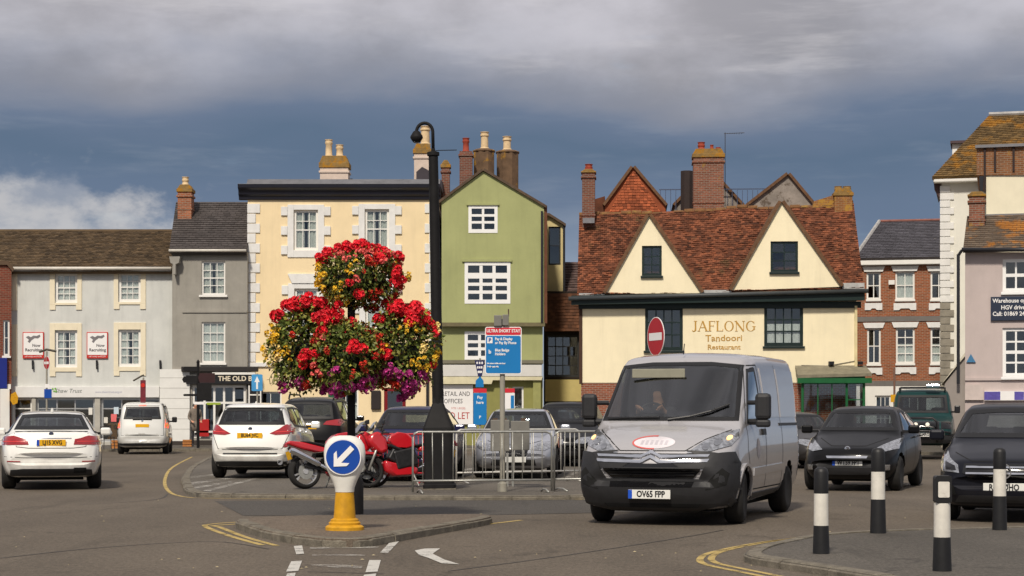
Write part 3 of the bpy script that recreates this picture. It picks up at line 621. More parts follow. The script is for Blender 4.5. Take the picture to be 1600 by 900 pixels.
for t, x, y, sz, c in (('RETAIL AND', 712, 615.5, 8, INK), ('OFFICES', 708, 627, 8, INK), ('9 TO 1 (01235)', 716, 638, 3.4, REDS), ('TO LET', 714, 650, 12, M('letting_red', S3(180, 50, 40), .6))):
    h.text(t, x, y, sz * .9, c, .186, parent=bd, sx=.8)
OC = M('oct_chimney', S3(104, 82, 62), .9, .3, 3, .4, 20, lich=(S3(170, 125, 30), .54, 1.6))
h.chimney(718, 236, 738, 300, 4, DK_BRICK, .7, None, 0, [(722, 214, 733.5, REDPOT)])
h.chimney(740, 236, 772, 300, 5, OC, .9, OC, 5, [(750, 204, 764, CREAMPOT)], oct=True)
h.chimney(776, 238, 810, 300, 6, OC, .95, OC, 5, [(785, 211, 799.5, CREAMPOT)], oct=True)
h.chimney(690, 262, 702.5, 312, 4, DK_BRICK, .5, LICHEN, 12, [])
ap, zl = h.p(755, 267); xl, zla = h.p(686, 318); xr, zra = h.p(853, 325)
for (xa, za) in ((xl, zla), (xr, zra)):
    n = Vector((-(zl - za), 0, ap - xa)).normalized() * .1
    if n.z < 0: n = -n
    MB().add([(xa, -.12, za), (ap, -.12, zl), (ap + n.x, -.12, zl + n.z), (xa + n.x, -.12, za + n.z), (xa, 9.1, za), (ap, 9.1, zl), (ap + n.x, 9.1, zl + n.z), (xa + n.x, 9.1, za + n.z)], [(0, 1, 2, 3), (7, 6, 5, 4), (0, 4, 5, 1), (1, 5, 6, 2), (2, 6, 7, 3), (3, 7, 4, 0)]).build('roof', M('old_tile', S3(88, 72, 58), .9, .3, 6), h.root)
h.box('corner_post', 847.5, 322, 855, 505, M('rust_timber', S3(104, 66, 46), .85, .2), .05, .4); h.box('downpipe', 845, 330, 848.5, 504, GUTTER, -.1, -.02)
# --- brown tile-hung infill house
h = House('tile_hung_house', 'narrow tile-hung infill house between green house and cream restaurant', 80.5, 852)
TH = M('brown_hung_tile', S3(96, 62, 42), .9, .25, 2, island=.4)
ww = [h.rect(854, 524, 905, 589)]
h.wall([(852, 455), (912, 455), (912, 592), (852, 592)], ww, 4, M('dark_timber', S3(44, 36, 30), .9), d=0)
h.window(ww[0], 4, 4, fmat=M('timber_frame_dark', S3(40, 40, 38), .6), fw=.08, bar=.04)
a, z = h.p(850, 518); b, _ = h.p(910, 518); z2 = h.p(850, 459)[1]
h.slope((a, -.35, z), (b, -.35, z), (b, -.02, z2), (a, -.02, z2), TH, TH, .18, .14, name='tile_hanging', tname='hung_tiles', thick=.05)
h.wall([(852, 593), (912, 593), (912, 627), (852, 627)], [], 4, M('ochre_render', S3(196, 180, 118), .85, .06), 'ochre_wall', d=-.05); h.wall([(852, 627.3), (912, 627.3), (912, 702), (852, 702)], [], 4, BLACK, 'base_wall', d=-.03)
wd = [h.rect(857, 354, 876, 414, .5)]
h.wall([(853, 337), (858, 337), (880, 352), (880, 460), (853, 460)], wd, 4, M('dormer_cream', S3(206, 190, 140), .85, .06), 'dormer_wall', d=.5)
h.window(wd[0], 1, 2, d=.5, fmat=M('timber_frame_dark', (0, 0, 0)), fw=.06)
h.poly('dormer_roof', [(850, 334), (858, 333.5), (884, 350), (884, 354), (857, 337.5), (850, 338)], M('old_tile', (0, 0, 0)), .3, 4.5, d=.5); h.box('downpipe', 879.5, 350, 883, 460, GUTTER, .4, .5, d=.5)
a, z = h.p(876, 462, .6); b, _ = h.p(912, 462, .6); z2 = h.p(890, 410, 2.6)[1]
h.slope((a, .6, z), (b, .6, z), (b, 2.6, z2), (a, 2.6, z2), SLATE, M('purple_slate', S3(92, 74, 70), .8, .2, 2, island=.3), .25, .2)
# --- cream restaurant with twin gables
h = House('twin_gabled_restaurant', 'cream restaurant with two steep gables and an old red tiled roof', 75.0, 905, -3.5, 'restaurant'); HJ = h
JC = M('restaurant_cream', S3(246, 234, 200), .8, .04, 1, .2, 30, streak=.2, blot=.18, fine=.08)
GREEN = M('bottle_green', S3(20, 38, 36), .45, .1); JT = M('old_red_tile', S3(110, 64, 42), .9, .38, 1.6, island=.6, lich=(S3(92, 70, 44), .60, 1.0))
ws = [h.rect(1008, 480, 1067, 548), h.rect(1194, 477, 1255, 541)]; bw = h.rect(1264, 588, 1332, 700)
h.wall([(908, 470), (1338, 462), (1338, 598), (908, 598)], ws, 9, JC)
h.wall([(908, 598.5), (1338, 598.5), (1338, 705), (908, 705)], [], 9, RED_BRICK, 'brick_base', d=.02)
for w in ws: h.window(w, 4, 3, fmat=GREEN, fw=.12, bar=.05, sill=.06, curtain='half' if w is ws[1] else None)
h.box('wall_plate', 904, 472, 1345, 482, GREEN, -.1, -.004); h.poly('fascia_board', [(893, 463), (1349, 454), (1349, 470), (893, 477)], GREEN, -.46, -.11)
a, z = h.p(889, 468); b, z2 = h.p(1354, 456); MB().tube([(a, -.55, z), (b, -.55, z2)], .085, 8).build('gutter', M('gutter_grey', S3(62, 66, 68), .5), h.root, smooth=True)
h.box('downpipe', 1335, 478, 1339, 600, M('pipe_cream', S3(220, 206, 160), .6), -.12, -.01); h.box('corner_post', 905, 480, 910, 600, M('corner_brown', S3(70, 48, 36), .8), -.03, .1)
gab = [[(946, 459), (1014, 337), (1096, 458)], [(1143, 454), (1221, 316), (1314, 448)]]
gw = [h.rect(1003, 384, 1034, 431, -.34), h.rect(1204, 377, 1247, 425, -.34)]
for gpts, w, c in zip(gab, gw, (2, 2)):
    P = [h.p(x, y, -.34) for x, y in gpts]; cx = P[1][0]
    dm = h.wall(P, [w], 3.2, JC, 'gable', px=False, d=-.34); h.window(w, c, 3, fmat=GREEN, d=-.34, fw=.09, bar=.04, sill=.05)
    for q in (P[0], P[2]):
        ax, az = P[1]; n = Vector((-(az - q[1]), 0, ax - q[0])).normalized() * .13
        if n.z < 0: n = -n
        vv = [(q[0], -.46, q[1]), (ax, -.46, az), (ax + n.x, -.46, az + n.z), (q[0] + n.x, -.46, q[1] + n.z)]
        MB().add(vv + [(x, 3.6, zz) for x, _, zz in vv], [(0, 1, 2, 3), (7, 6, 5, 4), (0, 4, 5, 1), (1, 5, 6, 2), (2, 6, 7, 3), (3, 7, 4, 0)]).build('gable_roof', M('verge_tile', S3(104, 76, 54), .9, .3, 8), h.root)
a, z = h.p(902, 464); b, zb = h.p(1348, 452); al, zl = h.p(905, 338, 3.2); ar, zr_ = h.p(1334, 320, 3.2)
h.slope((a, -.3, z), (b, -.3, zb), (ar, 3.2, zr_), (al, 3.2, zl), JT, JT, .165, .125, jit=.9, wave=.045)
MB().xz([(a, z - .2), (b, zb - .2), (ar, zr_), (al, zl)], 3.35, 6.5).build('roof_back', JT, h.root)
seg = 26
for k in range(seg):
    f0, f1 = k / seg, (k + .93) / seg; P0 = Vector((al, 3.2, zl)).lerp(Vector((ar, 3.2, zr_)), f0); P1 = Vector((al, 3.2, zl)).lerp(Vector((ar, 3.2, zr_)), f1); dz = rnd.uniform(-.02, .02) + .06 * math.sin(k * .55) + .04 * math.sin(k * 1.3 + 1)
    MB().tube([P0 + Vector((0, 0, .0 + dz)), P1 + Vector((0, 0, dz))], .11, 8).build('ridge_tile', M('ridge_lichen', S3(118, 84, 52), .9, .3, 5, lich=(S3(150, 120, 60), .55, 2)), h.root)
for (x0, x1, y0, y1) in ((905, 945, 459, 464), (1096, 1142, 454, 459), (1315, 1349, 443, 452)): h.box('flashing_and_roof_piece', x0, y0, x1, y1, M('lead_pale', S3(178, 178, 176), .5, .2), -.34, -.1)
h.chimney(909.5, 270, 929.5, 345, 2.6, DK_BRICK, .7, LICHEN, 6, [(913.5, 255, 926, REDPOT)]); h.box('flashing_and_roof_piece', 911, 342, 929, 350, LEAD, 2.2, 2.58, d=2.6)
h.chimney(1083.5, 246, 1131, 326, 3.6, CHIM_BRICK, .9, LICHEN, 14, [(1090.5, 220, 1102.5, REDPOT), (1110, 224, 1116, REDPOT), (1119, 228, 1127, REDPOT)])
h.chimney(1304, 306, 1332, 326, 2.9, M('lichen_brick', S3(150, 96, 52), .9, .3, 4, brick=(.3, .2, .1), lich=(S3(170, 130, 50), .5, 2)), .6, LICHEN, 12, [(1305, 290, 1317, LICHEN), (1318, 290, 1331, LICHEN)], corb=False)
h.chimney(1064, 266, 1083, 326, 6, M('flue_dark', S3(50, 40, 38), .8), .6, None, 0, [], oct=True)
# rear gables rising behind the ridge
TG = M('hung_tile_orange', S3(158, 84, 52), .9, .25, 2, island=.45)
def rear_gable(pts, mat, d, tile=None, edge=None):
    P = [h.p(x, y, d) for x, y in pts]; L = h.p(pts[0][0], 380, d)[1]
    o = MB().xz([(P[0][0], L), P[0], P[1], P[2], (P[2][0], L)], d, d + 3).build('rear_gable', mat, h.root)
    for q in (P[0], P[2]):
        ax, az = P[1]; n = Vector((-(az - q[1]), 0, ax - q[0])).normalized() * .12
        if n.z < 0: n = -n
        vv = [(q[0], d - .15, q[1]), (ax, d - .15, az), (ax + n.x, d - .15, az + n.z), (q[0] + n.x, d - .15, q[1] + n.z)]
        MB().add(vv + [(x, d + 3.2, zz) for x, _, zz in vv], [(0, 1, 2, 3), (7, 6, 5, 4), (0, 4, 5, 1), (1, 5, 6, 2), (2, 6, 7, 3), (3, 7, 4, 0)]).build('verge', edge or M('verge_tile', (0, 0, 0)), o)
    if tile: h.tiles((P[0][0], d - .03, P[0][1] - .6), (P[2][0], d - .03, P[2][1] - .6), (P[1][0] + .01, d - .01, P[1][1]), (P[1][0] - .01, d - .01, P[1][1]), tile, .17, .12, o, 'hung_tiles')
    return o
rear_gable([(945, 322), (989, 262), (1040, 322)], TG, 5.5, TG); RG = M('stained_render', S3(140, 132, 124), .9, .3, 2.5, .3, 20, lich=(S3(84, 72, 60), .56, 2))
rear_gable([(1054, 322), (1108, 266), (1160, 322)], RG, 6.6); rear_gable([(1168, 322), (1231, 273), (1272, 322)], RG, 6.2)
h.poly('rear_roof', [(925, 332), (925, 312), (945, 306), (945, 332)], JT, 5.6, 7, d=5.5); h.poly('parapet', [(1270, 330), (1272, 314), (1304, 304), (1304, 330)], M('lichen_brick', (0, 0, 0)), 3.1, 3.6, d=3)
rl = MB(); 
for k in range(22):
    x0 = 1032 + k * 8; x, z0 = h.p(x0, 325, 6.3); _, z1 = h.p(x0, 297, 6.3); rl.box(x - .012, 6.3, z0 - .4, x + .012, 6.32, z1)
x0, z1 = h.p(1030, 297, 6.3); x1, _ = h.p(1206, 297, 6.3); rl.box(x0, 6.29, z1, x1, 6.33, z1 + .04); rl.build('roof_railing', M('rail_blue_grey', S3(70, 80, 104), .6), h.root)
ax, az = h.p(1133, 322, 4.6); _, at_ = h.p(1133, 207, 4.6); m = MB().tube([(ax, 4.6, az), (ax, 4.6, at_)], .018, 6); bx_, _ = h.p(1163, 208, 4.6)
m.tube([(ax - .05, 4.6, at_ - .05), (bx_, 4.6, at_ - .02)], .014, 6)
for k in range(7): m.tube([(ax + .1 + k * .1, 4.5 - .03 * k, at_ - .04), (ax + .1 + k * .1, 4.7 + .03 * k, at_ - .04)], .006, 4)
m.build('aerial', M('aerial_grey', S3(60, 60, 66), .5), h.root)
# serif lettering
GOLD = M('gilt_letters', S3(190, 146, 66), .6, .08)
def serif(word, px, py, hpx, wpx, stems):
    t = h.text(word, px, py, hpx, GOLD, -.012, bold=.003); t.scale.x = 1; bb = [v.co for v in t.data.vertices]; cur = max(v.x for v in bb) - min(v.x for v in bb)
    t.scale.x = (wpx / F * h.yy(px)) / cur
    H = max(v.y for v in bb); hh = hpx / F * h.yy(px); m = MB()
    for (fx, fz) in stems:
        x = h.lx(px - wpx / 2 + fx * wpx); z = h.p(px, py)[1] + (fz - .5) * hh; w = .1 * hh; m.box(x - w, -.0145, z - .03 * hh, x + w, -.011, z + .03 * hh)
    m.build('letter_serif', GOLD, h.root)
def caps_word(px, py, hpx, wpx):
    """the name in roman capitals: thick and thin strokes with serifs"""
    m = MB(); x0 = 0
    def bar(a, b, w):
        a, b = Vector(a), Vector(b); t = (b - a).normalized(); n = Vector((-t.y, t.x)) * w / 2; return [tuple(a + n), tuple(b + n), tuple(b - n), tuple(a - n)]
    def ring(cx, a0, a1, n=18):
        q = [a0 + (a1 - a0) * k / n for k in range(n + 1)]; return [(cx + .44 * math.cos(a), .5 + .51 * math.sin(a)) for a in q] + [(cx + .30 * math.cos(a), .5 + .465 * math.sin(a)) for a in q[::-1]]
    sf = lambda x, z, w=.15: bar((x - w, z), (x + w, z), .05)
    L = [(.55, [bar((.34, 1), (.34, .22), .14), [(.41, .25), (.41, .1), (.30, -.03), (.12, -.06), (.02, .04), (.07, .12), (.14, .03), (.24, .06), (.27, .22)], sf(.34, .98)]),
         (.92, [bar((.09, 0), (.46, 1), .065), bar((.44, 1), (.82, 0), .145), bar((.2, .36), (.66, .36), .05), sf(.09, .02, .12), sf(.82, .02)]),
         (.72, [bar((.18, 0), (.18, 1), .14), bar((.1, .975), (.66, .975), .05), bar((.2, .52), (.52, .52), .05), bar((.65, 1), (.65, .8), .045), bar((.52, .62), (.52, .42), .04), sf(.18, .02)]),
         (.74, [bar((.18, 0), (.18, 1), .14), sf(.18, .98), bar((.08, .025), (.68, .025), .05), bar((.67, 0), (.67, .22), .05)]),
         (1.02, [ring(.5, 0, 2 * math.pi)]),
         (.98, [bar((.16, 0), (.16, 1), .06), bar((.1, 1), (.82, 0), .14), bar((.82, 0), (.82, 1), .06), sf(.16, .02, .12), sf(.82, .98, .12), sf(.1, .98, .1)]),
         (.98, [ring(.5, R(48), R(318)), bar((.82, .14), (.82, .46), .13), sf(.80, .46, .15), bar((.8, .95), (.8, .72), .045)])]
    u = wpx / sum(a for a, _ in L)
    for w, ps in L:
        for k, P in enumerate(ps): m.xz([h.p(px - wpx / 2 + (x0 + a) * u, py + hpx / 2 - b * hpx) for a, b in P], -.012 - .0015 * k, -.003)
        x0 += w
    m.build('lettering', GOLD, h.root)
caps_word(1131, 509.5, 16, 100)
serif('Tandoori', 1131, 528.5, 9.5, 57, [(.07, 0), (.19, 0), (.3, 0), (.37, 0)]); serif('Restaurant', 1131, 542.5, 7.5, 51, [(.03, 0), (.03, 1), (.5, 0), (.62, 0), (.7, 0), (.8, 0)])
# shop bay at the right of the restaurant
BG = M('shopfront_green', S3(22, 92, 50), .45, .1)
a, z0, b, z1 = h.rect(1252, 588, 1352, 704, -.9)
bay = MB().box(a, -.9, z0, b, -.82, z0 + .7).box(a, -.9, z1 - .3, b, -.0, z1).box(a, -.9, z0 + .7, a + .1, -.8, z1 - .3).box(b - .75, -.9, z0 + .7, b - .68, -.8, z1 - .3).box(b - .1, -.9, z0 + .7, b, -.0, z1 - .3).build('shop_bay', BG, h.root, bevel=.01)
for k in range(3): xx = a + .1 + (b - .75 - a - .1) * k / 3; x2 = a + .1 + (b - .75 - a - .1) * (k + 1) / 3; MB().box(xx + .015, -.87, z0 + .7, x2 - .015, -.862, z1 - .3).build('pane', PANE, bay); MB().box(x2 - .02, -.9, z0 + .7, x2 + .02, -.83, z1 - .3).build('mullion', BG, bay)
for k in range(3): zz = z0 + .7 + (z1 - .3 - z0 - .7) * k / 3; MB().box(b - .68, -.87, zz + .03, b - .1, -.862, zz + (z1 - z0 - 1) / 3).build('pane', PANE, bay); MB().box(b - .68, -.9, zz, b - .1, -.83, zz + .04).build('glazing_bar', BG, bay)
A = h.p(1246, 586, -1.0); B = h.p(1362, 583, -1.0); C = h.p(1352, 571, -.02)
MB().add([(A[0], -1.05, A[1]), (B[0], -1.05, B[1]), (C[0], -.02, C[1]), (A[0], -.02, C[1]), (A[0], -1.05, A[1] - .12), (B[0], -1.05, B[1] - .12), (C[0], -.02, C[1] - .12), (A[0], -.02, C[1] - .12)], [(0, 1, 2, 3), (7, 6, 5, 4), (0, 4, 5, 1), (1, 5, 6, 2), (2, 6, 7, 3), (3, 7, 4, 0)]).build('bay_roof', M('bay_roof_grey', S3(128, 122, 104), .85, .2, 4), h.root)
MB().box(A[0], -1.08, A[1] - .32, B[0], -.95, A[1] - .12).build('bay_fascia', BG, h.root)
for x in (1298, 1343): h.box('flood_lamp', x - 4, 565, x + 4, 570, BLACK, -.3, -.02)
c1, c2 = h.p(1252, 571), h.p(1336, 564); MB().tube([(c1[0], -.03, c1[1]), ((c1[0] + c2[0]) / 2, -.03, c1[1] - .02), (c2[0], -.03, c2[1])], .012, 5).build('cable', GUTTER, h.root)
# --- three-storey brick house behind
h = House('brick_terrace_house', 'orange brick house with white lintels and hipped slate roof, behind the restaurant', 88, 1335, -12)
WB = M('window_grey_glass', (1, 1, 1))
ws = [h.rect(1354, 425, 1376, 468), h.rect(1399, 424, 1429, 468), h.rect(1454, 424, 1480, 468), h.rect(1355, 513, 1376, 569), h.rect(1400, 512, 1429, 568), h.rect(1454, 512, 1484, 568)]
h.wall([(1335, 408), (1500, 408), (1500, 603), (1335, 603)], ws, 8, M('orange_red_brick', S3(158, 84, 46), .85, .22, 4, brick=(.30, .24, .17)))
gw2 = [h.rect(1367, 618, 1392, 690), h.rect(1405, 618, 1450, 690)]
h.wall([(1335, 603.4), (1500, 603.4), (1500, 705), (1335, 705)], gw2, 8, WHITE, 'ground_floor', d=-.04)
for w in gw2: h.window(w, 3, 2, d=-.04, fw=.08)
for i, w in enumerate(ws):
    h.window(w, 2, 2 if i < 3 else (4 if i != 3 else 2), curtain=[None, 'net', None, None, 'half', 'half'][i], fw=.08, bar=.045, sill=.03)
    a, z0, b, z1 = w; MB().xz([(a - .1, z1 + .01), (b + .1, z1 + .01), (b + .2, z1 + .26), (a - .2, z1 + .26)], -.07, -.003).build('lintel', QW, h.root)
    MB().xz([(a - .08, z0 - .17), (b + .08, z0 - .17), (b + .08, z0 - .5), (b - .18, z0 - .5), (b - .25, z0 - .42), (a + .25, z0 - .42), (a + .18, z0 - .5), (a - .08, z0 - .5)], -.06, -.003).build('apron', QW, h.root)
for y in (494, 595): h.box('grey_band', 1335, y, 1500, y + 8, M('band_grey', S3(112, 108, 104), .8), -.05, -.002)
h.box('cornice', 1338, 405, 1500, 414, WHITE, -.3, .05, bevel=.03); a, z = h.p(1338, 405); b, _ = h.p(1500, 405); ar, zr = h.p(1374, 347, 3.6); br, _ = h.p(1500, 347, 3.6)
h.slope((a - .1, -.35, z), (b, -.35, z), (br, 3.6, zr), (ar, 3.6, zr), SLATE, M('blue_slate', S3(80, 78, 84), .65, .2, 1.5, island=.2, lich=(S3(120, 116, 112), .64, 2)), .28, .2, jit=.2)
MB().add([(a - .1, -.35, z), (ar, 3.6, zr), (a - .1, 8.2, z)], [(0, 1, 2)]).build('roof_hip', SLATE, h.root, fix=False); MB().tube([(a - .1, -.35, z + .03), (ar, 3.6, zr + .05)], .09, 6).build('hip_ridge', M('pale_lead', S3(160, 158, 156), .7, .25, 5), h.root); MB().tube([(ar, 3.6, zr + .04), (br, 3.6, zr + .04)], .08, 6).build('ridge', M('ridge_red', S3(130, 84, 74), .8, .2), h.root)
h.box('street_lamp_box', 1388.5, 438, 1398, 445, WHITE, -.2, -.02)
# --- tall white house with quoins
h = House('tall_white_house', 'tall off-white house with stone quoins and a steep mossy hipped roof', 72, 1470, -14.5)
h.wall([(1470, 282), (1560, 282), (1560, 705), (1470, 705)], [], 8, M('offwhite_render', S3(226, 224, 214), .85, .06, 1, .2, 30, streak=.15))
ST = M('grey_stone', S3(140, 134, 122), .9, .2, 4, .3, 25)
zt = h.p(1480, 290)[1]; zb = h.p(1480, 598)[1]; n = 27
for k in range(n):
    H = (zt - zb) / n; z0 = zb + k * H; wd = .5 if k % 2 else .36; x = h.lx(1470)
    MB().box(x - .03, -.05, z0 + .012, x + wd, -.003, z0 + H - .012).build('quoin', QW if k > 10 else ST, h.root, bevel=.012)
h.box('stone_pier', 1470, 600, 1512, 705, ST, -.02, -.002); h.box('cornice', 1459, 277, 1531, 286, WHITE, -.4, .05, bevel=.04)
a, z = h.p(1457, 279); b, _ = h.p(1640, 279); al, zl = h.p(1545, 181, 4.2); bl, _ = h.p(1640, 181, 4.2)
MO = M('mossy_tile', S3(104, 82, 48), .9, .3, 1.5, island=.35, lich=(S3(156, 108, 30), .52, 1.0))
h.slope((a, -.45, z), (b, -.45, z), (bl, 4.2, zl), (al, 4.2, zl), MO, MO, .2, .17)
MB().add([(a, -.45, z), (al, 4.2, zl), (a, 8.6, z)], [(0, 1, 2)]).build('roof_hip', MO, h.root, fix=False); MB().tube([(al, 4.2, zl + .05), (bl, 4.2, zl + .05)], .1, 6).build('ridge', M('pale_lead', (0, 0, 0)), h.root)
h.poly('eaves_bracket', [(1459, 286), (1472, 286), (1472, 312), (1466, 306), (1460, 296)], M('bracket_brown', S3(78, 58, 56), .8), .0, .4)
h.box('dormer', 1488, 224, 1520, 262, WHITE, 3.4, 5, d=3.4); h.box('dormer_roof', 1485, 220, 1540, 224, M('dormer_lead', S3(76, 60, 64), .7), 3.2, 5, d=3.4)
# --- brick and cream house rising behind the pink one
h = House('brick_parapet_house', 'cream house with a brick parapet in dark timber frame, right edge', 67, 1526, -15)
h.wall([(1541, 274), (1700, 274), (1700, 700), (1541, 700)], [], 6, M('rear_cream', S3(230, 222, 196), .85, .05, 2, streak=.1))
h.wall([(1526, 229), (1700, 229), (1700, 273.6), (1526, 273.6)], [], 5, M('lichened_brick', S3(140, 90, 54), .9, .25, 3, brick=(.26, .2, .14), lich=(S3(150, 112, 60), .62, 2)), 'parapet', d=-.06)
for x in (1537, 1553, 1582): h.box('timber_post', x, 229, x + 3.5, 268 if x > 1540 else 300, M('post_dark', S3(48, 36, 34), .8), -.12, -.062)
h.box('parapet_coping', 1524, 224.5, 1700, 229, LEAD, -.2, .3); h.box('ledge', 1541, 334, 1700, 341, LEAD, -.3, -.002); h.poly('downpipe', [(1530, 276), (1537, 276), (1536, 300), (1531, 300)], GUTTER, -.15, -.01)
# --- pink-grey house at the right
h = House('pink_grey_house', 'pinkish grey rendered house with slate roof at the right edge', 62, 1508, -15)
PK = M('pink_grey_render', S3(192, 178, 174), .85, .06, 1.2, .25, 35, streak=.22, blot=.25, fine=.12)
ws = [h.rect(1566.5, 404, 1640, 456), h.rect(1566.5, 512, 1640, 589)]
h.wall([(1508, 394), (1720, 394), (1720, 705), (1508, 705)], ws, 5, PK)
h.window(ws[0], 4, 2, fmat=CW, fw=.11, bar=.06, sill=.05, meet=(1,)); h.window(ws[1], 4, 4, fmat=CW, fw=.11, bar=.06, sill=.05, meet=(2,))
a, z = h.p(1505, 391); b, _ = h.p(1720, 391); al, zl = h.p(1511, 338, 2.6); bl, _ = h.p(1720, 338, 2.6)
h.slope((a, -.3, z), (b, -.3, z), (bl, 2.6, zl), (al, 2.6, zl), SLATE, M('ochre_slate', S3(104, 90, 76), .8, .2, 1.5, island=.25, lich=(S3(170, 112, 40), .50, .9)), .26, .19, jit=.25)
h.gutter(1503, 1720, 391.5, GUTTER, .07, -.36); h.chimney(1514, 307, 1538.5, 350, 1.6, CHIM_BRICK, .6, LICHEN, 8, [])
h.box('downpipe', 1495, 398, 1500, 600, GUTTER, -.2, -.1); m = MB(); x0, z0 = h.p(1497.5, 400); x1, z1 = h.p(1507, 391); m.tube([(x0, -.15, z0), (x0 + .1, -.2, z0 + .15), (x1, -.3, z1)], .05, 6).build('swan_neck', GUTTER, h.root)
h.wall([(1476, 600), (1508, 555), (1508, 705), (1476, 705)], [], 4, M('lean_to_grey', S3(150, 142, 136), .85, .06), 'lean_to_wall', d=.1); h.poly('lean_to_roof', [(1471, 601), (1474, 597), (1508, 551), (1508, 556.5)], M('lean_to_edge', S3(206, 198, 178), .7), .0, 4.3, d=.1)
h.box('string_course', 1508, 590, 1720, 594, PK, -.06, -.002); h.poly('shop_hood', [(1508, 601), (1532, 601), (1536, 606), (1537, 625), (1508, 625)], M('hood_pink', S3(200, 186, 180), .8), -.1, -.003)
sg = h.box('notice_board', 1548, 463, 1680, 500.5, M('board_navy', S3(36, 46, 66), .5, .06), -.08, -.003, bevel=.01)
for t, y in (('Warehouse operatives', 470.5), ('HGV drivers', 481), ('Call: 01869 240240', 491)):
    h.text(t, 1551 if y != 481 else 1564, y, 6.5, SIGNW, -.084, parent=sg, align='LEFT', bold=.004, sx=.92)
h.poly('blue_plaque', [(1510, 566), (1517, 553), (1524.5, 566)], M('plaque_blue', S3(66, 120, 160), .5, .2, 20), -.06, -.003)
sf = h.box('shop_sign', 1538, 611, 1720, 625.5, SIGNW, -.12, -.004); h.box('shop_sign_panel', 1538, 612, 1563, 625, M('sign_violet', S3(90, 80, 160), .5, .2, 12), -.125, -.1205, sf); h.box('shop_sign_panel', 1585, 612, 1600, 625, M('sign_violet', (0, 0, 0)), -.125, -.1205, sf)
# ---------------------------------------------------------------- vehicles
def carpaint(name, col, metal=0.0, rough=.32, dirt=.12):
    m = M(name, col, rough, .03, 2, metal=metal, spec=.5 if sum(col) > .2 else .12, coat=1.0 if sum(col) > .2 else .16, dirt=.5 if sum(col) > .2 else .06)
    return m
TYRE = M('tyre_rubber', (.016, .015, .014), .85, .2, 20); RIM = M('alloy_rim', S3(150, 150, 152), .35, .1, 10, metal=.8); RIMD = M('dark_rim', S3(60, 60, 62), .5, .2, 10, metal=.5)
PLAST = M('grey_plastic', (.022, .022, .024), .55, .12, 12, .1, 120); BLK = M('gloss_black', (.008, .008, .009), .15, .0, spec=.6); SEAL = M('rubber_seal', (.01, .01, .011), .5, .1)
CHROME = M('chrome', (.75, .76, .78), .12, .05, 5, metal=1); REDL = M('tail_lamp_red', (.32, .008, .012), .12, .15, 25, spec=.6, coat=1); LAMP = M('head_lamp', (.42, .43, .45), .12, .55, 22, metal=.75, coat=1)
LAMPLIT = M('lit_lamp', (1, .60, .24), .3, 0, emit=1.0); LAMPW = M('lit_lamp_white', (.9, .84, .7), .3, 0, emit=.25); AMBER = M('amber_lamp', (.8, .28, .02), .25, 0, emit=.35); REDLIT = M('lit_red_lamp', (.9, .08, .04), .3, 0, emit=.8)
CARGL = glass('car_glass', (.36, .41, .42), 1.7, .04); CARGLD = glass('dark_car_glass', (.20, .23, .24), 1.8, .04); SEATM = M('seat_cloth', (.06, .058, .056), .9, .2, 10); SEATL = M('pale_seat', (.30, .28, .25), .9, .15, 10); UNDER = M('underbody', (.008, .008, .008), .95, .1)
PLY = M('plate_yellow', S3(232, 176, 22), .45, .03); PLW = M('plate_white', S3(228, 228, 222), .45, .03); PLK = M('plate_black', (.01, .01, .012), .5, 0); PLB = M('plate_blue', S3(26, 80, 190), .45, 0)
def tab(t, y):
    t = np.array(t, float); yy = np.asarray(y, float); L0, L1 = t[0, 0], t[-1, 0]
    acc = 0
    for k, w in ((-1, .2), (-.5, .2), (0, .2), (.5, .2), (1, .2)):
        d = np.minimum(.07, np.minimum(yy - L0, L1 - yy)); acc = acc + w * np.interp(yy + k * d, t[:, 0], t[:, 1])
    return acc
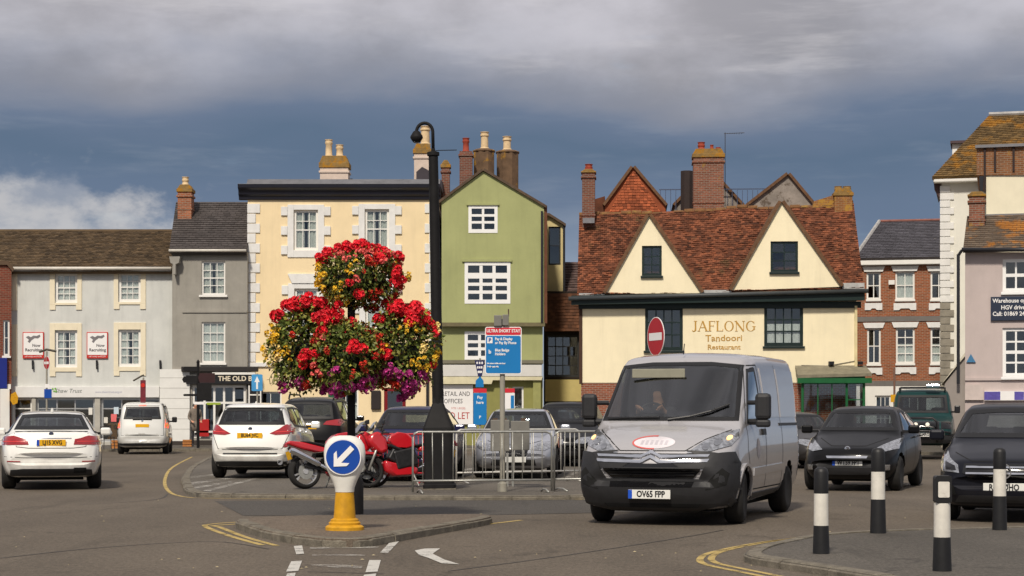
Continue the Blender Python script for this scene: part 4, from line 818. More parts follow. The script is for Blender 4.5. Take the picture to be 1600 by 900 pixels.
class Car:
    def __init__(s, name, label, sp, loc, heading, group=None, cat='car', paint_=None, z=0, scale=1.0):
        """heading: degrees the nose is turned from facing the camera squarely (positive = nose to the photo's left)"""
        s.sp = sp; s.L, s.W = sp['L'], sp['W']; s.paint = paint_
        s.root = thing(name, label, cat, (loc[0], loc[1], z), R(-heading), group); s.root.scale = (scale,) * 3
        s.body()
    def body(s):
        sp = s.sp; L = s.L
        ends = [0, .008, .02, .04, .065, .095, .13, .17, .22, .28, .34]
        ys = np.array(sorted(ends + list(np.arange(.40, L - .38, .055)) + [L - e for e in ends]))
        top, bot, belt, hw, rw = (tab(sp[k], ys) for k in ('top', 'bot', 'belt', 'hw', 'rw'))
        cr = tab(sp.get('crown', [(0, .04), (L, .04)]), ys); belt = np.minimum(belt, top - cr - .008); bot = np.minimum(bot, belt - .02)
        secs = []
        for i in range(len(ys)):
            zb, b, t, w, r, c = bot[i], belt[i], top[i], hw[i], min(rw[i], hw[i] - .04), cr[i]; zt = max(t - c, b + .004); H = b - zb
            sill = sp.get('tuck', .06)
            kp = [(0, zb), (w * .6, zb), (w - .12, zb), (w - sill, zb + .1 * min(1, H / .4)), (w - .008, zb + .36 * H), (w, zb + .62 * H), (w - .02, b - .1 * H), (w - .055, b), ((w - .055 + r) / 2 + sp.get('tumble', .012), (b + zt) / 2), (r, zt), (r * .86, t - c * .42), (r * .5, t - c * .12), (0, t)]
            P = []
            for (p, q), n in zip(zip(kp, kp[1:]), (2, 2, 2, 3, 3, 3, 3, 4, 4, 3, 4, 4)):
                for k in range(n): P.append((p[0] + (q[0] - p[0]) * k / n, p[1] + (q[1] - p[1]) * k / n))
            P.append(kp[-1]); P = np.array(P)
            for _ in range(2): Q = P.copy(); Q[1:-1] = .25 * P[:-2] + .5 * P[1:-1] + .25 * P[2:]; P = Q
            secs.append(P)
        n = len(secs[0]); hm = max(hw); bF, bR = sp.get('bow', (.16, .10)); V = []; ring = 2 * n - 2
        for y, P in zip(ys, secs):
            full = list(P) + [(-a, b) for a, b in P[::-1][1:-1]]
            for a, b in full:
                q = (y - L / 2) / (L / 2); sh = (a / hm) ** 2 * abs(q); V.append((a, y - L / 2 + (bF * sh if q < 0 else -bR * sh), b))
        Fs = [(i * ring + k, i * ring + (k + 1) % ring, (i + 1) * ring + (k + 1) % ring, (i + 1) * ring + k) for i in range(len(ys) - 1) for k in range(ring)]
        for i0 in (0, (len(ys) - 1) * ring):
            for k in range(n - 1): a, b = k, k + 1; Fs.append((i0 + a, i0 + b, i0 + (ring - b) % ring, i0 + (ring - a) % ring) if 0 < a and b < n - 1 else ((i0 + a, i0 + b, i0 + (ring - b) % ring) if a == 0 else (i0 + a, i0 + b, i0 + ring - a)))
        V = np.array(V); s.bvh = BVHTree.FromPolygons([tuple(v) for v in V], Fs); s.hm = hm
        # wheel arches: vertices close to the arch circle snap on to it, faces inside go
        R_ = sp.get('arch', sp['wr'] + .055); wz = sp['wr']; side = np.abs(V[:, 0]) > hm - .32
        kill = np.zeros(len(V), bool)
        for ay in sp['axles']:
            dy, dz = V[:, 1] - (ay - L / 2), V[:, 2] - wz; rr = np.hypot(dy, dz) + 1e-9; nr = side & (np.abs(rr - R_) < .033)
            V[nr, 1] = (ay - L / 2) + dy[nr] / rr[nr] * R_; V[nr, 2] = wz + dz[nr] / rr[nr] * R_; kill |= side & (rr < R_ + .034)
        holes = []
        for view, poly in s.windows():
            holes.append((view, s.inset(poly, .012)))
        def inside(p, poly):
            c = False; j = len(poly) - 1
            for i in range(len(poly)):
                if (poly[i][1] > p[1]) != (poly[j][1] > p[1]) and p[0] < (poly[j][0] - poly[i][0]) * (p[1] - poly[i][1]) / (poly[j][1] - poly[i][1]) + poly[i][0]: c = not c
                j = i
            return c
        keep = []
        for f in Fs:
            c = V[list(f)].mean(0)
            if all(kill[i] for i in f): continue
            v0, v1, v2 = V[f[0]], V[f[1]], V[f[2]]; nn = np.cross(v1 - v0, v2 - v0); nn = nn / (np.linalg.norm(nn) + 1e-12)
            bad = False
            for view, poly in holes:
                if view == 'front' and (c[1] > 0 or abs(nn[1]) < .15): continue
                if view == 'rear' and (c[1] < 0 or abs(nn[1]) < .15): continue
                if view == 'left' and c[0] > -.25: continue
                if view == 'right' and c[0] < .25: continue
                if inside((c[0], c[2]) if view in ('front', 'rear') else (c[1], c[2]), poly): bad = True; break
            if not bad: keep.append(f)
        m = MB(); m.add(V, keep); s.bodyo = m.build('body', s.paint, s.root, angle=50)
        # arch liners, floor pan
        for ay in sp['axles']:
            for sx in (-1, 1):
                a = MB(); x1 = sx * (hm - .34); N = 20; vs = []
                for k in range(N + 1):
                    t = math.pi * (k / N) * 1.2 - math.pi * .1; cy, cz = ay - L / 2 + R_ * math.cos(t), wz + R_ * math.sin(t)
                    hit = s.bvh.ray_cast(Vector((sx * 9, cy, max(cz, .26))), Vector((-sx, 0, 0))); x0 = hit[0].x - sx * .012 if hit[0] is not None else sx * (hm - .1)
                    if abs(x0) < abs(x1) + .02: x0 = x1 + sx * .02
                    vs += [(x0, cy, cz), (x1, cy, cz)]
                a.add(vs, [(2 * k, 2 * k + 1, 2 * k + 3, 2 * k + 2) for k in range(N)]); a.add([vs[2 * k + 1] for k in range(N + 1)], [tuple(range(N + 1))])
                a.build('wheel_arch_liner', UNDER, s.root, fix=False)
        fl = MB(); z0 = min(b for _, b in sp['bot']); ax = sp['axles']; fl.box(-hm + .35, ax[0] - L / 2 - .3, z0 - .03, hm - .35, ax[1] - L / 2 + .35, z0 + .12); fl.build('underbody', UNDER, s.root)
        s.wheels(); s.glaze()
    def wheels(s):
        sp = s.sp; r, w = sp['wr'], sp.get('tw', .2); rr = r * sp.get('rimf', .66)
        ty = MB().lathe([(rr, -w / 2), (rr + .02, -w / 2 - .01), (r - .05, -w / 2 - .008), (r - .012, -w / 2 + .02), (r, -w / 2 + .045), (r, w / 2 - .045), (r - .012, w / 2 - .02), (r - .05, w / 2 + .008), (rr + .02, w / 2 + .01), (rr, w / 2)], 28, axis='x').mesh('tyre', TYRE, angle=40)
        k = MB().lathe([(rr, -w / 2 + .0), (rr, w / 2 - .005), (rr - .012, w / 2 - .002), (rr - .02, w / 2 - .03), (rr - .03, w / 2 - .08), (.09, w / 2 - .09), (.001, w / 2 - .09)], 28, axis='x', mi=1); ns = sp.get('spokes', 7)
        k.lathe([(.07, w / 2 - .1), (.065, w / 2 - .012), (.03, w / 2 - .004), (.001, w / 2 - .004)], 14, axis='x')
        for q in range(ns):
            a = 2 * math.pi * q / ns; M3 = Matrix.Rotation(a, 3, 'X'); k.obox(M3 @ Vector((w / 2 - .025, 0, (rr + .04) / 2)), (.03, .05 if ns < 10 else .03, rr - .06), M3)
        rim = k.mesh('wheel', [sp.get('rimm', RIM), RIMD], angle=40)
        for i, ay in enumerate(sp['axles']):
            for sx in (-1, 1):
                wo = link('wheel', rim, s.root, (sx * (s.hm - w / 2 - .03), ay - s.L / 2, r), (0, 0, (0 if sx > 0 else math.pi) + (R(sp.get('steer', 0)) if i == 0 else 0)))
                link('tyre', ty, wo)
    def windows(s):
        out = []
        for v, p in s.sp.get('glass', []):
            if v == 'side': out += [('left', s.sh(p)), ('right', s.sh(p))]
            elif v in ('left', 'right'): out.append((v, s.sh(p)))
            else: out.append((v, p if len(p) > 2 and p[0][0] != 0 or True else p))
        return out
    def sh(s, p): return [(a - s.L / 2, b) for a, b in p]
    def inset(s, poly, d):
        P = [Vector((a, b)) for a, b in poly]; A = sum(P[i - 1].x * P[i].y - P[i].x * P[i - 1].y for i in range(len(P))); sg = 1 if A > 0 else -1; out = []
        for i in range(len(P)):
            a, b, c = P[i - 1], P[i], P[(i + 1) % len(P)]; n1 = Vector((-(b - a).y, (b - a).x)).normalized() * sg; n2 = Vector((-(c - b).y, (c - b).x)).normalized() * sg
            k = (n1 + n2); k = k / max(.25, k.dot(k)) * 2
            out.append((b.x + k.x * d, b.y + k.y * d))
        return out
    def patch(s, name, loops, view, mat, off=.006, parent=None, skirt=.012, step=.06, rnd_=0, smooth=True):
        if loops and not hasattr(loops[0][0], '__len__'): loops = [loops]
        flat = [q for l in loops for q in l]; bm = bmesh.new(); vs = [bm.verts.new((a, b, 0)) for a, b in flat]
        for t in tessellate_polygon([[Vector((a, b, 0)) for a, b in l] for l in loops]):
            try: bm.faces.new([vs[i] for i in t])
            except ValueError: pass
        for ax in (0, 1):
            lo, hi = min(p[ax] for p in flat), max(p[ax] for p in flat); k = math.floor(lo / step) + 1
            while k * step < hi:
                nn = [0, 0, 0]; nn[ax] = 1; co = [0, 0, 0]; co[ax] = k * step
                bmesh.ops.bisect_plane(bm, geom=bm.verts[:] + bm.edges[:] + bm.faces[:], plane_co=co, plane_no=nn); k += 1
        bm.verts.ensure_lookup_table(); dead = []
        for v in bm.verts:
            a, b = v.co.x, v.co.y
            o, d = {'front': ((a, -9, b), (0, 1, 0)), 'rear': ((a, 9, b), (0, -1, 0)), 'left': ((-9, a, b), (1, 0, 0)), 'right': ((9, a, b), (-1, 0, 0)), 'top': ((a, b, 9), (0, 0, -1))}[view]
            hit = s.bvh.ray_cast(Vector(o), Vector(d))
            if hit[0] is None: dead.append(v); continue
            n = hit[1]; n = n if n.dot(Vector(d)) < 0 else -n; v.co = hit[0] + n * off; v.normal = n
        if dead: bmesh.ops.delete(bm, geom=dead, context='VERTS')
        if skirt:
            dv = Vector({'front': (0, 1, 0), 'rear': (0, -1, 0), 'left': (1, 0, 0), 'right': (-1, 0, 0), 'top': (0, 0, -1)}[view]); ed = [e for e in bm.edges if e.is_boundary]
            r = bmesh.ops.extrude_edge_only(bm, edges=ed); bmesh.ops.translate(bm, verts=[q for q in r['geom'] if isinstance(q, bmesh.types.BMVert)], vec=dv * (skirt + off))
        bmesh.ops.recalc_face_normals(bm, faces=bm.faces); me = bpy.data.meshes.new(name); bm.to_mesh(me); bm.free(); me.materials.append(mat)
        me.polygons.foreach_set('use_smooth', [True] * len(me.polygons)); me.set_sharp_from_angle(angle=R(40))
        return link(name, me, parent or s.root)
    def line(s, pts, view, w=.012, mat=None, off=.002, name='shut_line'):
        P = [Vector(p) for p in pts]; Lf, Rt = [], []
        for i, p in enumerate(P):
            t = (P[min(i + 1, len(P) - 1)] - P[max(i - 1, 0)]).normalized(); n = Vector((-t.y, t.x)) * w / 2; Lf.append(tuple(p + n)); Rt.append(tuple(p - n))
        return s.patch(name, Lf + Rt[::-1], view, mat or UNDER, off, skirt=.0, step=.08)
    def sides(s, name, poly, mat, **k):
        for v in ('left', 'right'): s.patch(name, [s.sh(l) for l in poly] if hasattr(poly[0][0], '__len__') else s.sh(poly), v, mat, **k)
    def pair(s, name, poly, view, mat, **k):
        o = [s.patch(name, poly, view, mat, **k)]; o.append(s.patch(name, [(-a, b) for a, b in poly][::-1], view, mat, **k)); return o
    def glaze(s):
        nm = {'front': 'windscreen', 'rear': 'rear_window', 'left': 'side_window', 'right': 'side_window'}
        for view, poly in s.windows():
            g = s.patch(nm[view], poly, view, s.sp.get('gm', CARGL) if view == 'front' else s.sp.get('gmr', s.sp.get('gm', CARGL)), off=.004, skirt=0)
            b = s.sp.get('frit', .045 if view in ('front', 'rear') else .025)
            s.patch('seal', [s.inset(poly, -.018), s.inset(poly, b)], view, SEAL, off=.007, parent=g, skirt=.01)
        sp = s.sp; cab = sp.get('cabin')
        if not cab: return
        fz, yd, yb, hwid, sz = cab    # floor height, dash y, cabin end y, half width, seat-back top
        m = MB(); L2 = s.L / 2
        m.box(-hwid, yd - L2, fz, hwid, yd - L2 + .45, sp.get('dash', fz + .55)); m.box(-hwid, yd - L2, fz - .02, hwid, yb - L2, fz + .02); m.box(-hwid, yb - L2 - .05, fz, hwid, yb - L2, fz + .4); m.build('cabin', SEATM, s.root, bevel=.03)
        for i, (sy, n) in enumerate(sp.get('seats', [])):
            for x in ((-.36, .36) if n == 2 else (-.42, 0, .42)):
                q = MB(); q.obox((x, sy - L2, (fz + sz) / 2 - .03), (.44, .14, sz - fz - .06), Matrix.Rotation(R(-10), 3, 'X')); q.obox((x, sy - L2 + .06, sz + .07), (.25, .1, .18)); q.obox((x, sy - L2 - .25, fz + .22), (.46, .5, .16)); q.build('seat', SEATL if sp.get('pale') else SEATM, s.root, bevel=.05)
    def plate(s, txt, view, z, mat, x=0, w=.52, blue=True, tilt=0, out=.012):
        d = 1 if view == 'front' else -1; hit = s.bvh.ray_cast(Vector((x, -9 * d, z)), Vector((0, d, 0))); y = hit[0].y - d * out
        o = MB().box(-w / 2, -.008, -.056, w / 2, .008, .056).build('number_plate', mat, s.root, loc=(x, y, z), rot=(0, 0, 0 if d > 0 else math.pi), bevel=.004)
        if blue: MB().box(-w / 2, -.0095, -.054, -w / 2 + .05, -.0085, .054).build('plate_band', PLB, o)
        if txt: t = text(txt, .108, PLK, o, (.02 if blue else 0, -.0095, 0), name='plate_lettering', ext=.0008, bold=.0035, sx=.80)
        return o
    def mirror(s, y, z, x, w=.2, h=.15, d=.12, mat=None, sides_=(-1, 1), arm=True):
        for sx in sides_:
            m = MB().obox((sx * (x + w / 2), y - s.L / 2, z + h / 2), (w, d, h)); o = m.build('wing_mirror', mat or s.paint, s.root, bevel=min(w, h, d) * .3)
            MB().box(sx * (x - .1), y - s.L / 2 - .02, z + .01, sx * (x + .04), y - s.L / 2 + .03, z + .06).build('mirror_arm', SEAL, o)
    def badge(s, view, x, z, r=.04, mat=None, out=.006):
        d = 1 if view == 'front' else -1; hit = s.bvh.ray_cast(Vector((x, -9 * d, z)), Vector((0, d, 0))); o = MB().lathe([(r, -.012), (r, .0), (r * .8, .008), (.001, .01)], 20, axis='y').build('badge', mat or CHROME, s.root, loc=(x, hit[0].y, z), rot=(0, 0, math.pi if d > 0 else 0), angle=30)
        return o
    def handle(s, y, z, mat=None):
        for sx in (-1, 1): MB().box(sx * (s.hm - .02), y - s.L / 2 - .09, z - .015, sx * (s.hm + .02), y - s.L / 2 + .09, z + .015).build('door_handle', mat or s.paint, s.root, bevel=.01)
def mk(L, W, H, cy, cz, ry, re, tail, wr, axles, nose=.66, bonnet=.8, belt=(.88, .95), roofw=.58, bowF=.17, bowR=.1, **k):
    h = W / 2; tl = [p[0] for p in tail]
    d = dict(L=L, W=W, wr=wr, axles=axles, bow=(bowF, bowR),
        top=[(0, nose - .12), (.03, nose), (.11, nose + .07), (.4, bonnet), (cy, cz), (cy + .08, cz + .03), (ry, H - .05), (ry + .4, H - .004), ((ry + re) / 2 + .2, H), (re, H - .04)] + tail,
        bot=[(0, .42), (.04, .28), (.16, .2), (axles[0], .2), (axles[1], .21), (L - .16, .24), (L - .04, .32), (L, .46)],
        belt=[(0, nose - .16), (.1, nose - .03), (.5, bonnet - .06), (cy, belt[0]), (re, belt[1]), (L - .3, belt[1] + .01), (L - .08, belt[1] - .06), (L, .58)],
        hw=[(0, h * .74), (.1, h * .86), (.35, h * .95), (.9, h * .995), (1.6, h), (L - 1.2, h), (L - .6, h * .98), (L - .2, h * .93), (L - .05, h * .88), (L, h * .78)],
        rw=[(0, h * .6), (.12, h * .72), (.45, h * .8), (cy - .1, h * .84), (cy + .1, h * .80), (ry, roofw * 1.03), (ry + .6, roofw), (re, roofw * .97), (tl[0], roofw), (L - .1, h * .78), (L, h * .66)],
        crown=[(0, .03), (.4, .05), (cy, .06), (ry, .05), (re, .05), (L, .04)])
    d.update(k); return d
def mirror_poly(half): return half + [(-a, b) for a, b in half[::-1]]
# --- white saloon, seen from behind
sp = mk(4.9, 1.86, 1.47, 1.42, 1.0, 2.15, 3.55, [(3.8, 1.35), (4.28, 1.10), (4.42, 1.085), (4.74, 1.09), (4.82, 1.03), (4.86, .88), (4.9, .70)], .335, (.85, 3.82), belt=(.9, .98), roofw=.60, bowR=.2,
    glass=[('front', mirror_poly([(.66, 1.05), (.52, 1.37)])), ('rear', mirror_poly([(.655, 1.125), (.535, 1.365), (.25, 1.385)])), ('side', [(1.75, .98), (2.3, 1.36), (3.4, 1.37), (3.95, 1.06)])], cabin=(.45, 1.6, 3.9, .62, 1.02), seats=[(2.6, 2), (3.55, 3)], pale=True, gm=CARGL, tw=.24)
x, y = gp(82, 766); c = Car('white_saloon', 'white saloon car seen from behind at the left edge, driving away', sp, (x - .55, y + 2.25), 180 - 13.2, paint_=carpaint('paint_white', S3(240, 239, 233)))
for o in c.pair('tail_lamp', [(.40, .84), (.90, .83), (.91, .90), (.86, .985), (.66, 1.0), (.52, .955), (.42, .935)], 'rear', REDL, off=.012): pass
c.pair('lamp_strip', [(.46, .885), (.86, .885), (.86, .905), (.46, .90)], 'rear', M('lamp_glow', (.6, .05, .05), .2, 0), off=.016); c.pair('reflector', [(.55, .52), (.78, .525), (.78, .545), (.55, .54)], 'rear', REDL, off=.01)
c.plate('LJ15 XVG', 'rear', .875, PLY); c.badge('rear', 0, 1.03, .045, M('badge_dark', (.05, .06, .1), .2)); c.line([(-.62, .80), (-.40, .775), (.40, .775), (.62, .80)], 'rear', .012); c.line([(-.84, .62), (-.5, .60), (.5, .60), (.84, .62)], 'rear', .012)
c.line([(-.66, 1.075), (0, 1.075), (.66, 1.075)], 'rear', .012); c.line([(-.62, .80), (-.66, 1.05)], 'rear', .012); c.line([(.62, .80), (.66, 1.05)], 'rear', .012); c.patch('plate_recess_trim', [(-.36, .945), (.36, .945), (.36, .962), (-.36, .962)], 'rear', CHROME, off=.008)
c.patch('bumper_valance', mirror_poly([(.74, .27), (.72, .38), (.5, .40)]), 'rear', PLAST, off=.012); c.patch('exhaust', [(-.62, .33), (-.4, .33), (-.4, .42), (-.62, .42)], 'rear', UNDER, off=.02); c.mirror(1.85, .98, .92); c.handle(2.9, .9); c.handle(3.7, .92)
MB().lathe([(.03, 0), (.025, .05), (.004, .08)], 8).build('fin_aerial', c.paint, c.root, loc=(0, 1.05, 1.44))
# --- white compact people carrier in the car park
sp = mk(4.34, 1.80, 1.57, 1.05, 1.03, 1.85, 3.6, [(3.92, 1.47), (4.12, 1.15), (4.2, 1.08), (4.27, .95), (4.31, .8), (4.34, .66)], .325, (.86, 3.53), belt=(.95, 1.05), roofw=.62, bowR=.16,
    glass=[('front', mirror_poly([(.66, 1.09), (.52, 1.43)])), ('rear', mirror_poly([(.665, 1.125), (.58, 1.42), (.2, 1.445)])), ('side', [(1.5, 1.03), (2.05, 1.44), (2.65, 1.46), (2.68, 1.06)]), ('side', [(2.76, 1.06), (2.74, 1.46), (3.3, 1.45), (3.72, 1.2), (3.5, 1.09)])], cabin=(.45, 1.3, 3.5, .62, 1.05), seats=[(2.2, 2), (3.15, 3)], gmr=CARGLD, tw=.22)
x, y = gp(388, 748, CPZ); c = Car('white_people_carrier', 'white compact people carrier parked beside the red motorcycle, seen from behind', sp, (x + .1, y + 2.0), 180 + 1.5, paint_=MATS['paint_white'], z=CPZ)
c.pair('tail_lamp', [(.40, .93), (.52, .90), (.86, .92), (.885, 1.0), (.84, 1.12), (.70, 1.11), (.58, 1.02)], 'rear', REDL, off=.012); c.pair('lamp_strip', [(.5, .945), (.84, .96), (.84, .985), (.52, .965)], 'rear', MATS['lamp_glow'], off=.016)
c.plate('BU64 JVC', 'rear', .89, PLY, blue=False); c.badge('rear', 0, 1.02, .045, MATS['badge_dark']); c.line([(-.66, .62), (-.5, .60), (.5, .60), (.66, .62)], 'rear', .012); c.line([(-.66, .62), (-.78, .9)], 'rear', .012); c.line([(.66, .62), (.78, .9)], 'rear', .012); c.patch('bumper_line', mirror_poly([(.56, .50), (.56, .535)]), 'rear', PLAST, off=.006)
c.patch('bumper_valance', mirror_poly([(.78, .26), (.74, .36), (.4, .37)]), 'rear', PLAST, off=.012); o = MB().lathe([(.05, -.06), (.055, 0), (.04, .0), (.035, -.05)], 16, axis='y').build('exhaust', CHROME, c.root, loc=(-.62, 2.09, .34)); c.mirror(1.6, 1.02, .9); c.handle(2.3, .95); c.handle(3.2, .97)
c.patch('roof_spoiler', mirror_poly([(.62, 1.445), (.56, 1.50), (.2, 1.52)]), 'rear', c.paint, off=.03); MB().lathe([(.03, 0), (.02, .05), (.004, .07)], 8).build('fin_aerial', c.paint, c.root, loc=(0, 1.3, 1.53))
c.sides('shut_line', [(2.70, .35), (2.72, .35), (2.735, 1.45), (2.715, 1.45)], UNDER, off=.002, skirt=0)
# --- silver-white delivery estate near the shops
sp = mk(4.4, 1.80, 1.83, .95, 1.12, 1.65, 3.95, [(4.15, 1.76), (4.28, 1.25), (4.34, 1.15), (4.37, .9), (4.4, .7)], .315, (.86, 3.55), belt=(1.05, 1.13), roofw=.68, bowR=.10, bonnet=.92, nose=.72,
    glass=[('front', mirror_poly([(.70, 1.2), (.58, 1.66)])), ('rear', mirror_poly([(.62, 1.24), (.55, 1.64)])), ('side', [(1.4, 1.12), (1.85, 1.66), (2.5, 1.68), (2.5, 1.14)]), ('side', [(2.62, 1.14), (2.62, 1.68), (3.7, 1.66), (3.75, 1.2)])], cabin=(.5, 1.2, 3.6, .62, 1.15), seats=[(2.0, 2), (3.0, 3)], gmr=CARGLD)
x, y = gp(227, 710); c = Car('silver_estate_van', 'silver-white estate van with glowing tail lamps beside the charity shop', sp, (x - .4, y + 2.1), 180 - 8, cat='van', paint_=carpaint('paint_pale_silver', S3(222, 222, 217), .1))
c.pair('tail_lamp', [(.76, .92), (.87, .90), (.87, 1.2), (.78, 1.24)], 'rear', REDLIT, off=.012); c.pair('indicator_lamp', [(.775, .97), (.86, .965), (.86, 1.05), (.775, 1.06)], 'rear', AMBER, off=.016); c.plate(None, 'rear', 1.0, PLY, w=.46, blue=False); c.badge('rear', 0, 1.16, .04)
c.patch('bumper', mirror_poly([(.84, .30), (.86, .6), (.45, .63)]), 'rear', c.paint, off=.03); c.patch('bumper_strip', mirror_poly([(.84, .32), (.84, .40)]), 'rear', PLAST, off=.04); c.line([(-.72, .65), (-.74, 1.7), (.74, 1.7), (.72, .65), (-.72, .65)], 'rear', .014); c.mirror(1.5, 1.1, .9, .18, .2, .12, SEAL); c.patch('brake_lamp', mirror_poly([(.12, 1.685), (.12, 1.72)]), 'rear', REDLIT, off=.01)
# --- black sports utility car
sp = mk(4.75, 1.92, 1.80, 1.3, 1.12, 2.0, 3.95, [(4.3, 1.68), (4.52, 1.25), (4.58, 1.18), (4.68, 1.0), (4.72, .8), (4.75, .65)], .37, (.9, 3.8), belt=(1.05, 1.14), roofw=.66, bonnet=.98, nose=.8, bowR=.14,
    glass=[('front', mirror_poly([(.68, 1.2), (.58, 1.63)])), ('rear', mirror_poly([(.66, 1.22), (.58, 1.62), (.2, 1.645)])), ('side', [(1.8, 1.13), (2.25, 1.64), (2.9, 1.68), (2.92, 1.15)]), ('side', [(3.0, 1.15), (2.98, 1.68), (3.9, 1.66), (4.15, 1.3), (4.0, 1.17)])], cabin=(.5, 1.5, 4.0, .64, 1.15), seats=[(2.4, 2), (3.4, 3)], gm=CARGLD)
BKP = carpaint('paint_black', (.006, .006, .007)); c = Car('black_sports_utility', 'black sports utility car with roof rails parked beyond the white people carrier', sp, (PX(487, 49), 51.2), 180 + 3, paint_=BKP, z=CPZ)
c.pair('tail_lamp', [(.42, 1.05), (.86, 1.02), (.9, 1.12), (.84, 1.2), (.5, 1.14)], 'rear', REDL, off=.014); c.plate(None, 'rear', .99, PLY, blue=False); c.mirror(1.9, 1.14, .95)
for sx in (-1, 1): MB().tube([(sx * .6, -.45, 1.76), (sx * .62, -.3, 1.86), (sx * .62, 1.3, 1.86), (sx * .6, 1.55, 1.74)], .025, 6).build('roof_rail', SEAL, c.root, smooth=True)
# --- dark blue car facing the camera behind the motorcycles
sp = mk(4.45, 1.78, 1.50, 1.3, .98, 2.0, 3.4, [(3.7, 1.38), (4.15, 1.05), (4.3, .98), (4.38, .85), (4.45, .66)], .32, (.88, 3.5), belt=(.88, .97), roofw=.60, glass=[('front', mirror_poly([(.70, 1.045), (.55, 1.40)])), ('rear', mirror_poly([(.6, 1.1), (.5, 1.35)])), ('side', [(1.7, .97), (2.2, 1.38), (3.2, 1.38), (3.75, 1.05)])], cabin=(.45, 1.5, 3.6, .62, 1.0), seats=[(2.4, 2), (3.3, 3)])
def front_face(c, z=.62, w=.62, lampz=(.58, .76), grz=(.46, .62), lamp=LAMP, bon=True):
    c.pair('head_lamp', [(w * .55, lampz[0] + .02), (w, lampz[0]), (w * 1.22, lampz[0] + .06), (w * 1.16, lampz[1]), (w * .8, lampz[1] - .03)], 'front', lamp, off=.012)
    c.patch('grille', mirror_poly([(w * .42, grz[0]), (w * .5, grz[1])]), 'front', BLK, off=.01); c.patch('lower_grille', mirror_poly([(w * .75, .28), (w * .7, .40)]), 'front', PLAST, off=.01)
    if bon: c.line([(-w * .9, lampz[1] + .02), (-w * .4, z + .08), (w * .4, z + .08), (w * .9, lampz[1] + .02)], 'front', .01)
NV = carpaint('paint_navy', S3(40, 42, 78), .3); c = Car('dark_blue_car', 'dark blue car facing forward behind the red motorcycles', sp, (PX(640, 36.5), 38.6), 5, paint_=NV, z=CPZ); front_face(c); c.mirror(1.65, .97, .9); c.plate(None, 'front', .42, PLW); c.badge('front', 0, .66, .04)
# --- silver saloon facing the camera behind the barriers
sp = mk(4.6, 1.78, 1.46, 1.4, .98, 2.1, 3.45, [(3.75, 1.35), (4.2, 1.05), (4.4, 1.0), (4.52, .9), (4.6, .66)], .325, (.9, 3.6), belt=(.88, .97), roofw=.59, glass=[('front', mirror_poly([(.69, 1.03), (.54, 1.365)])), ('rear', mirror_poly([(.6, 1.1), (.5, 1.33)])), ('side', [(1.75, .96), (2.3, 1.35), (2.75, 1.36), (2.75, .97)]), ('side', [(2.83, .97), (2.83, 1.36), (3.3, 1.35), (3.7, 1.05)])], cabin=(.45, 1.55, 3.6, .6, .98), seats=[(2.45, 2), (3.3, 3)])
SV = carpaint('paint_silver', S3(164, 168, 178), .35); c = Car('silver_saloon', 'silver saloon car facing forward behind the steel barriers', sp, (PX(814, 38), 40.2), 4, paint_=SV, z=CPZ); front_face(c); c.mirror(1.7, .96, .9); c.plate(None, 'front', .40, PLW); c.badge('front', 0, .62, .045)
c2 = Car('grey_hatchback', 'grey hatchback glimpsed between silver saloon and van mirror', sp, (PX(862, 50), 52), 12, paint_=carpaint('paint_grey', S3(120, 122, 126), .5), z=CPZ); front_face(c2); c2.mirror(1.7, .96, .9)
sp2 = dict(sp); c3 = Car('black_car', 'black car half hidden behind the silver van mirror', mk(4.5, 1.85, 1.66, 1.2, 1.06, 1.95, 3.7, [(4.0, 1.5), (4.3, 1.1), (4.42, .95), (4.5, .66)], .35, (.9, 3.6), belt=(1, 1.06), roofw=.63, glass=[('front', mirror_poly([(.70, 1.12), (.56, 1.53)])), ('rear', mirror_poly([(.6, 1.16), (.52, 1.48)]))], cabin=(.5, 1.4, 3.7, .62, 1.1), seats=[(2.3, 2)]), (PX(893, 47), 49), 8, paint_=BKP, z=CPZ); front_face(c3); c3.mirror(1.6, 1.06, .93, mat=CHROME)
# --- black hatchback behind the van
sp = mk(3.95, 1.72, 1.50, 1.0, 1.0, 1.75, 3.1, [(3.45, 1.40), (3.75, 1.05), (3.85, .95), (3.9, .8), (3.95, .62)], .31, (.8, 3.29), belt=(.92, 1.04), roofw=.57, bonnet=.84, nose=.68, bowF=.24, glass=[('front', mirror_poly([(.68, 1.065), (.53, 1.40)])), ('rear', mirror_poly([(.55, 1.12), (.48, 1.36)])), ('side', [(1.45, 1.0), (2.0, 1.39), (2.35, 1.40), (2.33, 1.02)]), ('side', [(2.42, 1.03), (2.44, 1.40), (2.85, 1.38), (3.2, 1.17), (2.95, 1.08)])], cabin=(.45, 1.25, 3.1, .58, 1.0), seats=[(2.0, 2), (2.9, 3)], tw=.2)
c = Car('black_hatchback', 'black hatchback with silver wheels behind the grey van', sp, (6.72, 35.35), 20, paint_=BKP, scale=1.04)
c.pair('head_lamp', [(.44, .72), (.62, .69), (.80, .74), (.80, .92), (.70, .88), (.56, .80)], 'front', LAMP, off=.012); c.patch('grille', mirror_poly([(.34, .58), (.36, .62)]), 'front', CHROME, off=.01); c.patch('lower_grille', mirror_poly([(.36, .30), (.56, .46), (.5, .5)]), 'front', PLAST, off=.01); c.pair('fog_lamp', [(.60, .38), (.70, .38), (.71, .47), (.61, .47)], 'front', LAMP, off=.012)
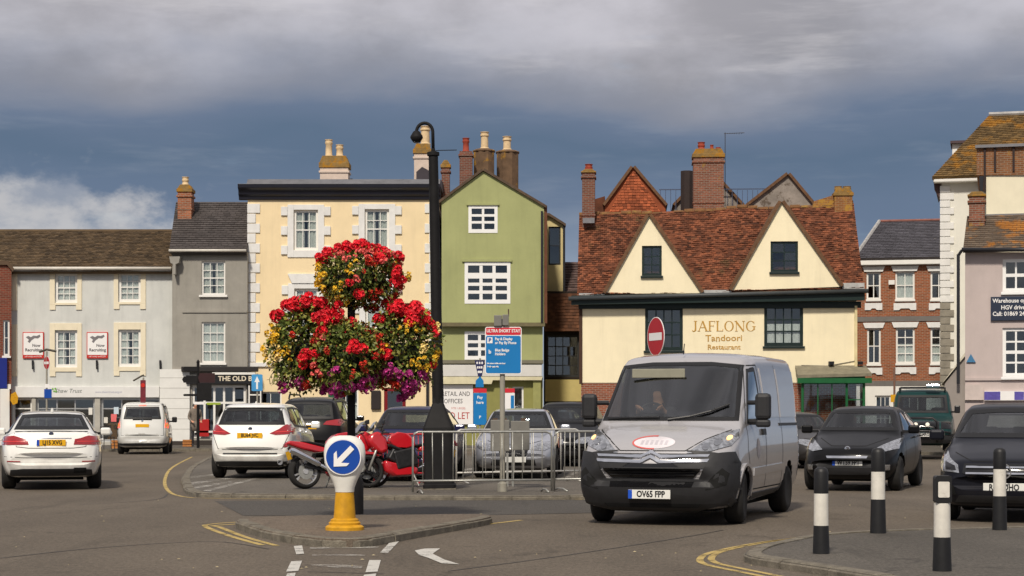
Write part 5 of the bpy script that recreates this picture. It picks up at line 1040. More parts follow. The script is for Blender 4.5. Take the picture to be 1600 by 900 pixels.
c.plate('WT59 FPT', 'front', .50, PLW, out=.02); c.badge('front', 0, .74, .05); c.mirror(1.45, 1.0, .86); c.line([(-.6, .92), (-.3, .79), (.3, .79), (.6, .92)], 'front', .01); c.handle(2.3, .93); c.handle(3.1, .95); c.sides('shut_line', [(2.37, .35), (2.385, .35), (2.4, 1.02), (2.385, 1.02)], UNDER, off=.002, skirt=0); c.sides('shut_line', [(1.2, .4), (1.215, .4), (1.3, .95), (1.285, .95)], UNDER, off=.002, skirt=0)
MB().tube([(0, -.5, 1.48), (0, -.42, 1.62)], .006, 5).build('aerial', BLACK, c.root)
# --- grey car roof behind the hatchback
c = Car('dark_grey_car', 'dark grey car half hidden between the silver van and black hatchback', c2.sp, (PX(1268, 47), 49.5), -14, paint_=carpaint('paint_dark_grey', S3(62, 60, 60), .2)); front_face(c)
# --- green off-roader
sp = mk(4.3, 1.82, 2.0, 1.30, 1.22, 1.90, 4.0, [(4.15, 1.95), (4.22, 1.3), (4.27, 1.1), (4.3, .7)], .40, (.8, 3.3), belt=(1.2, 1.24), roofw=.72, bonnet=1.12, nose=.98, bowF=.10, bowR=.04, glass=[('front', mirror_poly([(.72, 1.32), (.66, 1.80)])), ('rear', mirror_poly([(.66, 1.35), (.6, 1.8)])), ('side', [(1.75, 1.28), (1.95, 1.78), (2.5, 1.8), (2.5, 1.28)]), ('side', [(2.6, 1.28), (2.6, 1.8), (3.9, 1.78), (3.95, 1.3)])], cabin=(.7, 1.55, 4.0, .68, 1.3), seats=[(2.3, 2), (3.3, 2)], tw=.26, rimf=.58)
sp['bot'] = [(0, .7), (.04, .52), (.16, .42), (4.1, .42), (4.3, .6)]
GP = carpaint('paint_green', S3(30, 62, 62), .2); c = Car('green_off_roader', 'dark green off-road car with front bull bar facing forward', sp, (PX(1466, 57), 59.2), 13, paint_=GP, scale=1.1)
c.pair('head_lamp', [(.52, .86), (.80, .86), (.80, 1.05), (.52, 1.05)], 'front', BLK, off=.012); c.patch('grille', mirror_poly([(.48, .84), (.48, 1.06)]), 'front', BLK, off=.01); c.patch('bumper', mirror_poly([(.86, .5), (.86, .72)]), 'front', PLAST, off=.08); c.plate('M337 MRG', 'front', .70, PLW, blue=False, out=.12)
for sx in (-.16, .16): MB().lathe([(.05, -.04), (.06, 0), (.045, .03), (.001, .035)], 14, axis='y').build('spot_lamp', LAMPW, c.root, loc=(sx, -2.28, .98), rot=(0, 0, math.pi))
b = MB().tube([(-.42, -2.25, .5), (-.42, -2.3, 1.05), (-.3, -2.28, 1.16), (.3, -2.28, 1.16), (.42, -2.3, 1.05), (.42, -2.25, .5)], .035, 8); b.tube([(-.78, -2.15, .75), (-.42, -2.3, .8), (.42, -2.3, .8), (.78, -2.15, .75)], .03, 8).build('bull_bar', BLACK, c.root, smooth=True); c.mirror(1.6, 1.3, .9, .16, .22, .1, BLACK)
MB().box(-.62, -.35, 2.02, .62, -.3, 2.06).box(-.62, 1.2, 2.02, .62, 1.25, 2.06).box(-.66, -.35, 1.96, -.62, 1.25, 2.04).box(.62, -.35, 1.96, .66, 1.25, 2.04).build('roof_rack', BLACK, c.root); MB().box(.1, -.5, 2.03, .5, -.3, 2.13).build('roof_lamp', CHROME, c.root, bevel=.03)
# --- dark Mercedes-like hatch at the right edge
sp = mk(4.36, 1.79, 1.56, 1.0, 1.04, 1.85, 3.5, [(3.85, 1.45), (4.15, 1.08), (4.26, .98), (4.32, .8), (4.36, .64)], .32, (.9, 3.6), belt=(.94, 1.04), roofw=.62, bonnet=.90, nose=.74, bowF=.22, glass=[('front', mirror_poly([(.74, 1.10), (.57, 1.44), (.2, 1.465)])), ('rear', mirror_poly([(.6, 1.15), (.52, 1.42)])), ('side', [(1.5, 1.04), (2.05, 1.43), (2.6, 1.45), (2.6, 1.06)]), ('side', [(2.7, 1.06), (2.7, 1.45), (3.3, 1.42), (3.6, 1.15)])], cabin=(.5, 1.3, 3.5, .62, 1.06), seats=[(2.2, 2), (3.1, 3)], tw=.22)
DB = carpaint('paint_midnight', (.010, .011, .017), .1); c = Car('midnight_hatchback', 'dark blue-black hatchback with slatted grille at the right edge', sp, (PX(1583, 23.6) + .60, 25.7), 19, paint_=DB)
c.pair('head_lamp', [(.56, .64), (.80, .66), (.86, .80), (.78, .92), (.70, .82), (.58, .74)], 'front', LAMP, off=.012); c.pair('lamp_surround', [(.60, .67), (.74, .68), (.76, .78), (.62, .73)], 'front', BLK, off=.016)
c.patch('grille', mirror_poly([(.38, .56), (.52, .64), (.5, .76)]), 'front', BLK, off=.012)
for z in (.625, .695): c.patch('grille_slat', mirror_poly([(.47, z), (.47, z + .022)]), 'front', CHROME, off=.03)
o = MB(); o.lathe([(.085, -.004), (.1, -.004), (.1, .008), (.085, .008), (.085, -.004)], 28, axis='y', caps=False)
for k in range(3): M3 = Matrix.Rotation(2 * math.pi * k / 3, 3, 'Y'); o.obox(M3 @ Vector((0, 0, .045)), (.016, .012, .09), M3)
hit = c.bvh.ray_cast(Vector((0, -9, .67)), Vector((0, 1, 0))); o.build('badge', CHROME, c.root, loc=(0, hit[0].y - .045, .67)); c.plate('R8 TOHO', 'front', .46, PLW, blue=False, out=.03); c.patch('lower_grille', mirror_poly([(.62, .27), (.56, .36)]), 'front', PLAST, off=.012); c.pair('side_intake', [(.60, .36), (.78, .38), (.78, .50), (.64, .48)], 'front', UNDER, off=.008)
c.mirror(1.55, 1.04, .9); c.line([(-.66, .90), (-.4, .79), (.4, .79), (.66, .90)], 'front', .01)
# --- the silver-grey delivery van
vp = dict(L=4.96, W=2.05, wr=.345, axles=(.95, 3.95), bow=(.20, .05), tuck=.05, tumble=.02, tw=.23, steer=6, rimm=M('van_rim', S3(150, 146, 138), .5, .2, 10, metal=.6), rimf=.6, spokes=8,
    top=[(0, .72), (.02, .84), (.08, .93), (.22, 1.06), (.5, 1.18), (.78, 1.27), (.86, 1.31), (1.68, 2.10), (1.85, 2.18), (2.3, 2.235), (3.2, 2.25), (4.75, 2.24), (4.9, 2.2), (4.94, 2.05), (4.96, 1.6)],
    bot=[(0, .50), (.03, .34), (.12, .22), (.3, .2), (4.8, .3), (4.92, .36), (4.96, .5)], belt=[(0, .62), (.1, .82), (.3, 1.0), (.8, 1.2), (1.6, 1.32), (4.9, 1.32), (4.96, 1.1)],
    hw=[(0, .86), (.06, .93), (.2, .985), (.5, 1.015), (1.2, 1.025), (4.7, 1.025), (4.92, 1.0), (4.96, .95)], rw=[(0, .7), (.1, .78), (.4, .86), (.8, .90), (1.0, .90), (1.68, .83), (2.1, .85), (4.8, .87), (4.96, .84)], crown=[(0, .03), (.8, .07), (1.7, .05), (2.2, .08), (4.96, .07)],
    glass=[('front', mirror_poly([(.885, 1.33), (.80, 2.03), (.4, 2.07)])), ('side', [(1.28, 1.30), (1.78, 1.98), (2.12, 2.0), (2.12, 1.32)])], cabin=(.55, 1.05, 2.7, .84, 1.45), dash=1.24, seats=[(2.35, 2)], gm=glass('van_glass', (.50, .54, .51), 2.6, .03), frit=.03)
VP = carpaint('paint_van_silver', S3(178, 176, 178), .25); fx_, fy_ = gp(1155, 818)
hd = 19.0; ca, sa = math.cos(R(hd)), math.sin(R(hd))
# the wheel nearest the camera sets the place: local (+.93, .95-L/2)
lxx, lyy = .93, .95 - 4.96 / 2; VAN = (fx_ - (lxx * ca + lyy * sa), fy_ - (-lxx * sa + lyy * ca))
c = Car('silver_delivery_van', 'silver-grey panel van with lit headlamps driving towards the viewer', vp, VAN, hd, cat='van', paint_=VP); V_ = c
c.patch('bumper', [(-.985, .30), (-.5, .21), (.5, .21), (.985, .30), (1.0, .78), (.96, .92), (.80, .90), (.70, .80), (.60, .60), (-.60, .60), (-.70, .80), (-.80, .90), (-.96, .92), (-1.0, .78)], 'front', PLAST, off=.035, step=.05)
c.sides('bumper_side', [(.05, .30), (.62, .24), (.60, .5), (.52, .66), (.40, .86), (.1, .95), (.03, .8)], PLAST, off=.02)
c.patch('grille', mirror_poly([(.50, .58), (.62, .70), (.64, .78)]), 'front', BLK, off=.012)
for k in range(4): c.patch('grille_slat', mirror_poly([(.52 + .02 * k, .60 + k * .04), (.525 + .02 * k, .615 + k * .04)]), 'front', PLAST, off=.02)
for z0 in (.785, .845):
    c.patch('chrome_bar', [(-.72, z0 + .045), (-.70, z0 + .01), (-.12, z0), (0, z0 + .055), (.12, z0), (.70, z0 + .01), (.72, z0 + .045), (.13, z0 + .032), (0, z0 + .092), (-.13, z0 + .032)], 'front', CHROME, off=.028, step=.05)
for o in c.pair('head_lamp', [(.44, .905), (.72, .93), (.93, 1.0), (.965, 1.10), (.94, 1.20), (.80, 1.155), (.62, 1.05)], 'front', LAMP, off=.014, step=.05): pass
for sx in (-1, 1):
    for (dx, zz, r, mt) in ((.885, 1.09, .03, LAMPLIT), (.78, 1.04, .042, M('lamp_bowl', (.5, .5, .5), .08, .1, metal=1)), (.66, .985, .042, M('lamp_bowl', (0, 0, 0)))):
        c.patch('lamp_lens', [(sx * dx + r * math.cos(a), zz + r * math.sin(a)) for a in [2 * math.pi * k / 14 for k in range(14)]], 'front', mt, off=.02)
c.pair('fog_recess', [(.68, .46), (.90, .52), (.93, .66), (.86, .72), (.74, .60)], 'front', UNDER, off=.038); c.patch('lower_intake', mirror_poly([(.58, .26), (.62, .30)]), 'front', UNDER, off=.04); c.patch('upper_intake', mirror_poly([(.52, .50), (.55, .555)]), 'front', BLK, off=.04)
c.plate('OV65 FPP', 'front', .40, PLW, w=.54, out=.045); c.line([(-.86, 1.2), (-.62, 1.08), (-.42, .94), (.42, .94), (.62, 1.08), (.86, 1.2)], 'front', .012)
# bonnet logo: red ring with pale lettering
def ell(cx, cz, a, b, n=28, a0=0, a1=2 * math.pi): return [(cx + a * math.cos(a0 + (a1 - a0) * k / n), cz + b * math.sin(a0 + (a1 - a0) * k / n)) for k in range(n + (a1 - a0 < 6.28))]
LG = M('logo_pale', S3(214, 208, 212), .4); LR = M('logo_red', S3(200, 96, 92), .4); c.patch('bonnet_logo', ell(0, 1.04, .27, .075)[:-0 or None], 'front', LG, off=.004, skirt=0)
c.patch('logo_ring', ell(0, 1.04, .285, .085, 24, R(85), R(275)) + ell(0, 1.04, .262, .07, 24, R(275), R(85)), 'front', LR, off=.008, skirt=0)
for k in range(6): c.patch('logo_letter', [(-.17 + k * .062, 1.015), (-.135 + k * .062, 1.015), (-.13 + k * .062, 1.065), (-.165 + k * .062, 1.065)], 'front', M('logo_grey', S3(190, 184, 190), .5), off=.006, skirt=0)
# sides: doors, panels, trims
for v in ('right', 'left'):
    L2 = c.L / 2; sh = lambda p: [(a - L2, b) for a, b in p]
    c.patch('panel_recess', sh([(2.42, 1.36), (2.42, 2.02), (3.38, 2.03), (3.38, 1.36)]), v, VP, off=.012); c.patch('panel_recess', sh([(3.5, 1.36), (3.5, 2.03), (4.7, 2.02), (4.72, 1.36)]), v, VP, off=.012)
    for p in ([(2.28, .42), (2.28, 2.06)], [(2.28, 2.06), (1.72, 2.04), (1.2, 1.32), (1.12, .95), (1.3, .42)], [(3.44, .42), (3.44, 2.08)], [(1.2, .42), (3.44, .42)]): c.line(sh(p), v, .016, off=.003)
    c.patch('slide_rail', sh([(3.3, 1.24), (4.75, 1.24), (4.75, 1.275), (3.3, 1.275)]), v, PLAST, off=.012); c.patch('side_moulding', sh([(1.42, .60), (3.45, .62), (3.45, .72), (1.42, .70)]), v, VP, off=.02)
    c.patch('arch_trim', sh([(.95 + .43 * math.cos(a), .345 + .43 * math.sin(a)) for a in [R(q) for q in range(0, 181, 12)]] + [(.95 + .395 * math.cos(a), .345 + .395 * math.sin(a)) for a in [R(q) for q in range(180, -1, -12)]]), v, VP, off=.03)
    c.patch('door_emblem', sh(ell(1.75, .95, .11, .13)), v, M('emblem_pale', S3(176, 170, 170), .5, .3, 18), off=.004, skirt=0); c.patch('door_handle', sh([(2.0, 1.12), (2.2, 1.12), (2.2, 1.2), (2.0, 1.2)]), v, SEAL, off=.03)
    c.patch('sill_skirt', sh([(1.5, .30), (3.4, .31), (3.4, .38), (1.5, .37)]), v, PLAST, off=.012)
for sx in (-1, 1):
    m = MB().obox((sx * 1.17, 1.30 - 2.48, 1.50), (.20, .16, .34)); mm = m.build('wing_mirror', PLAST, c.root, bevel=.05); MB().obox((sx * 1.17, 1.30 - 2.48, 1.28), (.18, .14, .10)).build('mirror_base', PLAST, mm, bevel=.03); MB().tube([(sx * .95, 1.40 - 2.48, 1.30), (sx * 1.12, 1.32 - 2.48, 1.30)], .04, 8).build('mirror_arm', PLAST, mm); MB().tube([(sx * .95, 1.45 - 2.48, 1.55), (sx * 1.12, 1.34 - 2.48, 1.55)], .03, 8).build('mirror_stay', PLAST, mm)
def wsp(x, z): h = c.bvh.ray_cast(Vector((x, -9, z)), Vector((0, 1, 0))); return h[0] + Vector((0, -.03, .01))
for pts in ([(.02, 1.32), (.3, 1.36), (.55, 1.43), (.76, 1.52)], [(-.82, 1.33), (-.5, 1.345), (-.1, 1.35)]): MB().tube([wsp(*p) for p in pts], .014, 6).build('wiper', BLACK, c.root)
MB().tube([(0, -.72, 2.2), (0, -.66, 2.34)], .007, 5).build('aerial', BLACK, c.root); MB().box(-.62, -1.05, 1.88, .1, -1.02, 2.0).build('sun_visor', M('visor', S3(140, 138, 122), .8), c.root, rot=(R(0), 0, 0), bevel=.01)
sw = MB().tube([(.0 + .19 * math.cos(a), .19 * math.sin(a), 0) for a in [2 * math.pi * k / 20 for k in range(21)]], .016, 6, caps=False); sw.tube([(-.19, 0, 0), (.19, 0, 0)], .016, 6).build('steering_wheel', BLACK, c.root, loc=(-.42, -.80, 1.38), rot=(R(62), 0, 0))
# ---------------------------------------------------------------- people
def skin_body(name, nodes, edges, parent, mats, rule, sub=2):
    me = bpy.data.meshes.new(name); keys = list(nodes); me.from_pydata([nodes[k][0] for k in keys], [(keys.index(a), keys.index(b)) for a, b in edges], []); o = bpy.data.objects.new(name, me); COL.objects.link(o)
    sk = o.modifiers.new('skin', 'SKIN'); sk.use_smooth_shade = True
    for i, k in enumerate(keys): r = nodes[k][1]; me.skin_vertices[0].data[i].radius = r if hasattr(r, '__len__') else (r, r)
    me.skin_vertices[0].data[0].use_root = True; sb = o.modifiers.new('sub', 'SUBSURF'); sb.levels = sub; sb.render_levels = sub
    dg = bpy.context.evaluated_depsgraph_get(); dg.update(); m2 = bpy.data.meshes.new_from_object(o.evaluated_get(dg)); bpy.data.objects.remove(o)
    m2.materials.clear(); [m2.materials.append(m) for m in mats]
    for p in m2.polygons: p.use_smooth = True; p.material_index = rule(p.center)
    return link(name, m2, parent)
SKIN = M('skin', S3(206, 150, 122), .6, .06, 10); HAIR = M('hair_grey', S3(90, 82, 76), .8, .2, 20)
def hand(nodes, edges, wrist, palm, tips, pre):
    nodes[pre + 'p'] = (palm, .026); edges.append((wrist, pre + 'p'))
    for i, (m, t) in enumerate(tips): nodes[pre + 'm%d' % i] = (m, .010); nodes[pre + 't%d' % i] = (t, .008); edges += [(pre + 'p', pre + 'm%d' % i), (pre + 'm%d' % i, pre + 't%d' % i)]
# driver of the van, seated behind the wheel
dx = -.42; N = {'hip': ((dx, -.32, .98), .15), 'chest': ((dx, -.40, 1.33), (.19, .14)), 'neck': ((dx, -.42, 1.55), .06), 'head': ((dx, -.44, 1.66), .085), 'crown': ((dx, -.44, 1.76), .075), 'chin': ((dx, -.50, 1.62), .05)}
E_ = [('hip', 'chest'), ('chest', 'neck'), ('neck', 'head'), ('head', 'crown'), ('head', 'chin')]
for sx, pre in ((-1, 'l'), (1, 'r')):
    hx = dx + sx * .15; N[pre + 's'] = ((dx + sx * .2, -.42, 1.46), .07); N[pre + 'e'] = ((dx + sx * .28, -.60, 1.25), .05); N[pre + 'w'] = ((hx + sx * .03, -.80, 1.44), .032); E_ += [('chest', pre + 's'), (pre + 's', pre + 'e'), (pre + 'e', pre + 'w')]
    hand(N, E_, pre + 'w', (hx, -.86, 1.49), [((hx - sx * (.02 * k - .03), -.925, 1.52 - .012 * k), (hx - sx * (.02 * k - .03), -.905, 1.475 - .012 * k)) for k in range(4)] + [((hx - sx * .045, -.87, 1.47), (hx - sx * .06, -.90, 1.45))], pre)
dr = thing('person', 'van driver in dark top with both hands on the steering wheel', 'person', (0, 0, 0)); dr.location = V_.root.location; dr.rotation_euler = V_.root.rotation_euler
TOP = M('dark_jumper', (.03, .03, .035), .9, .2, 20)
skin_body('body', N, E_, dr, [SKIN, TOP], lambda p: 0 if (p.z > 1.54 and p.y > -.6) or p.y < -.80 else 1)
MB().lathe([(.001, .12), (.06, .105), (.095, .05), (.102, -.02), (.09, -.07)], 16, (dx, -.415, 1.70)).build('hair', HAIR, dr, smooth=True)
# pedestrian outside the shops
px_, py_ = gp(305, 698, .10); pd = thing('person', 'pedestrian in a grey coat and dark trousers standing by the shops', 'person', (px_, py_, .10), R(25))
N = {'hip': ((0, 0, .95), (.16, .12)), 'waist': ((0, .0, 1.12), (.16, .12)), 'chest': ((0, .0, 1.34), (.19, .13)), 'neck': ((0, -.01, 1.52), .055), 'head': ((0, -.02, 1.62), .085), 'crown': ((0, -.02, 1.71), .075), 'chin': ((0, -.075, 1.58), .045)}
E_ = [('hip', 'waist'), ('waist', 'chest'), ('chest', 'neck'), ('neck', 'head'), ('head', 'crown'), ('head', 'chin')]
for sx, pre in ((-1, 'l'), (1, 'r')):
    N[pre + 's'] = ((sx * .19, 0, 1.43), .075); N[pre + 'e'] = ((sx * .26, .03, 1.16), .055); N[pre + 'w'] = ((sx * .2, -.16, 1.02), .035); E_ += [('chest', pre + 's'), (pre + 's', pre + 'e'), (pre + 'e', pre + 'w')]
    hand(N, E_, pre + 'w', (sx * .17, -.23, 1.0), [((sx * (.14 + .02 * k), -.28, .985), (sx * (.14 + .02 * k), -.30, .955)) for k in range(4)] + [((sx * .12, -.23, 1.01), (sx * .1, -.26, 1.0))], pre)
    N[pre + 't'] = ((sx * .10, 0, .86), .095); N[pre + 'k'] = ((sx * .11, -.02, .48), .065); N[pre + 'a'] = ((sx * .11, .02, .09), .05); N[pre + 'f'] = ((sx * .13, -.16, .035), .035); E_ += [('hip', pre + 't'), (pre + 't', pre + 'k'), (pre + 'k', pre + 'a'), (pre + 'a', pre + 'f')]
COAT = M('coat_grey', S3(120, 110, 100), .9, .15, 12); TRO = M('trousers_dark', (.03, .03, .035), .9, .2, 12)
skin_body('body', N, E_, pd, [SKIN, COAT, TRO], lambda p: 0 if p.z > 1.53 or (p.y < -.18 and p.z > .9) else (1 if p.z > .82 else 2))
MB().lathe([(.17, -.30), (.175, -.1), (.165, .1)], 16).build('coat_skirt', COAT, pd, loc=(0, 0, .92), smooth=True); MB().lathe([(.001, .115), (.06, .1), (.093, .04), (.098, -.03), (.085, -.06)], 14, (0, .005, 1.655)).build('hair', HAIR, pd, smooth=True)
# ---------------------------------------------------------------- street furniture
STEEL = M('galvanised_steel', S3(168, 168, 162), .42, .15, 9, metal=.55); GALV = M('sign_back_grey', S3(120, 118, 112), .6, .12, 8); POST = M('post_grey', S3(150, 146, 134), .6, .1, 6)
POLEBLK = M('cast_iron_black', (.011, .0105, .011), .65, .25, 6, .15, 60, spec=.2)
# keep-left bollard
bx, by = gp(538.5, 828, ISZ)
kb = thing('keep_left_bollard', 'white and yellow keep-left bollard with blue arrow on the near island', 'bollard', (bx, by, ISZ), R(2))
def loft(secs, n=32, p=2.6):
    m = MB(); vs = []
    for z, a, b, e in secs:
        for k in range(n):
            t = 2 * math.pi * k / n; c, s_ = math.cos(t), math.sin(t)
            vs.append((a * math.copysign(abs(c) ** (2 / e), c), b * math.copysign(abs(s_) ** (2 / e), s_), z))
    fs = [(i * n + k, i * n + (k + 1) % n, (i + 1) * n + (k + 1) % n, (i + 1) * n + k) for i in range(len(secs) - 1) for k in range(n)] + [tuple(range(n))[::-1], tuple((len(secs) - 1) * n + k for k in range(n))]
    return m.add(vs, fs)
loft([(0, .218, .218, 2), (.035, .218, .218, 2), (.05, .20, .20, 2), (.06, .178, .178, 2), (.085, .18, .18, 2), (.10, .16, .16, 2), (.12, .158, .158, 2), (.135, .125, .125, 2), (.43, .103, .103, 2.2)]).build('base', M('bollard_yellow', S3(204, 150, 24), .6, .2, 9, streak=.5, lich=(S3(110, 86, 40), .66, 9)), kb, angle=30)
sh_ = M('bollard_white', S3(224, 222, 214), .5, .06, 5, streak=.12)
loft([(.43, .106, .106, 2.3), (.48, .112, .11, 2.3), (.56, .142, .12, 2.5), (.66, .19, .125, 2.7), (.76, .228, .127, 2.8), (.88, .236, .126, 2.8), (.96, .222, .12, 2.7), (1.02, .185, .108, 2.5), (1.055, .13, .08, 2.3), (1.068, .06, .04, 2)]).build('shell', sh_, kb, angle=50)
BLU = M('sign_blue', S3(16, 70, 160), .4, .04)
dsk = MB().lathe([(.19, 0), (.19, .02), (.001, .022)], 48, axis='y').build('blue_disc', BLU, kb, loc=(-.01, -.129, .828), rot=(0, 0, math.pi), angle=30); MB().lathe([(.19, 0), (.204, 0), (.204, .016), (.19, .016)], 48, axis='y', caps=False).build('disc_rim', SIGNW, kb, loc=(-.01, -.128, .828), rot=(0, 0, math.pi))
ar = [(0, -.155), (.10, -.05), (.05, -.05), (.032, -.045), (.032, .155), (-.032, .155), (-.032, -.045), (-.05, -.05), (-.10, -.05)]
M2 = Matrix.Rotation(R(-44), 2); ap_ = [M2 @ Vector(p) for p in [(0, -.15), (.10, -.045), (.10, .0), (.03, -.06), (.03, .15), (-.03, .15), (-.03, -.06), (-.10, .0), (-.10, -.045)]]
MB().xz([(p.x, p.y) for p in ap_], -.006, 0).build('white_arrow', SIGNW, kb, loc=(-.01, -.152, .828))
# flower tower
fxx, fyy = gp(549, 803, ISZ); FT = thing('flower_tower', 'tiered flower tower full of red geraniums, yellow and purple blooms on a pole', 'flower planter', (fxx, fyy, ISZ))
MB().lathe([(.16, 0), (.16, .42), (.12, .5), (.055, .52), (.05, 3.1), (.001, 3.12)], 16).build('pole', POLEBLK, FT, angle=40)
FS = F / fyy; fl = lambda px, py: ((px - 549) / FS, EYE - ISZ + (HZ - py) / FS)
def lobe(px, py, rx, ry, y=0): a, z = fl(px, py); return (Vector((a, y, z)), rx / FS, ry / FS)
LOB = [lobe(561, 432, 66, 46), lobe(478, 541, 56, 68, -.10), lobe(629, 545, 55, 66, -.08), lobe(550, 556, 54, 52, -.42), lobe(556, 556, 54, 50, .40), lobe(492, 500, 34, 28, .0), lobe(632, 508, 34, 26, .0)]
for (c_, rx, rz) in LOB[:5]:
    MB().lathe([(.05, -rz * .75), (rx * .42, -rz * .6), (rx * .6, -rz * .2), (rx * .62, .0), (rx * .3, .06), (.001, .08)], 16, tuple(c_)).build('basket', M('basket_dark', (.012, .014, .01), .9), FT, smooth=True)
    MB().tube([(0, 0, c_.z - .05), (c_.x * .5, c_.y * .5, c_.z - .12), tuple(c_)], .015, 6).build('bracket', POLEBLK, FT)
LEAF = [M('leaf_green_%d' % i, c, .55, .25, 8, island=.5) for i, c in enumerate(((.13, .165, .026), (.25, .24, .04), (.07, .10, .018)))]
def surf_point(out=(.78, 1.04)):
    while True:
        k = rnd.choices(range(len(LOB)), [1.4, 1.5, 1.5, 1.3, .5, .5, .5])[0]; c_, rx, rz = LOB[k]; v = Vector((rnd.gauss(0, 1), rnd.gauss(0, 1), rnd.gauss(0, 1))).normalized()
        bump = 1 + .10 * math.sin(v.x * 7 + k * 2) * math.cos(v.z * 6 + k) + .06 * math.sin(v.y * 13 + v.z * 11)
        q = rnd.uniform(*out) * bump; p = c_ + Vector((v.x * rx * q, v.y * rx * q, v.z * rz * q))
        if any(((p.x - c2.x) / r2) ** 2 + ((p.y - c2.y) / r2) ** 2 + ((p.z - c2.z) / z2) ** 2 < .5 for j, (c2, r2, z2) in enumerate(LOB) if j != k): continue
        return p, v, k
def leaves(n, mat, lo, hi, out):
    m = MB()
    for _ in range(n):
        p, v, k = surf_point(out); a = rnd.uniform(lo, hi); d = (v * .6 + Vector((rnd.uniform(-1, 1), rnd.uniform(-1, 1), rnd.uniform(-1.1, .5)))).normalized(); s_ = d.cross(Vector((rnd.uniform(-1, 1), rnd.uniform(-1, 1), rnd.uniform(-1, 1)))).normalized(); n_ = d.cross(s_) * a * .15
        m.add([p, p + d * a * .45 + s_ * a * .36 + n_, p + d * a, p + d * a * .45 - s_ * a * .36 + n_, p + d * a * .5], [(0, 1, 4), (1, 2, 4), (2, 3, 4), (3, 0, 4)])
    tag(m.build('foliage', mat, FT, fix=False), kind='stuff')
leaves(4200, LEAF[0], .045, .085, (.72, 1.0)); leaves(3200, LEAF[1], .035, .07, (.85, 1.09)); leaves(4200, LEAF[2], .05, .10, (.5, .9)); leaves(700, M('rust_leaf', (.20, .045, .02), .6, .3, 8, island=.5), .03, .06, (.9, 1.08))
m = MB()
for _ in range(90):       # trailing stems under the baskets
    c_, rx, rz = rnd.choice(LOB[:4]); a = rnd.uniform(0, 6.28); p = c_ + Vector((math.cos(a) * rx * .8, math.sin(a) * rx * .8, -rz * .5)); pts = [p]
    for _k in range(4): p = p + Vector((rnd.uniform(-.03, .03) + math.cos(a) * .01, rnd.uniform(-.03, .03), -.05)); pts.append(p)
    m.tube(pts, .005, 4)
    for q in pts[1:]:
        d = Vector((rnd.uniform(-1, 1), rnd.uniform(-1, 1), rnd.uniform(-1, .2))).normalized() * .05; s_ = d.cross(Vector((0, 0, 1))) * .4; m.add([q, q + d * .5 + s_, q + d, q + d * .5 - s_], [(0, 1, 2, 3)])
tag(m.build('trailing_stems', LEAF[0], FT, fix=False), kind='stuff')
def bloom(name, mat, r, n, pet, seed, flat=0):
    g = random.Random(seed); m = MB()
    for i in range(n):
        v = Vector((g.gauss(0, 1), g.gauss(0, 1), g.gauss(0, 1) + .35)).normalized(); c_ = v * r * g.uniform(.7, 1.05); u = v.orthogonal().normalized(); w = v.cross(u); ph = g.uniform(0, 6)
        vs = [c_ - v * pet * .3]
        for k in range(10):
            a = ph + 2 * math.pi * k / 10; q = pet * (1 if k % 2 == 0 else .62); vs.append(c_ + (u * math.cos(a) + w * math.sin(a)) * q + v * pet * g.uniform(.0, .3))
        m.add(vs, [(0, 1 + k, 1 + (k + 1) % 10) for k in range(10)])
    return m.mesh(name, mat, fix=False)
RB = M('geranium_red', (.78, .016, .032), .6, .2, 30, island=.35); SB = M('scarlet_bloom', (.62, .04, .018), .6, .25, 30, island=.4); YB = M('yellow_bloom', (.80, .50, .03), .6, .15, 30, island=.25); PB = M('magenta_bloom', (.55, .05, .28), .6, .25, 30, island=.4); KB = M('coral_bloom', (.85, .16, .14), .6, .2, 30, island=.3); CB = M('pale_yellow_bloom', (.85, .66, .25), .6, .1, 30, island=.2)
BM = {'red': [bloom('red_blossom', RB, .045, 26, .022, s) for s in range(4)], 'scar': [bloom('scarlet_blossom', SB, .035, 12, .02, s + 10) for s in range(3)], 'yel': [bloom('yellow_blossom', YB, .035, 9, .02, s + 20) for s in range(3)], 'pur': [bloom('magenta_blossom', PB, .045, 12, .026, s + 30) for s in range(3)], 'cor': [bloom('coral_blossom', KB, .035, 10, .02, s + 40) for s in range(2)], 'pale': [bloom('pale_yellow_blossom', CB, .035, 9, .02, s + 50) for s in range(2)]}
def putb(kind, p, sc=1.0):
    me = rnd.choice(BM[kind]); o = link(me.name.split('.')[0], me, FT, p, (rnd.uniform(-.5, .5), rnd.uniform(-.5, .5), rnd.uniform(0, 6.28))); s_ = sc * rnd.uniform(.8, 1.2); o.scale = (s_,) * 3
cnt = dict(red=0, scar=0, yel=0, pur=0, cor=0, pale=0); lim = dict(red=250, scar=270, yel=200, pur=150, cor=100, pale=70); size = dict(red=1.3, scar=1.0, yel=.95, pur=1.05, cor=1.0, pale=.95)
tries = 0
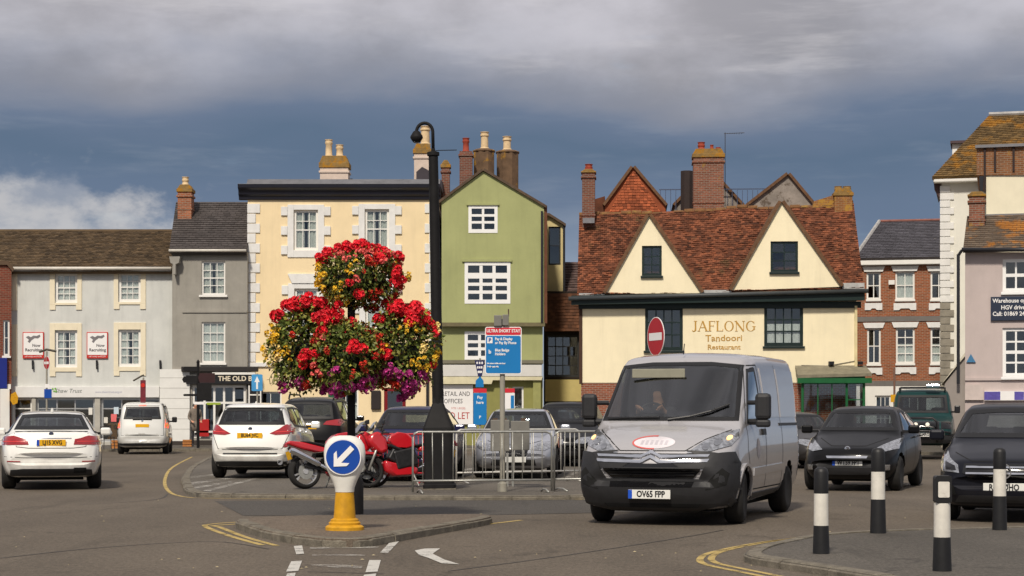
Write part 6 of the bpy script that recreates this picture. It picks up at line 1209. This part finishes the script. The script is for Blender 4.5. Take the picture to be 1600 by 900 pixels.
while tries < 6000 and any(cnt[k] < lim[k] for k in cnt):
    tries += 1; p, v, k = surf_point((.97, 1.08))
    if p.y > .3: continue
    r = rnd.random(); kind = None
    if v.z > .5: kind = ('red' if r < .8 else 'cor') if k in (0, 5, 6) else ('red' if r < .45 else None)
    elif v.z < -.5 and k != 0: kind = 'pur' if r < .65 else 'scar'
    elif (k == 0 and v.x < -.2) or p.x < -.80 or p.x > .72: kind = 'yel' if r < .55 else ('pale' if r < .75 else ('red' if r < .83 else None))
    elif r < .42: kind = 'scar'
    elif r < .54: kind = 'red'
    elif r < .60: kind = 'yel'
    elif r < .68: kind = 'cor'
    if not kind: continue
    u = v.orthogonal().normalized(); w = v.cross(u)            # blooms come in clumps
    for _ in range(rnd.randint(2, 5)):
        if cnt[kind] >= lim[kind]: break
        a = rnd.uniform(0, 6.28); d = rnd.uniform(.0, .11); cnt[kind] += 1
        putb(kind, p + (u * math.cos(a) + w * math.sin(a)) * d + v * rnd.uniform(.0, .03), size[kind])
for (px, py) in [(500, 402), (514, 396), (530, 388), (545, 386), (560, 388), (575, 392), (590, 396), (604, 402), (612, 415), (622, 428), (618, 445), (628, 440), (655, 488), (640, 492), (668, 500), (676, 512), (682, 522), (658, 505), (460, 472), (472, 468), (486, 466), (465, 485), (480, 478), (532, 478), (533, 492), (495, 470), (650, 496)]:
    a, z = fl(px, py); putb('red', Vector((a, rnd.uniform(-.35, -.1), z)), 1.4)
# lamp column with plinth and swan neck
lx_, ly_ = gp(687, 764, CPZ); lc = thing('lamp_column', 'tall black lamp column with swan-neck lantern rising from a square plinth', 'street lamp', (lx_, ly_, CPZ)); lc.rotation_euler = (0, R(-1.1), 0)
PS = F / ly_; hz_ = lambda py: EYE - CPZ + (HZ - py) / PS
loft([(0, .29, .29, 8), (.08, .29, .29, 8), (.10, .265, .265, 8), (hz_(674), .26, .26, 8), (hz_(672), .275, .275, 8), (hz_(668), .27, .27, 8), (hz_(630), .10, .10, 6), (hz_(622), .09, .09, 4)], 32).build('plinth', POLEBLK, lc, angle=14)
MB().lathe([(.105, hz_(640)), (.10, hz_(560)), (.085, hz_(244)), (.11, hz_(243)), (.11, hz_(238)), (.035, hz_(236)), (.035, hz_(232))], 18).build('shaft', POLEBLK, lc, angle=35)
pts = [(.0, 0, hz_(236)), (.0, 0, hz_(208))] + [(-.145 + .145 * math.cos(a), 0, hz_(206) + .16 * math.sin(a)) for a in [R(q) for q in range(0, 181, 15)]] + [(-.29, 0, hz_(208))]
MB().tube(pts, .03, 10).build('swan_neck', POLEBLK, lc, smooth=True); MB().tube([(0, 0, hz_(236)), (.1, 0, hz_(235)), (.42, 0, hz_(235))], .008, 6).build('bracket_wire', POLEBLK, lc)
lt = MB().lathe([(.03, .12), (.06, .10), (.11, .02), (.115, -.01), (.09, -.05), (.06, -.09), (.001, -.1)], 16, (-.29, 0, hz_(214))).build('lantern', POLEBLK, lc, smooth=True); MB().lathe([(.001, -.11), (.05, -.1), (.07, -.07)], 12, (-.29, 0, hz_(214))).build('lamp_lens', M('lens_grey', (.2, .2, .2), .2), lt)
MB().box(-.30, -.30, -.02, .30, .30, .02).build('foot_slab', KERB, lc)
# steel crowd barriers
def barrier(label, p0, p1, mat=STEEL, n=13, H=1.03, group='steel crowd barriers', nm='crowd_barrier', legs=True, first=None):
    p0, p1 = Vector((*p0, 0)), Vector((*p1, 0)); L = (p1 - p0).length; a = math.atan2((p1 - p0).y, (p1 - p0).x); t = thing(nm, label, 'barrier', (p0.x, p0.y, CPZ), a, group); r = .019; zb = .21
    cor = lambda x, z, s: [(x + s * .0, 0, z)]
    fr = [(0, 0, .02), (0, 0, H - .09), (.025, 0, H - .03), (.09, 0, H), (L - .09, 0, H), (L - .025, 0, H - .03), (L, 0, H - .09), (L, 0, .02)]
    MB().tube(fr, r, 8).build('frame', mat, t, smooth=True); MB().tube([(0, 0, zb), (L, 0, zb)], r * .9, 8).build('bottom_rail', mat, t, smooth=True)
    bar = MB().tube([(0, 0, zb), (0, 0, H)], .009, 6).mesh('bar', mat, smooth=True)
    for k in range(1, n + 1): link('bar', bar, t, (L * k / (n + 1), 0, 0), (rnd.uniform(-.012, .012), rnd.uniform(-.012, .012), 0))
    if legs:
        foot = MB().tube([(0, -.28, .012), (0, -.1, .05), (0, .1, .05), (0, .28, .012)], .016, 6).mesh('foot', mat, smooth=True)
        for x in (.12, L - .12): link('foot', foot, t, (x, 0, 0))
    return t
gb = lambda px, py: gp(px, py, CPZ)
barrier('steel barrier in front of the lamp column plinth', gb(645, 771), gb(862, 769)); barrier('steel barrier running from the parking sign towards the van', gb(866, 768), gb(1082, 764), n=13)
barrier('pale steel barrier standing behind the parking sign', gb(713, 756), gb(905, 752), M('pale_steel', S3(205, 203, 196), .45, .1, 9, metal=.3), 12); barrier('red barrier standing before the dark blue car', (PX(585, 35.4), 35.4), (PX(668, 35.2), 35.2), M('barrier_red', S3(170, 34, 46), .5, .1), 11, H=.95, group=None, nm='red_barrier')
# parking sign
sx_, sy_ = gp(785, 768, CPZ); ps = thing('parking_sign', 'red and blue parking sign on a grey pole behind the barriers', 'sign', (sx_, sy_, CPZ)); QS = F / sy_; q = lambda px, py: ((px - 785) / QS, EYE - CPZ + (HZ - py) / QS)
MB().lathe([(.045, 0), (.045, q(0, 500)[1]), (.001, q(0, 498)[1])], 14).build('pole', POST, ps, angle=40); MB().lathe([(.09, 0), (.085, .14), (.05, .16)], 12).build('pole_sleeve', POST, ps, angle=40)
def rrect(x0, z0, x1, z1, r, n=5): return [(cx + r * math.cos(a0 + k * math.pi / 2 / n), cz + r * math.sin(a0 + k * math.pi / 2 / n)) for cx, cz, a0 in ((x1 - r, z1 - r, 0), (x0 + r, z1 - r, math.pi / 2), (x0 + r, z0 + r, math.pi), (x1 - r, z0 + r, 1.5 * math.pi)) for k in range(n + 1)]
SBL = M('parking_blue', S3(20, 120, 186), .45, .04); SRD = M('parking_red', S3(206, 40, 56), .45, .04)
a, z1 = q(758, 511); b, z0 = q(815, 584.5); bdp = MB().xz(rrect(a, z0, b, z1, .04), -.075, -.05).build('panel', SIGNW, ps); MB().xz(rrect(a + .015, z0 + .015, b - .015, q(0, 525)[1], .03), -.079, -.0755).build('blue_face', SBL, bdp); MB().xz(rrect(a + .015, q(0, 523.5)[1], b - .015, z1 - .015, .02), -.079, -.0755).build('red_header', SRD, bdp)
def pt(t, px, py, h_, al='LEFT', sx=.85, m=SIGNW): x, z = q(px, py); text(t, h_ / QS / .72, m, bdp, (x, -.082, z), align=al, sx=sx, bold=.002)
pt('ULTRA SHORT STAY', 786.5, 517.5, 5, 'CENTER', .82); pt('Pay & Display', 773.5, 530, 4.2); pt('or Pay By Phone', 773.5, 536, 4.2); pt('Blue Badge', 773.5, 547.5, 4.2); pt('Holders', 773.5, 553.5, 4.2); pt('No return within one hour', 761, 568, 2.2); pt('Tariffs apply daily', 761, 573, 2.2)
for (py, t) in ((532, 'P'), (550, 'b')):
    x, z = q(765.5, py); MB().box(x - .045, -.083, z - .05, x + .045, -.0795, z + .05).build('pictogram', SIGNW if t == 'P' else SBL, bdp); text(t, .09, BLU if t == 'P' else SIGNW, bdp, (x, -.0845, z), bold=.003)
for (x0, y0, x1, y1) in ((772, 493, 784, 510), (785, 492, 795, 509)): a, z1 = q(x0, y0); b, z0 = q(x1, y1); MB().box(a, -.12, z0, b, .1, z1).build('bracket_box', GALV, ps, rot=(0, 0, 0), bevel=.01)  # grey bracket boxes on top of the sign panel, no cameras
a, z1 = q(793.5, 483); b, z0 = q(795.5, 494); MB().box(a, -.02, z0, b, .01, z1).build('spike', M('spike_brown', S3(84, 64, 52), .7), ps)
for zz in (515, 580): _, z = q(0, zz); MB().box(-.07, -.05, z - .03, .07, .05, z).build('clamp', GALV, ps)
# grey cabinet signs standing against the barrier
cx_, cy_ = gp(797, 760, CPZ); gs_ = thing('grey_notice_cabinet', 'grey metal notice cabinet on two legs behind the barrier', 'cabinet', (cx_, cy_, CPZ)); k_ = F / cy_
w_ = 61 / k_ / 2; z0, z1 = EYE - CPZ + (HZ - 705) / k_, EYE - CPZ + (HZ - 656) / k_
MB().box(-w_, -.06, z0, -.01, .06, z1).build('panel', GALV, gs_, bevel=.012); MB().box(.01, -.06, z0 + .02, w_, .06, z1 - .02).build('panel', GALV, gs_, bevel=.012)
for x in (-.05, .05): MB().box(x - .02, -.02, 0, x + .02, .02, z0).build('leg', STEEL, gs_)
for x in (-w_ * .75, -.1, w_ * .7): MB().box(x - .05, -.05, z1 - .02, x + .04, .02, z1 + .03).build('hinge', M('hinge_brown', S3(90, 72, 60), .7), gs_)
# black and white bollards
def post(label, px, top, b0, b1, bot, wpx, plate=False):
    x, y = gp(px, bot, CPZ); k = F / y; t = thing('verge_post', label, 'bollard', (x, y, CPZ), 0, 'black and white bollards on the footway'); r = wpx / k / 2; H = (bot - top) / k; z1, z0 = (bot - b0) / k, (bot - b1) / k
    BLP = M('bollard_black', (.012, .012, .013), .5, .2, 12, streak=.1); WHP = M('bollard_band_white', S3(214, 210, 200), .55, .12, 9, streak=.25, lich=(S3(150, 142, 128), .62, 8))
    MB().lathe([(r * 1.14, 0), (r * 1.12, .06), (r * 1.02, z0 - .02), (r * 1.0, z0)], 20).build('base', BLP, t, angle=40)
    MB().lathe([(r * 1.0, z0), (r * .97, z1)], 20).build('band', WHP, t, angle=40)
    if plate: MB().xz(rrect(-r * .98, z1 + .004, r * .98, H, r * .3), -r * .9, r * .6).build('head', BLP, t, bevel=.008); MB().xz(rrect(-r * .68, z1 + .05, r * .68, H - .05, .01), -r * .9 - .006, -r * .9 - .001).build('reflector', WHP, t)
    else: MB().lathe([(r * .97, z1), (r * .99, z1 + .01), (r * .97, H - .05), (r * .85, H - .018), (r * .5, H), (.001, H + .002)], 20).build('head', BLP, t, angle=50)
post('near-left black and white bollard in front of the black hatchback plate', 1283, 730, 771, 821, 865, 23); post('black and white bollard in front of the black hatchback headlamp', 1372, 700, 737, 780, 833, 22); post('nearest bollard with a pale square reflector plate in its head', 1472, 743, 786, 839, 892, 26, True); post('rightmost bollard in front of the midnight hatchback number plate', 1562, 700, 733, 775, 828, 20)
# round signs and small street signs
def sign_pole(name, label, px, Y, top, z=.1, r=.035, base=0, mat=POST):
    t = thing(name, label, 'sign', (PX(px, Y), Y, z)); H = PZ(top, Y) - z; MB().lathe([(r, 0), (r, H), (.001, H + .01)], 12).build('pole', mat, t, angle=40); return t
def lz(py, Y, z=.1): return PZ(py, Y) - z
def no_entry(t, dx, z, r, rot, out=.05):
    o = MB().lathe([(r, 0), (r, .012), (.001, .014)], 40, axis='y').build('red_disc', M('no_entry_red', S3(176, 24, 30), .4, .06), t, loc=(dx, 0, z), rot=(0, 0, rot + math.pi), angle=30); o.location = (dx + math.sin(rot) * out, -math.cos(rot) * out, z)
    MB().lathe([(r, -.002), (r * 1.04, -.002), (r * 1.04, .01), (r, .01)], 40, axis='y', caps=False).build('rim', SIGNW, o); MB().box(-r * .78, .0145, -r * .2, r * .78, .017, r * .2).build('white_bar', SIGNW, o)
t = sign_pole('no_entry_sign', 'large no-entry sign turned sideways above the grey van', 1029, 34, 500); no_entry(t, 0, lz(526, 34), .345, R(-69))
MB().lathe([(.33, -.004), (.33, 0)], 32, axis='y').build('sign_back', GALV, t, loc=(math.sin(R(-69)) * .044, -math.cos(R(-69)) * .044, lz(526, 34)), rot=(0, 0, R(-69) + math.pi))
Y = 70; t = sign_pole('no_entry_sign', 'small no-entry sign on a pole before the pale grey shop', 73, Y, 549); no_entry(t, .05, lz(567, Y), .24, R(-50)); MB().tube([(-.28, 0, lz(550, Y)), (0, 0, lz(546, Y)), (.36, 0, lz(549, Y))], .05, 6).build('lamp_arm', M('lamp_arm_dark', S3(76, 70, 60), .6), t); MB().box(-.05, -.05, lz(606, Y), .12, -.04, lz(600, Y)).build('small_plate', SIGNW, t); MB().box(-.08, -.06, lz(622, Y), .2, -.04, lz(608, Y)).build('blue_plate', BLU, t)
t = sign_pole('banner_post', 'post with a dark red no-entry banner beside the estate van', 224, Y, 590); MB().box(-.1, -.07, lz(631, Y), .1, -.04, lz(594, Y)).build('banner', M('banner_maroon', S3(112, 34, 46), .6, .2, 12), t); MB().lathe([(.08, 0), (.08, .01), (.001, .011)], 20, axis='y').build('disc', REDS, t, loc=(0, -.075, lz(602, Y)), rot=(0, 0, math.pi)); MB().tube([(-.38, 0, lz(595, Y)), (-.05, 0, lz(587, Y)), (.02, 0, lz(586, Y))], .035, 6).build('lamp_arm', MATS['lamp_arm_dark'], t)
Y = 71; t = sign_pole('finger_post', 'black finger post with several direction arms by the white pier', 309.5, Y, 566, mat=POLEBLK, r=.055)
for (x0, y0, x1, y1, mt) in ((286, 573, 309, 580, POLEBLK), (285, 588, 309, 598, POLEBLK), (310, 583, 336, 598, M('sign_dark_maroon', S3(50, 22, 24), .5)), (286, 615.5, 309, 619, POLEBLK), (302, 628, 320, 632, SIGNW), (308, 599, 331, 626, POLEBLK), (322, 629, 345, 632.5, M('sign_lime', S3(150, 170, 60), .5))):
    a, b = (x0 - 309.5) / F * Y, (x1 - 309.5) / F * Y; MB().xz([(a, lz((y0 + y1) / 2, Y)), (a + .06, lz(y0, Y)), (b, lz(y0, Y)), (b, lz(y1, Y)), (a + .06, lz(y1, Y))], -.07, -.03).build('direction_arm', mt, t)
MB().lathe([(.02, 0), (.07, .04), (.05, .1), (.001, .16)], 12, (0, 0, lz(568, Y))).build('finial', POLEBLK, t, smooth=True)
t = sign_pole('one_way_sign', 'blue sign with white up arrow in front of the black shop fascia', 402, 71, 584); a, b = -.21, .21; MB().xz(rrect(a, lz(611, 71), b, lz(585, 71), .05), -.06, -.04).build('panel', M('sky_blue', S3(70, 150, 205), .45), t); Y = 71
MB().xz([(-.035, lz(608, Y)), (.035, lz(608, Y)), (.035, lz(597, Y)), (.1, lz(597, Y)), (0, lz(588, Y)), (-.1, lz(597, Y)), (-.035, lz(597, Y))], -.064, -.0605).build('white_arrow', SIGNW, t)
Y = 56; t = sign_pole('pay_station_sign', 'blue pay station pillar with red header in front of the letting board', 750, Y, 560)
MB().box(-.2, -.06, lz(664, Y), .2, .06, lz(614, Y)).build('blue_panel', SBL, t, bevel=.01); MB().box(-.2, -.065, lz(613.5, Y), .2, .06, lz(607, Y)).build('red_header', SRD, t); MB().xz([(-.13, lz(605, Y)), (.11, lz(605, Y)), (.11, lz(595, Y)), (0, lz(588, Y)), (-.13, lz(595, Y))], -.07, -.03).build('arrow_plate', SBL, t)
fg = MB().xz([(-.16, lz(563, Y)), (.14, lz(563, Y)), (.06, lz(588, Y)), (-.06, lz(588, Y))], -.055, -.03).build('pennant', M('pennant_navy', S3(28, 34, 84), .7), t)
for i in range(3):
    for j in range(3): zz = lz(567 + j * 7, Y); xx = (-.085 + i * .075) * (1 - j * .22); MB().box(xx - .022, -.058, zz - .035, xx + .022, -.0555, zz + .03).build('pennant_square', SIGNW, fg)
for k, (py, tx) in enumerate(((621, 'Pay'), (629, 'here'), (652, 'P'))): text(tx, .12, SIGNW, t, (0, -.064, lz(py, Y)), bold=.003)
t = sign_pole('tariff_sign', 'white tariff board with red header right of the letting board', 793, 57, 606); MB().box(-.2, -.06, lz(646, 57), .22, -.03, lz(614, 57)).build('panel', SIGNW, t); MB().box(-.2, -.065, lz(613.5, 57), .22, -.03, lz(607, 57)).build('red_header', SRD, t); MB().box(.1, -.064, lz(644, 57), .2, -.0605, lz(618, 57)).build('blue_stripe', SBL, t)
Y = 60; t = sign_pole('yellow_plate_sign', 'small yellow plate on a brown pole beside the off-roader', 1397.5, Y, 574, mat=M('pole_brown', S3(120, 88, 72), .7)); MB().box(-.13, -.06, lz(628.5, Y), .22, -.04, lz(616.5, Y)).build('yellow_plate', M('plate_ochre', S3(216, 160, 30), .5, .1), t)
# clutter outside the charity shop
CRT = M('crate_wood', S3(176, 116, 62), .8, .2, 9)
def crate(label, px, py, w, d, h):
    x, y = gp(px, py, .10); t = thing('wooden_crate', label, 'crate', (x, y, .10), R(4), 'wooden crates on the pavement')
    for k in range(3):
        z = h * k / 3 + .01
        for sy in (-1, 1): MB().box(-w / 2, sy * d / 2 - .01, z, w / 2, sy * d / 2 + .01, z + h / 3 - .03).build('slat', CRT, t)
        for sx in (-1, 1): MB().box(sx * w / 2 - .01, -d / 2 + .012, z, sx * w / 2 + .01, d / 2 - .012, z + h / 3 - .03).build('slat', CRT, t)
    MB().box(-w / 2 + .02, -d / 2 + .02, .02, w / 2 - .02, d / 2 - .02, h - .06).build('contents', M('crate_goods', S3(150, 90, 50), .9, .4, 14), t)
crate('wooden crate outside the charity shop, left of the estate van', 183, 701, .36, .3, .34); crate('wooden crate at the foot of the white pier', 293, 698, .34, .3, .3)
x, y = gp(168, 702, .10); t = thing('cafe_chair', 'dark metal chair with a pale bundle outside the charity shop', 'chair', (x, y, .10), R(30)); DKM = M('chair_metal', (.03, .03, .03), .5)
for sx in (-.18, .18):
    for sy in (-.18, .18): MB().tube([(sx, sy, .44), (sx * 1.15, sy * 1.15, 0)], .014, 6).build('leg', DKM, t)
    MB().tube([(sx, .18, .44), (sx, .24, .85)], .014, 6).build('back_post', DKM, t)
MB().box(-.2, -.2, .44, .2, .2, .465).build('seat', DKM, t, bevel=.008); MB().box(-.19, .21, .68, .19, .235, .84).build('backrest', DKM, t, bevel=.006); MB().lathe([(.001, -.13), (.14, -.09), (.18, 0), (.14, .09), (.001, .13)], 12, (0, 0, .6)).build('bundle', M('bundle_pale', S3(190, 196, 196), .8, .2, 9), t, smooth=True)
# ---------------------------------------------------------------- motorcycles
MRED = M('motorcycle_red', (.50, .010, .018), .25, .05, 6, coat=1); ENG = M('engine_dark', (.03, .03, .032), .45, .3, 18, metal=.5)
def motorcycle(label, loc, rz, lean=8, rimc=(190, 190, 190), fair=None):
    t = thing('motorcycle', label, 'motorcycle', (loc[0], loc[1], CPZ), rz, 'red motorcycles by the barrier'); t.rotation_euler = (R(-lean), 0, rz)
    WB, r = 1.38, .305
    for i, (x, tw) in enumerate(((0, .17), (WB, .12))):
        rim = MB().lathe([(r * .74, -.05), (r * .78, -.05), (r * .78, .05), (r * .74, .05), (r * .74, -.05)], 28, axis='y', caps=False); rim.lathe([(.05, -.08), (.06, -.06), (.06, .06), (.05, .08)], 14, axis='y')
        for k in range(3):
            for s_ in (-.22, .22): M3 = Matrix.Rotation(2 * math.pi * k / 3 + s_, 3, 'Y'); rim.obox(M3 @ Vector((0, 0, r * .4)), (.03, .03, r * .72), M3)
        w = rim.build('wheel', M('moto_rim_%d' % rimc[0], S3(*rimc), .35, .1, metal=.5), t, loc=(x, 0, r), angle=40)
        MB().lathe([(r * .76, -tw / 2 + .01), (r * .88, -tw / 2), (r * .97, -tw * .3), (r, 0), (r * .97, tw * .3), (r * .88, tw / 2), (r * .76, tw / 2 - .01), (r * .76, -tw / 2 + .01)], 32, axis='y', caps=False).build('tyre', TYRE, w, smooth=True)
        MB().lathe([(.06, -tw * .42), (.14, -tw * .42), (.14, -tw * .38), (.06, -tw * .38), (.06, -tw * .42)], 24, axis='y', caps=False).build('brake_disc', STEEL, w)
    def blob(name, poly, hw_, mat, seg=2):
        m = MB().prism(poly, lambda a, b: (a, -hw_, b), lambda a, b: (a, hw_, b)); o = m.build(name, mat, t, angle=60); b_ = o.modifiers.new('bevel', 'BEVEL'); b_.width = hw_ * .55; b_.segments = 3; b_.limit_method = 'ANGLE'; b_.angle_limit = R(50); return o
    blob('tail', [(-.34, .80), (-.30, .86), (.0, .83), (.40, .74), (.42, .66), (.2, .64), (-.05, .70)], .10, MRED); blob('seat', [(-.08, .845), (.1, .845), (.45, .775), (.52, .80), (.52, .73), (.35, .73)], .11, SEAL)
    blob('tank', [(.48, .74), (.50, .86), (.62, .97), (.82, 1.0), (.98, .93), (1.02, .80), (.9, .72), (.6, .70)], .15, MRED); blob('fairing', [(.99, .66), (1.03, .92), (1.18, 1.03), (1.34, .95), (1.38, .82), (1.26, .68), (1.12, .60)], .14, MRED); blob('belly_pan', [(.46, .22), (.42, .34), (.95, .46), (1.1, .50), (1.08, .30), (.95, .2)], .14, MRED)
    blob('front_mudguard', [(WB - .24, .56), (WB - .16, .64), (WB + .04, .66), (WB + .2, .58), (WB + .1, .60), (WB - .1, .60)], .07, MRED)
    MB().obox((.68, 0, .52), (.42, .32, .34), Matrix.Rotation(R(12), 3, 'Y')).obox((.86, 0, .58), (.22, .26, .26), Matrix.Rotation(R(-30), 3, 'Y')).build('engine', ENG, t, bevel=.03); MB().tube([(.40, .12, .52), (.98, .13, .76)], .03, 8).build('frame_rail', ENG, t); MB().tube([(.40, -.12, .52), (.98, -.13, .76)], .03, 8).build('frame_rail', ENG, t)
    for s_ in (-.1, .1): MB().obox((.22, s_, .36), (.52, .04, .07), Matrix.Rotation(R(12), 3, 'Y')).build('swingarm', ENG, t, bevel=.01); MB().tube([(WB, s_ * .9, r), (WB - .26, s_ * .9, .92)], .024, 8).build('fork', STEEL, t, smooth=True)
    MB().tube([(.62, -.12, .28), (.40, -.15, .32), (.22, -.17, .42)], .03, 8).build('exhaust_pipe', CHROME, t, smooth=True); MB().tube([(.24, -.17, .41), (.20, -.17, .43), (-.28, -.19, .66), (-.33, -.19, .68)], [.035, .055, .06, .045], 14).build('silencer', CHROME, t, angle=40)
    MB().tube([(1.05, -.34, .95), (1.1, -.2, .97), (1.12, .2, .97), (1.05, .34, .95)], .014, 6).build('handlebar', BLACK, t); 
    for s_ in (-1, 1): o = MB().obox((1.14, s_ * .32, 1.15), (.03, .14, .08)).build('mirror', BLACK, t, bevel=.01); MB().tube([(1.16, s_ * .2, 1.0), (1.14, s_ * .3, 1.12)], .008, 5).build('mirror_stem', BLACK, o)
    MB().add([(1.02, -.13, .99), (1.02, .13, .99), (1.2, .10, 1.2), (1.2, -.10, 1.2), (1.34, -.09, 1.02), (1.34, .09, 1.02)], [(0, 1, 2, 3), (3, 2, 5, 4)]).build('screen', CARGLD, t); MB().tube([(.56, .12, .26), (.5, .26, .0)], .014, 6).build('side_stand', STEEL, t); MB().box(-.36, -.05, .745, -.31, .05, .81).build('tail_lamp', REDL, t, bevel=.01)
    MB().obox((-.28, 0, .60), (.012, .18, .15), Matrix.Rotation(R(-15), 3, 'Y')).build('number_plate', PLY, t); MB().obox((-.2, 0, .68), (.2, .06, .04), Matrix.Rotation(R(35), 3, 'Y')).build('mudguard', SEAL, t)
    return t
mx, my = gp(477, 764, CPZ); motorcycle('red motorcycle with chrome silencer, rear wheel left of the keep-left bollard', (mx, my), R(30))
motorcycle('red motorcycle beside the lamp plinth, behind the barrier end', (PX(688, 33.9), 33.9), R(180 + 22), -8, (40, 40, 42), ENG)
# litter and small things on the road
rg = random.Random(5); m = MB()
for k in range(46):
    px, py = rg.uniform(20, 1580), rg.uniform(775, 895); x, y = gp(px, py); s_ = rg.uniform(.008, .025); a = rg.uniform(0, 3); d = [(s_ * math.cos(a + q), s_ * .6 * math.sin(a + q)) for q in (0, 1.4, 3.0, 4.4)]; m.add([(x + u, y + v, .012) for u, v in d] + [(x, y, .022)], [(0, 1, 4), (1, 2, 4), (2, 3, 4), (3, 0, 4)])
tag(m.build('road_litter', M('litter', S3(150, 138, 110), .9, .4, 3), None, fix=False), kind='stuff', label='scattered leaves and grit on the asphalt', cat='litter')
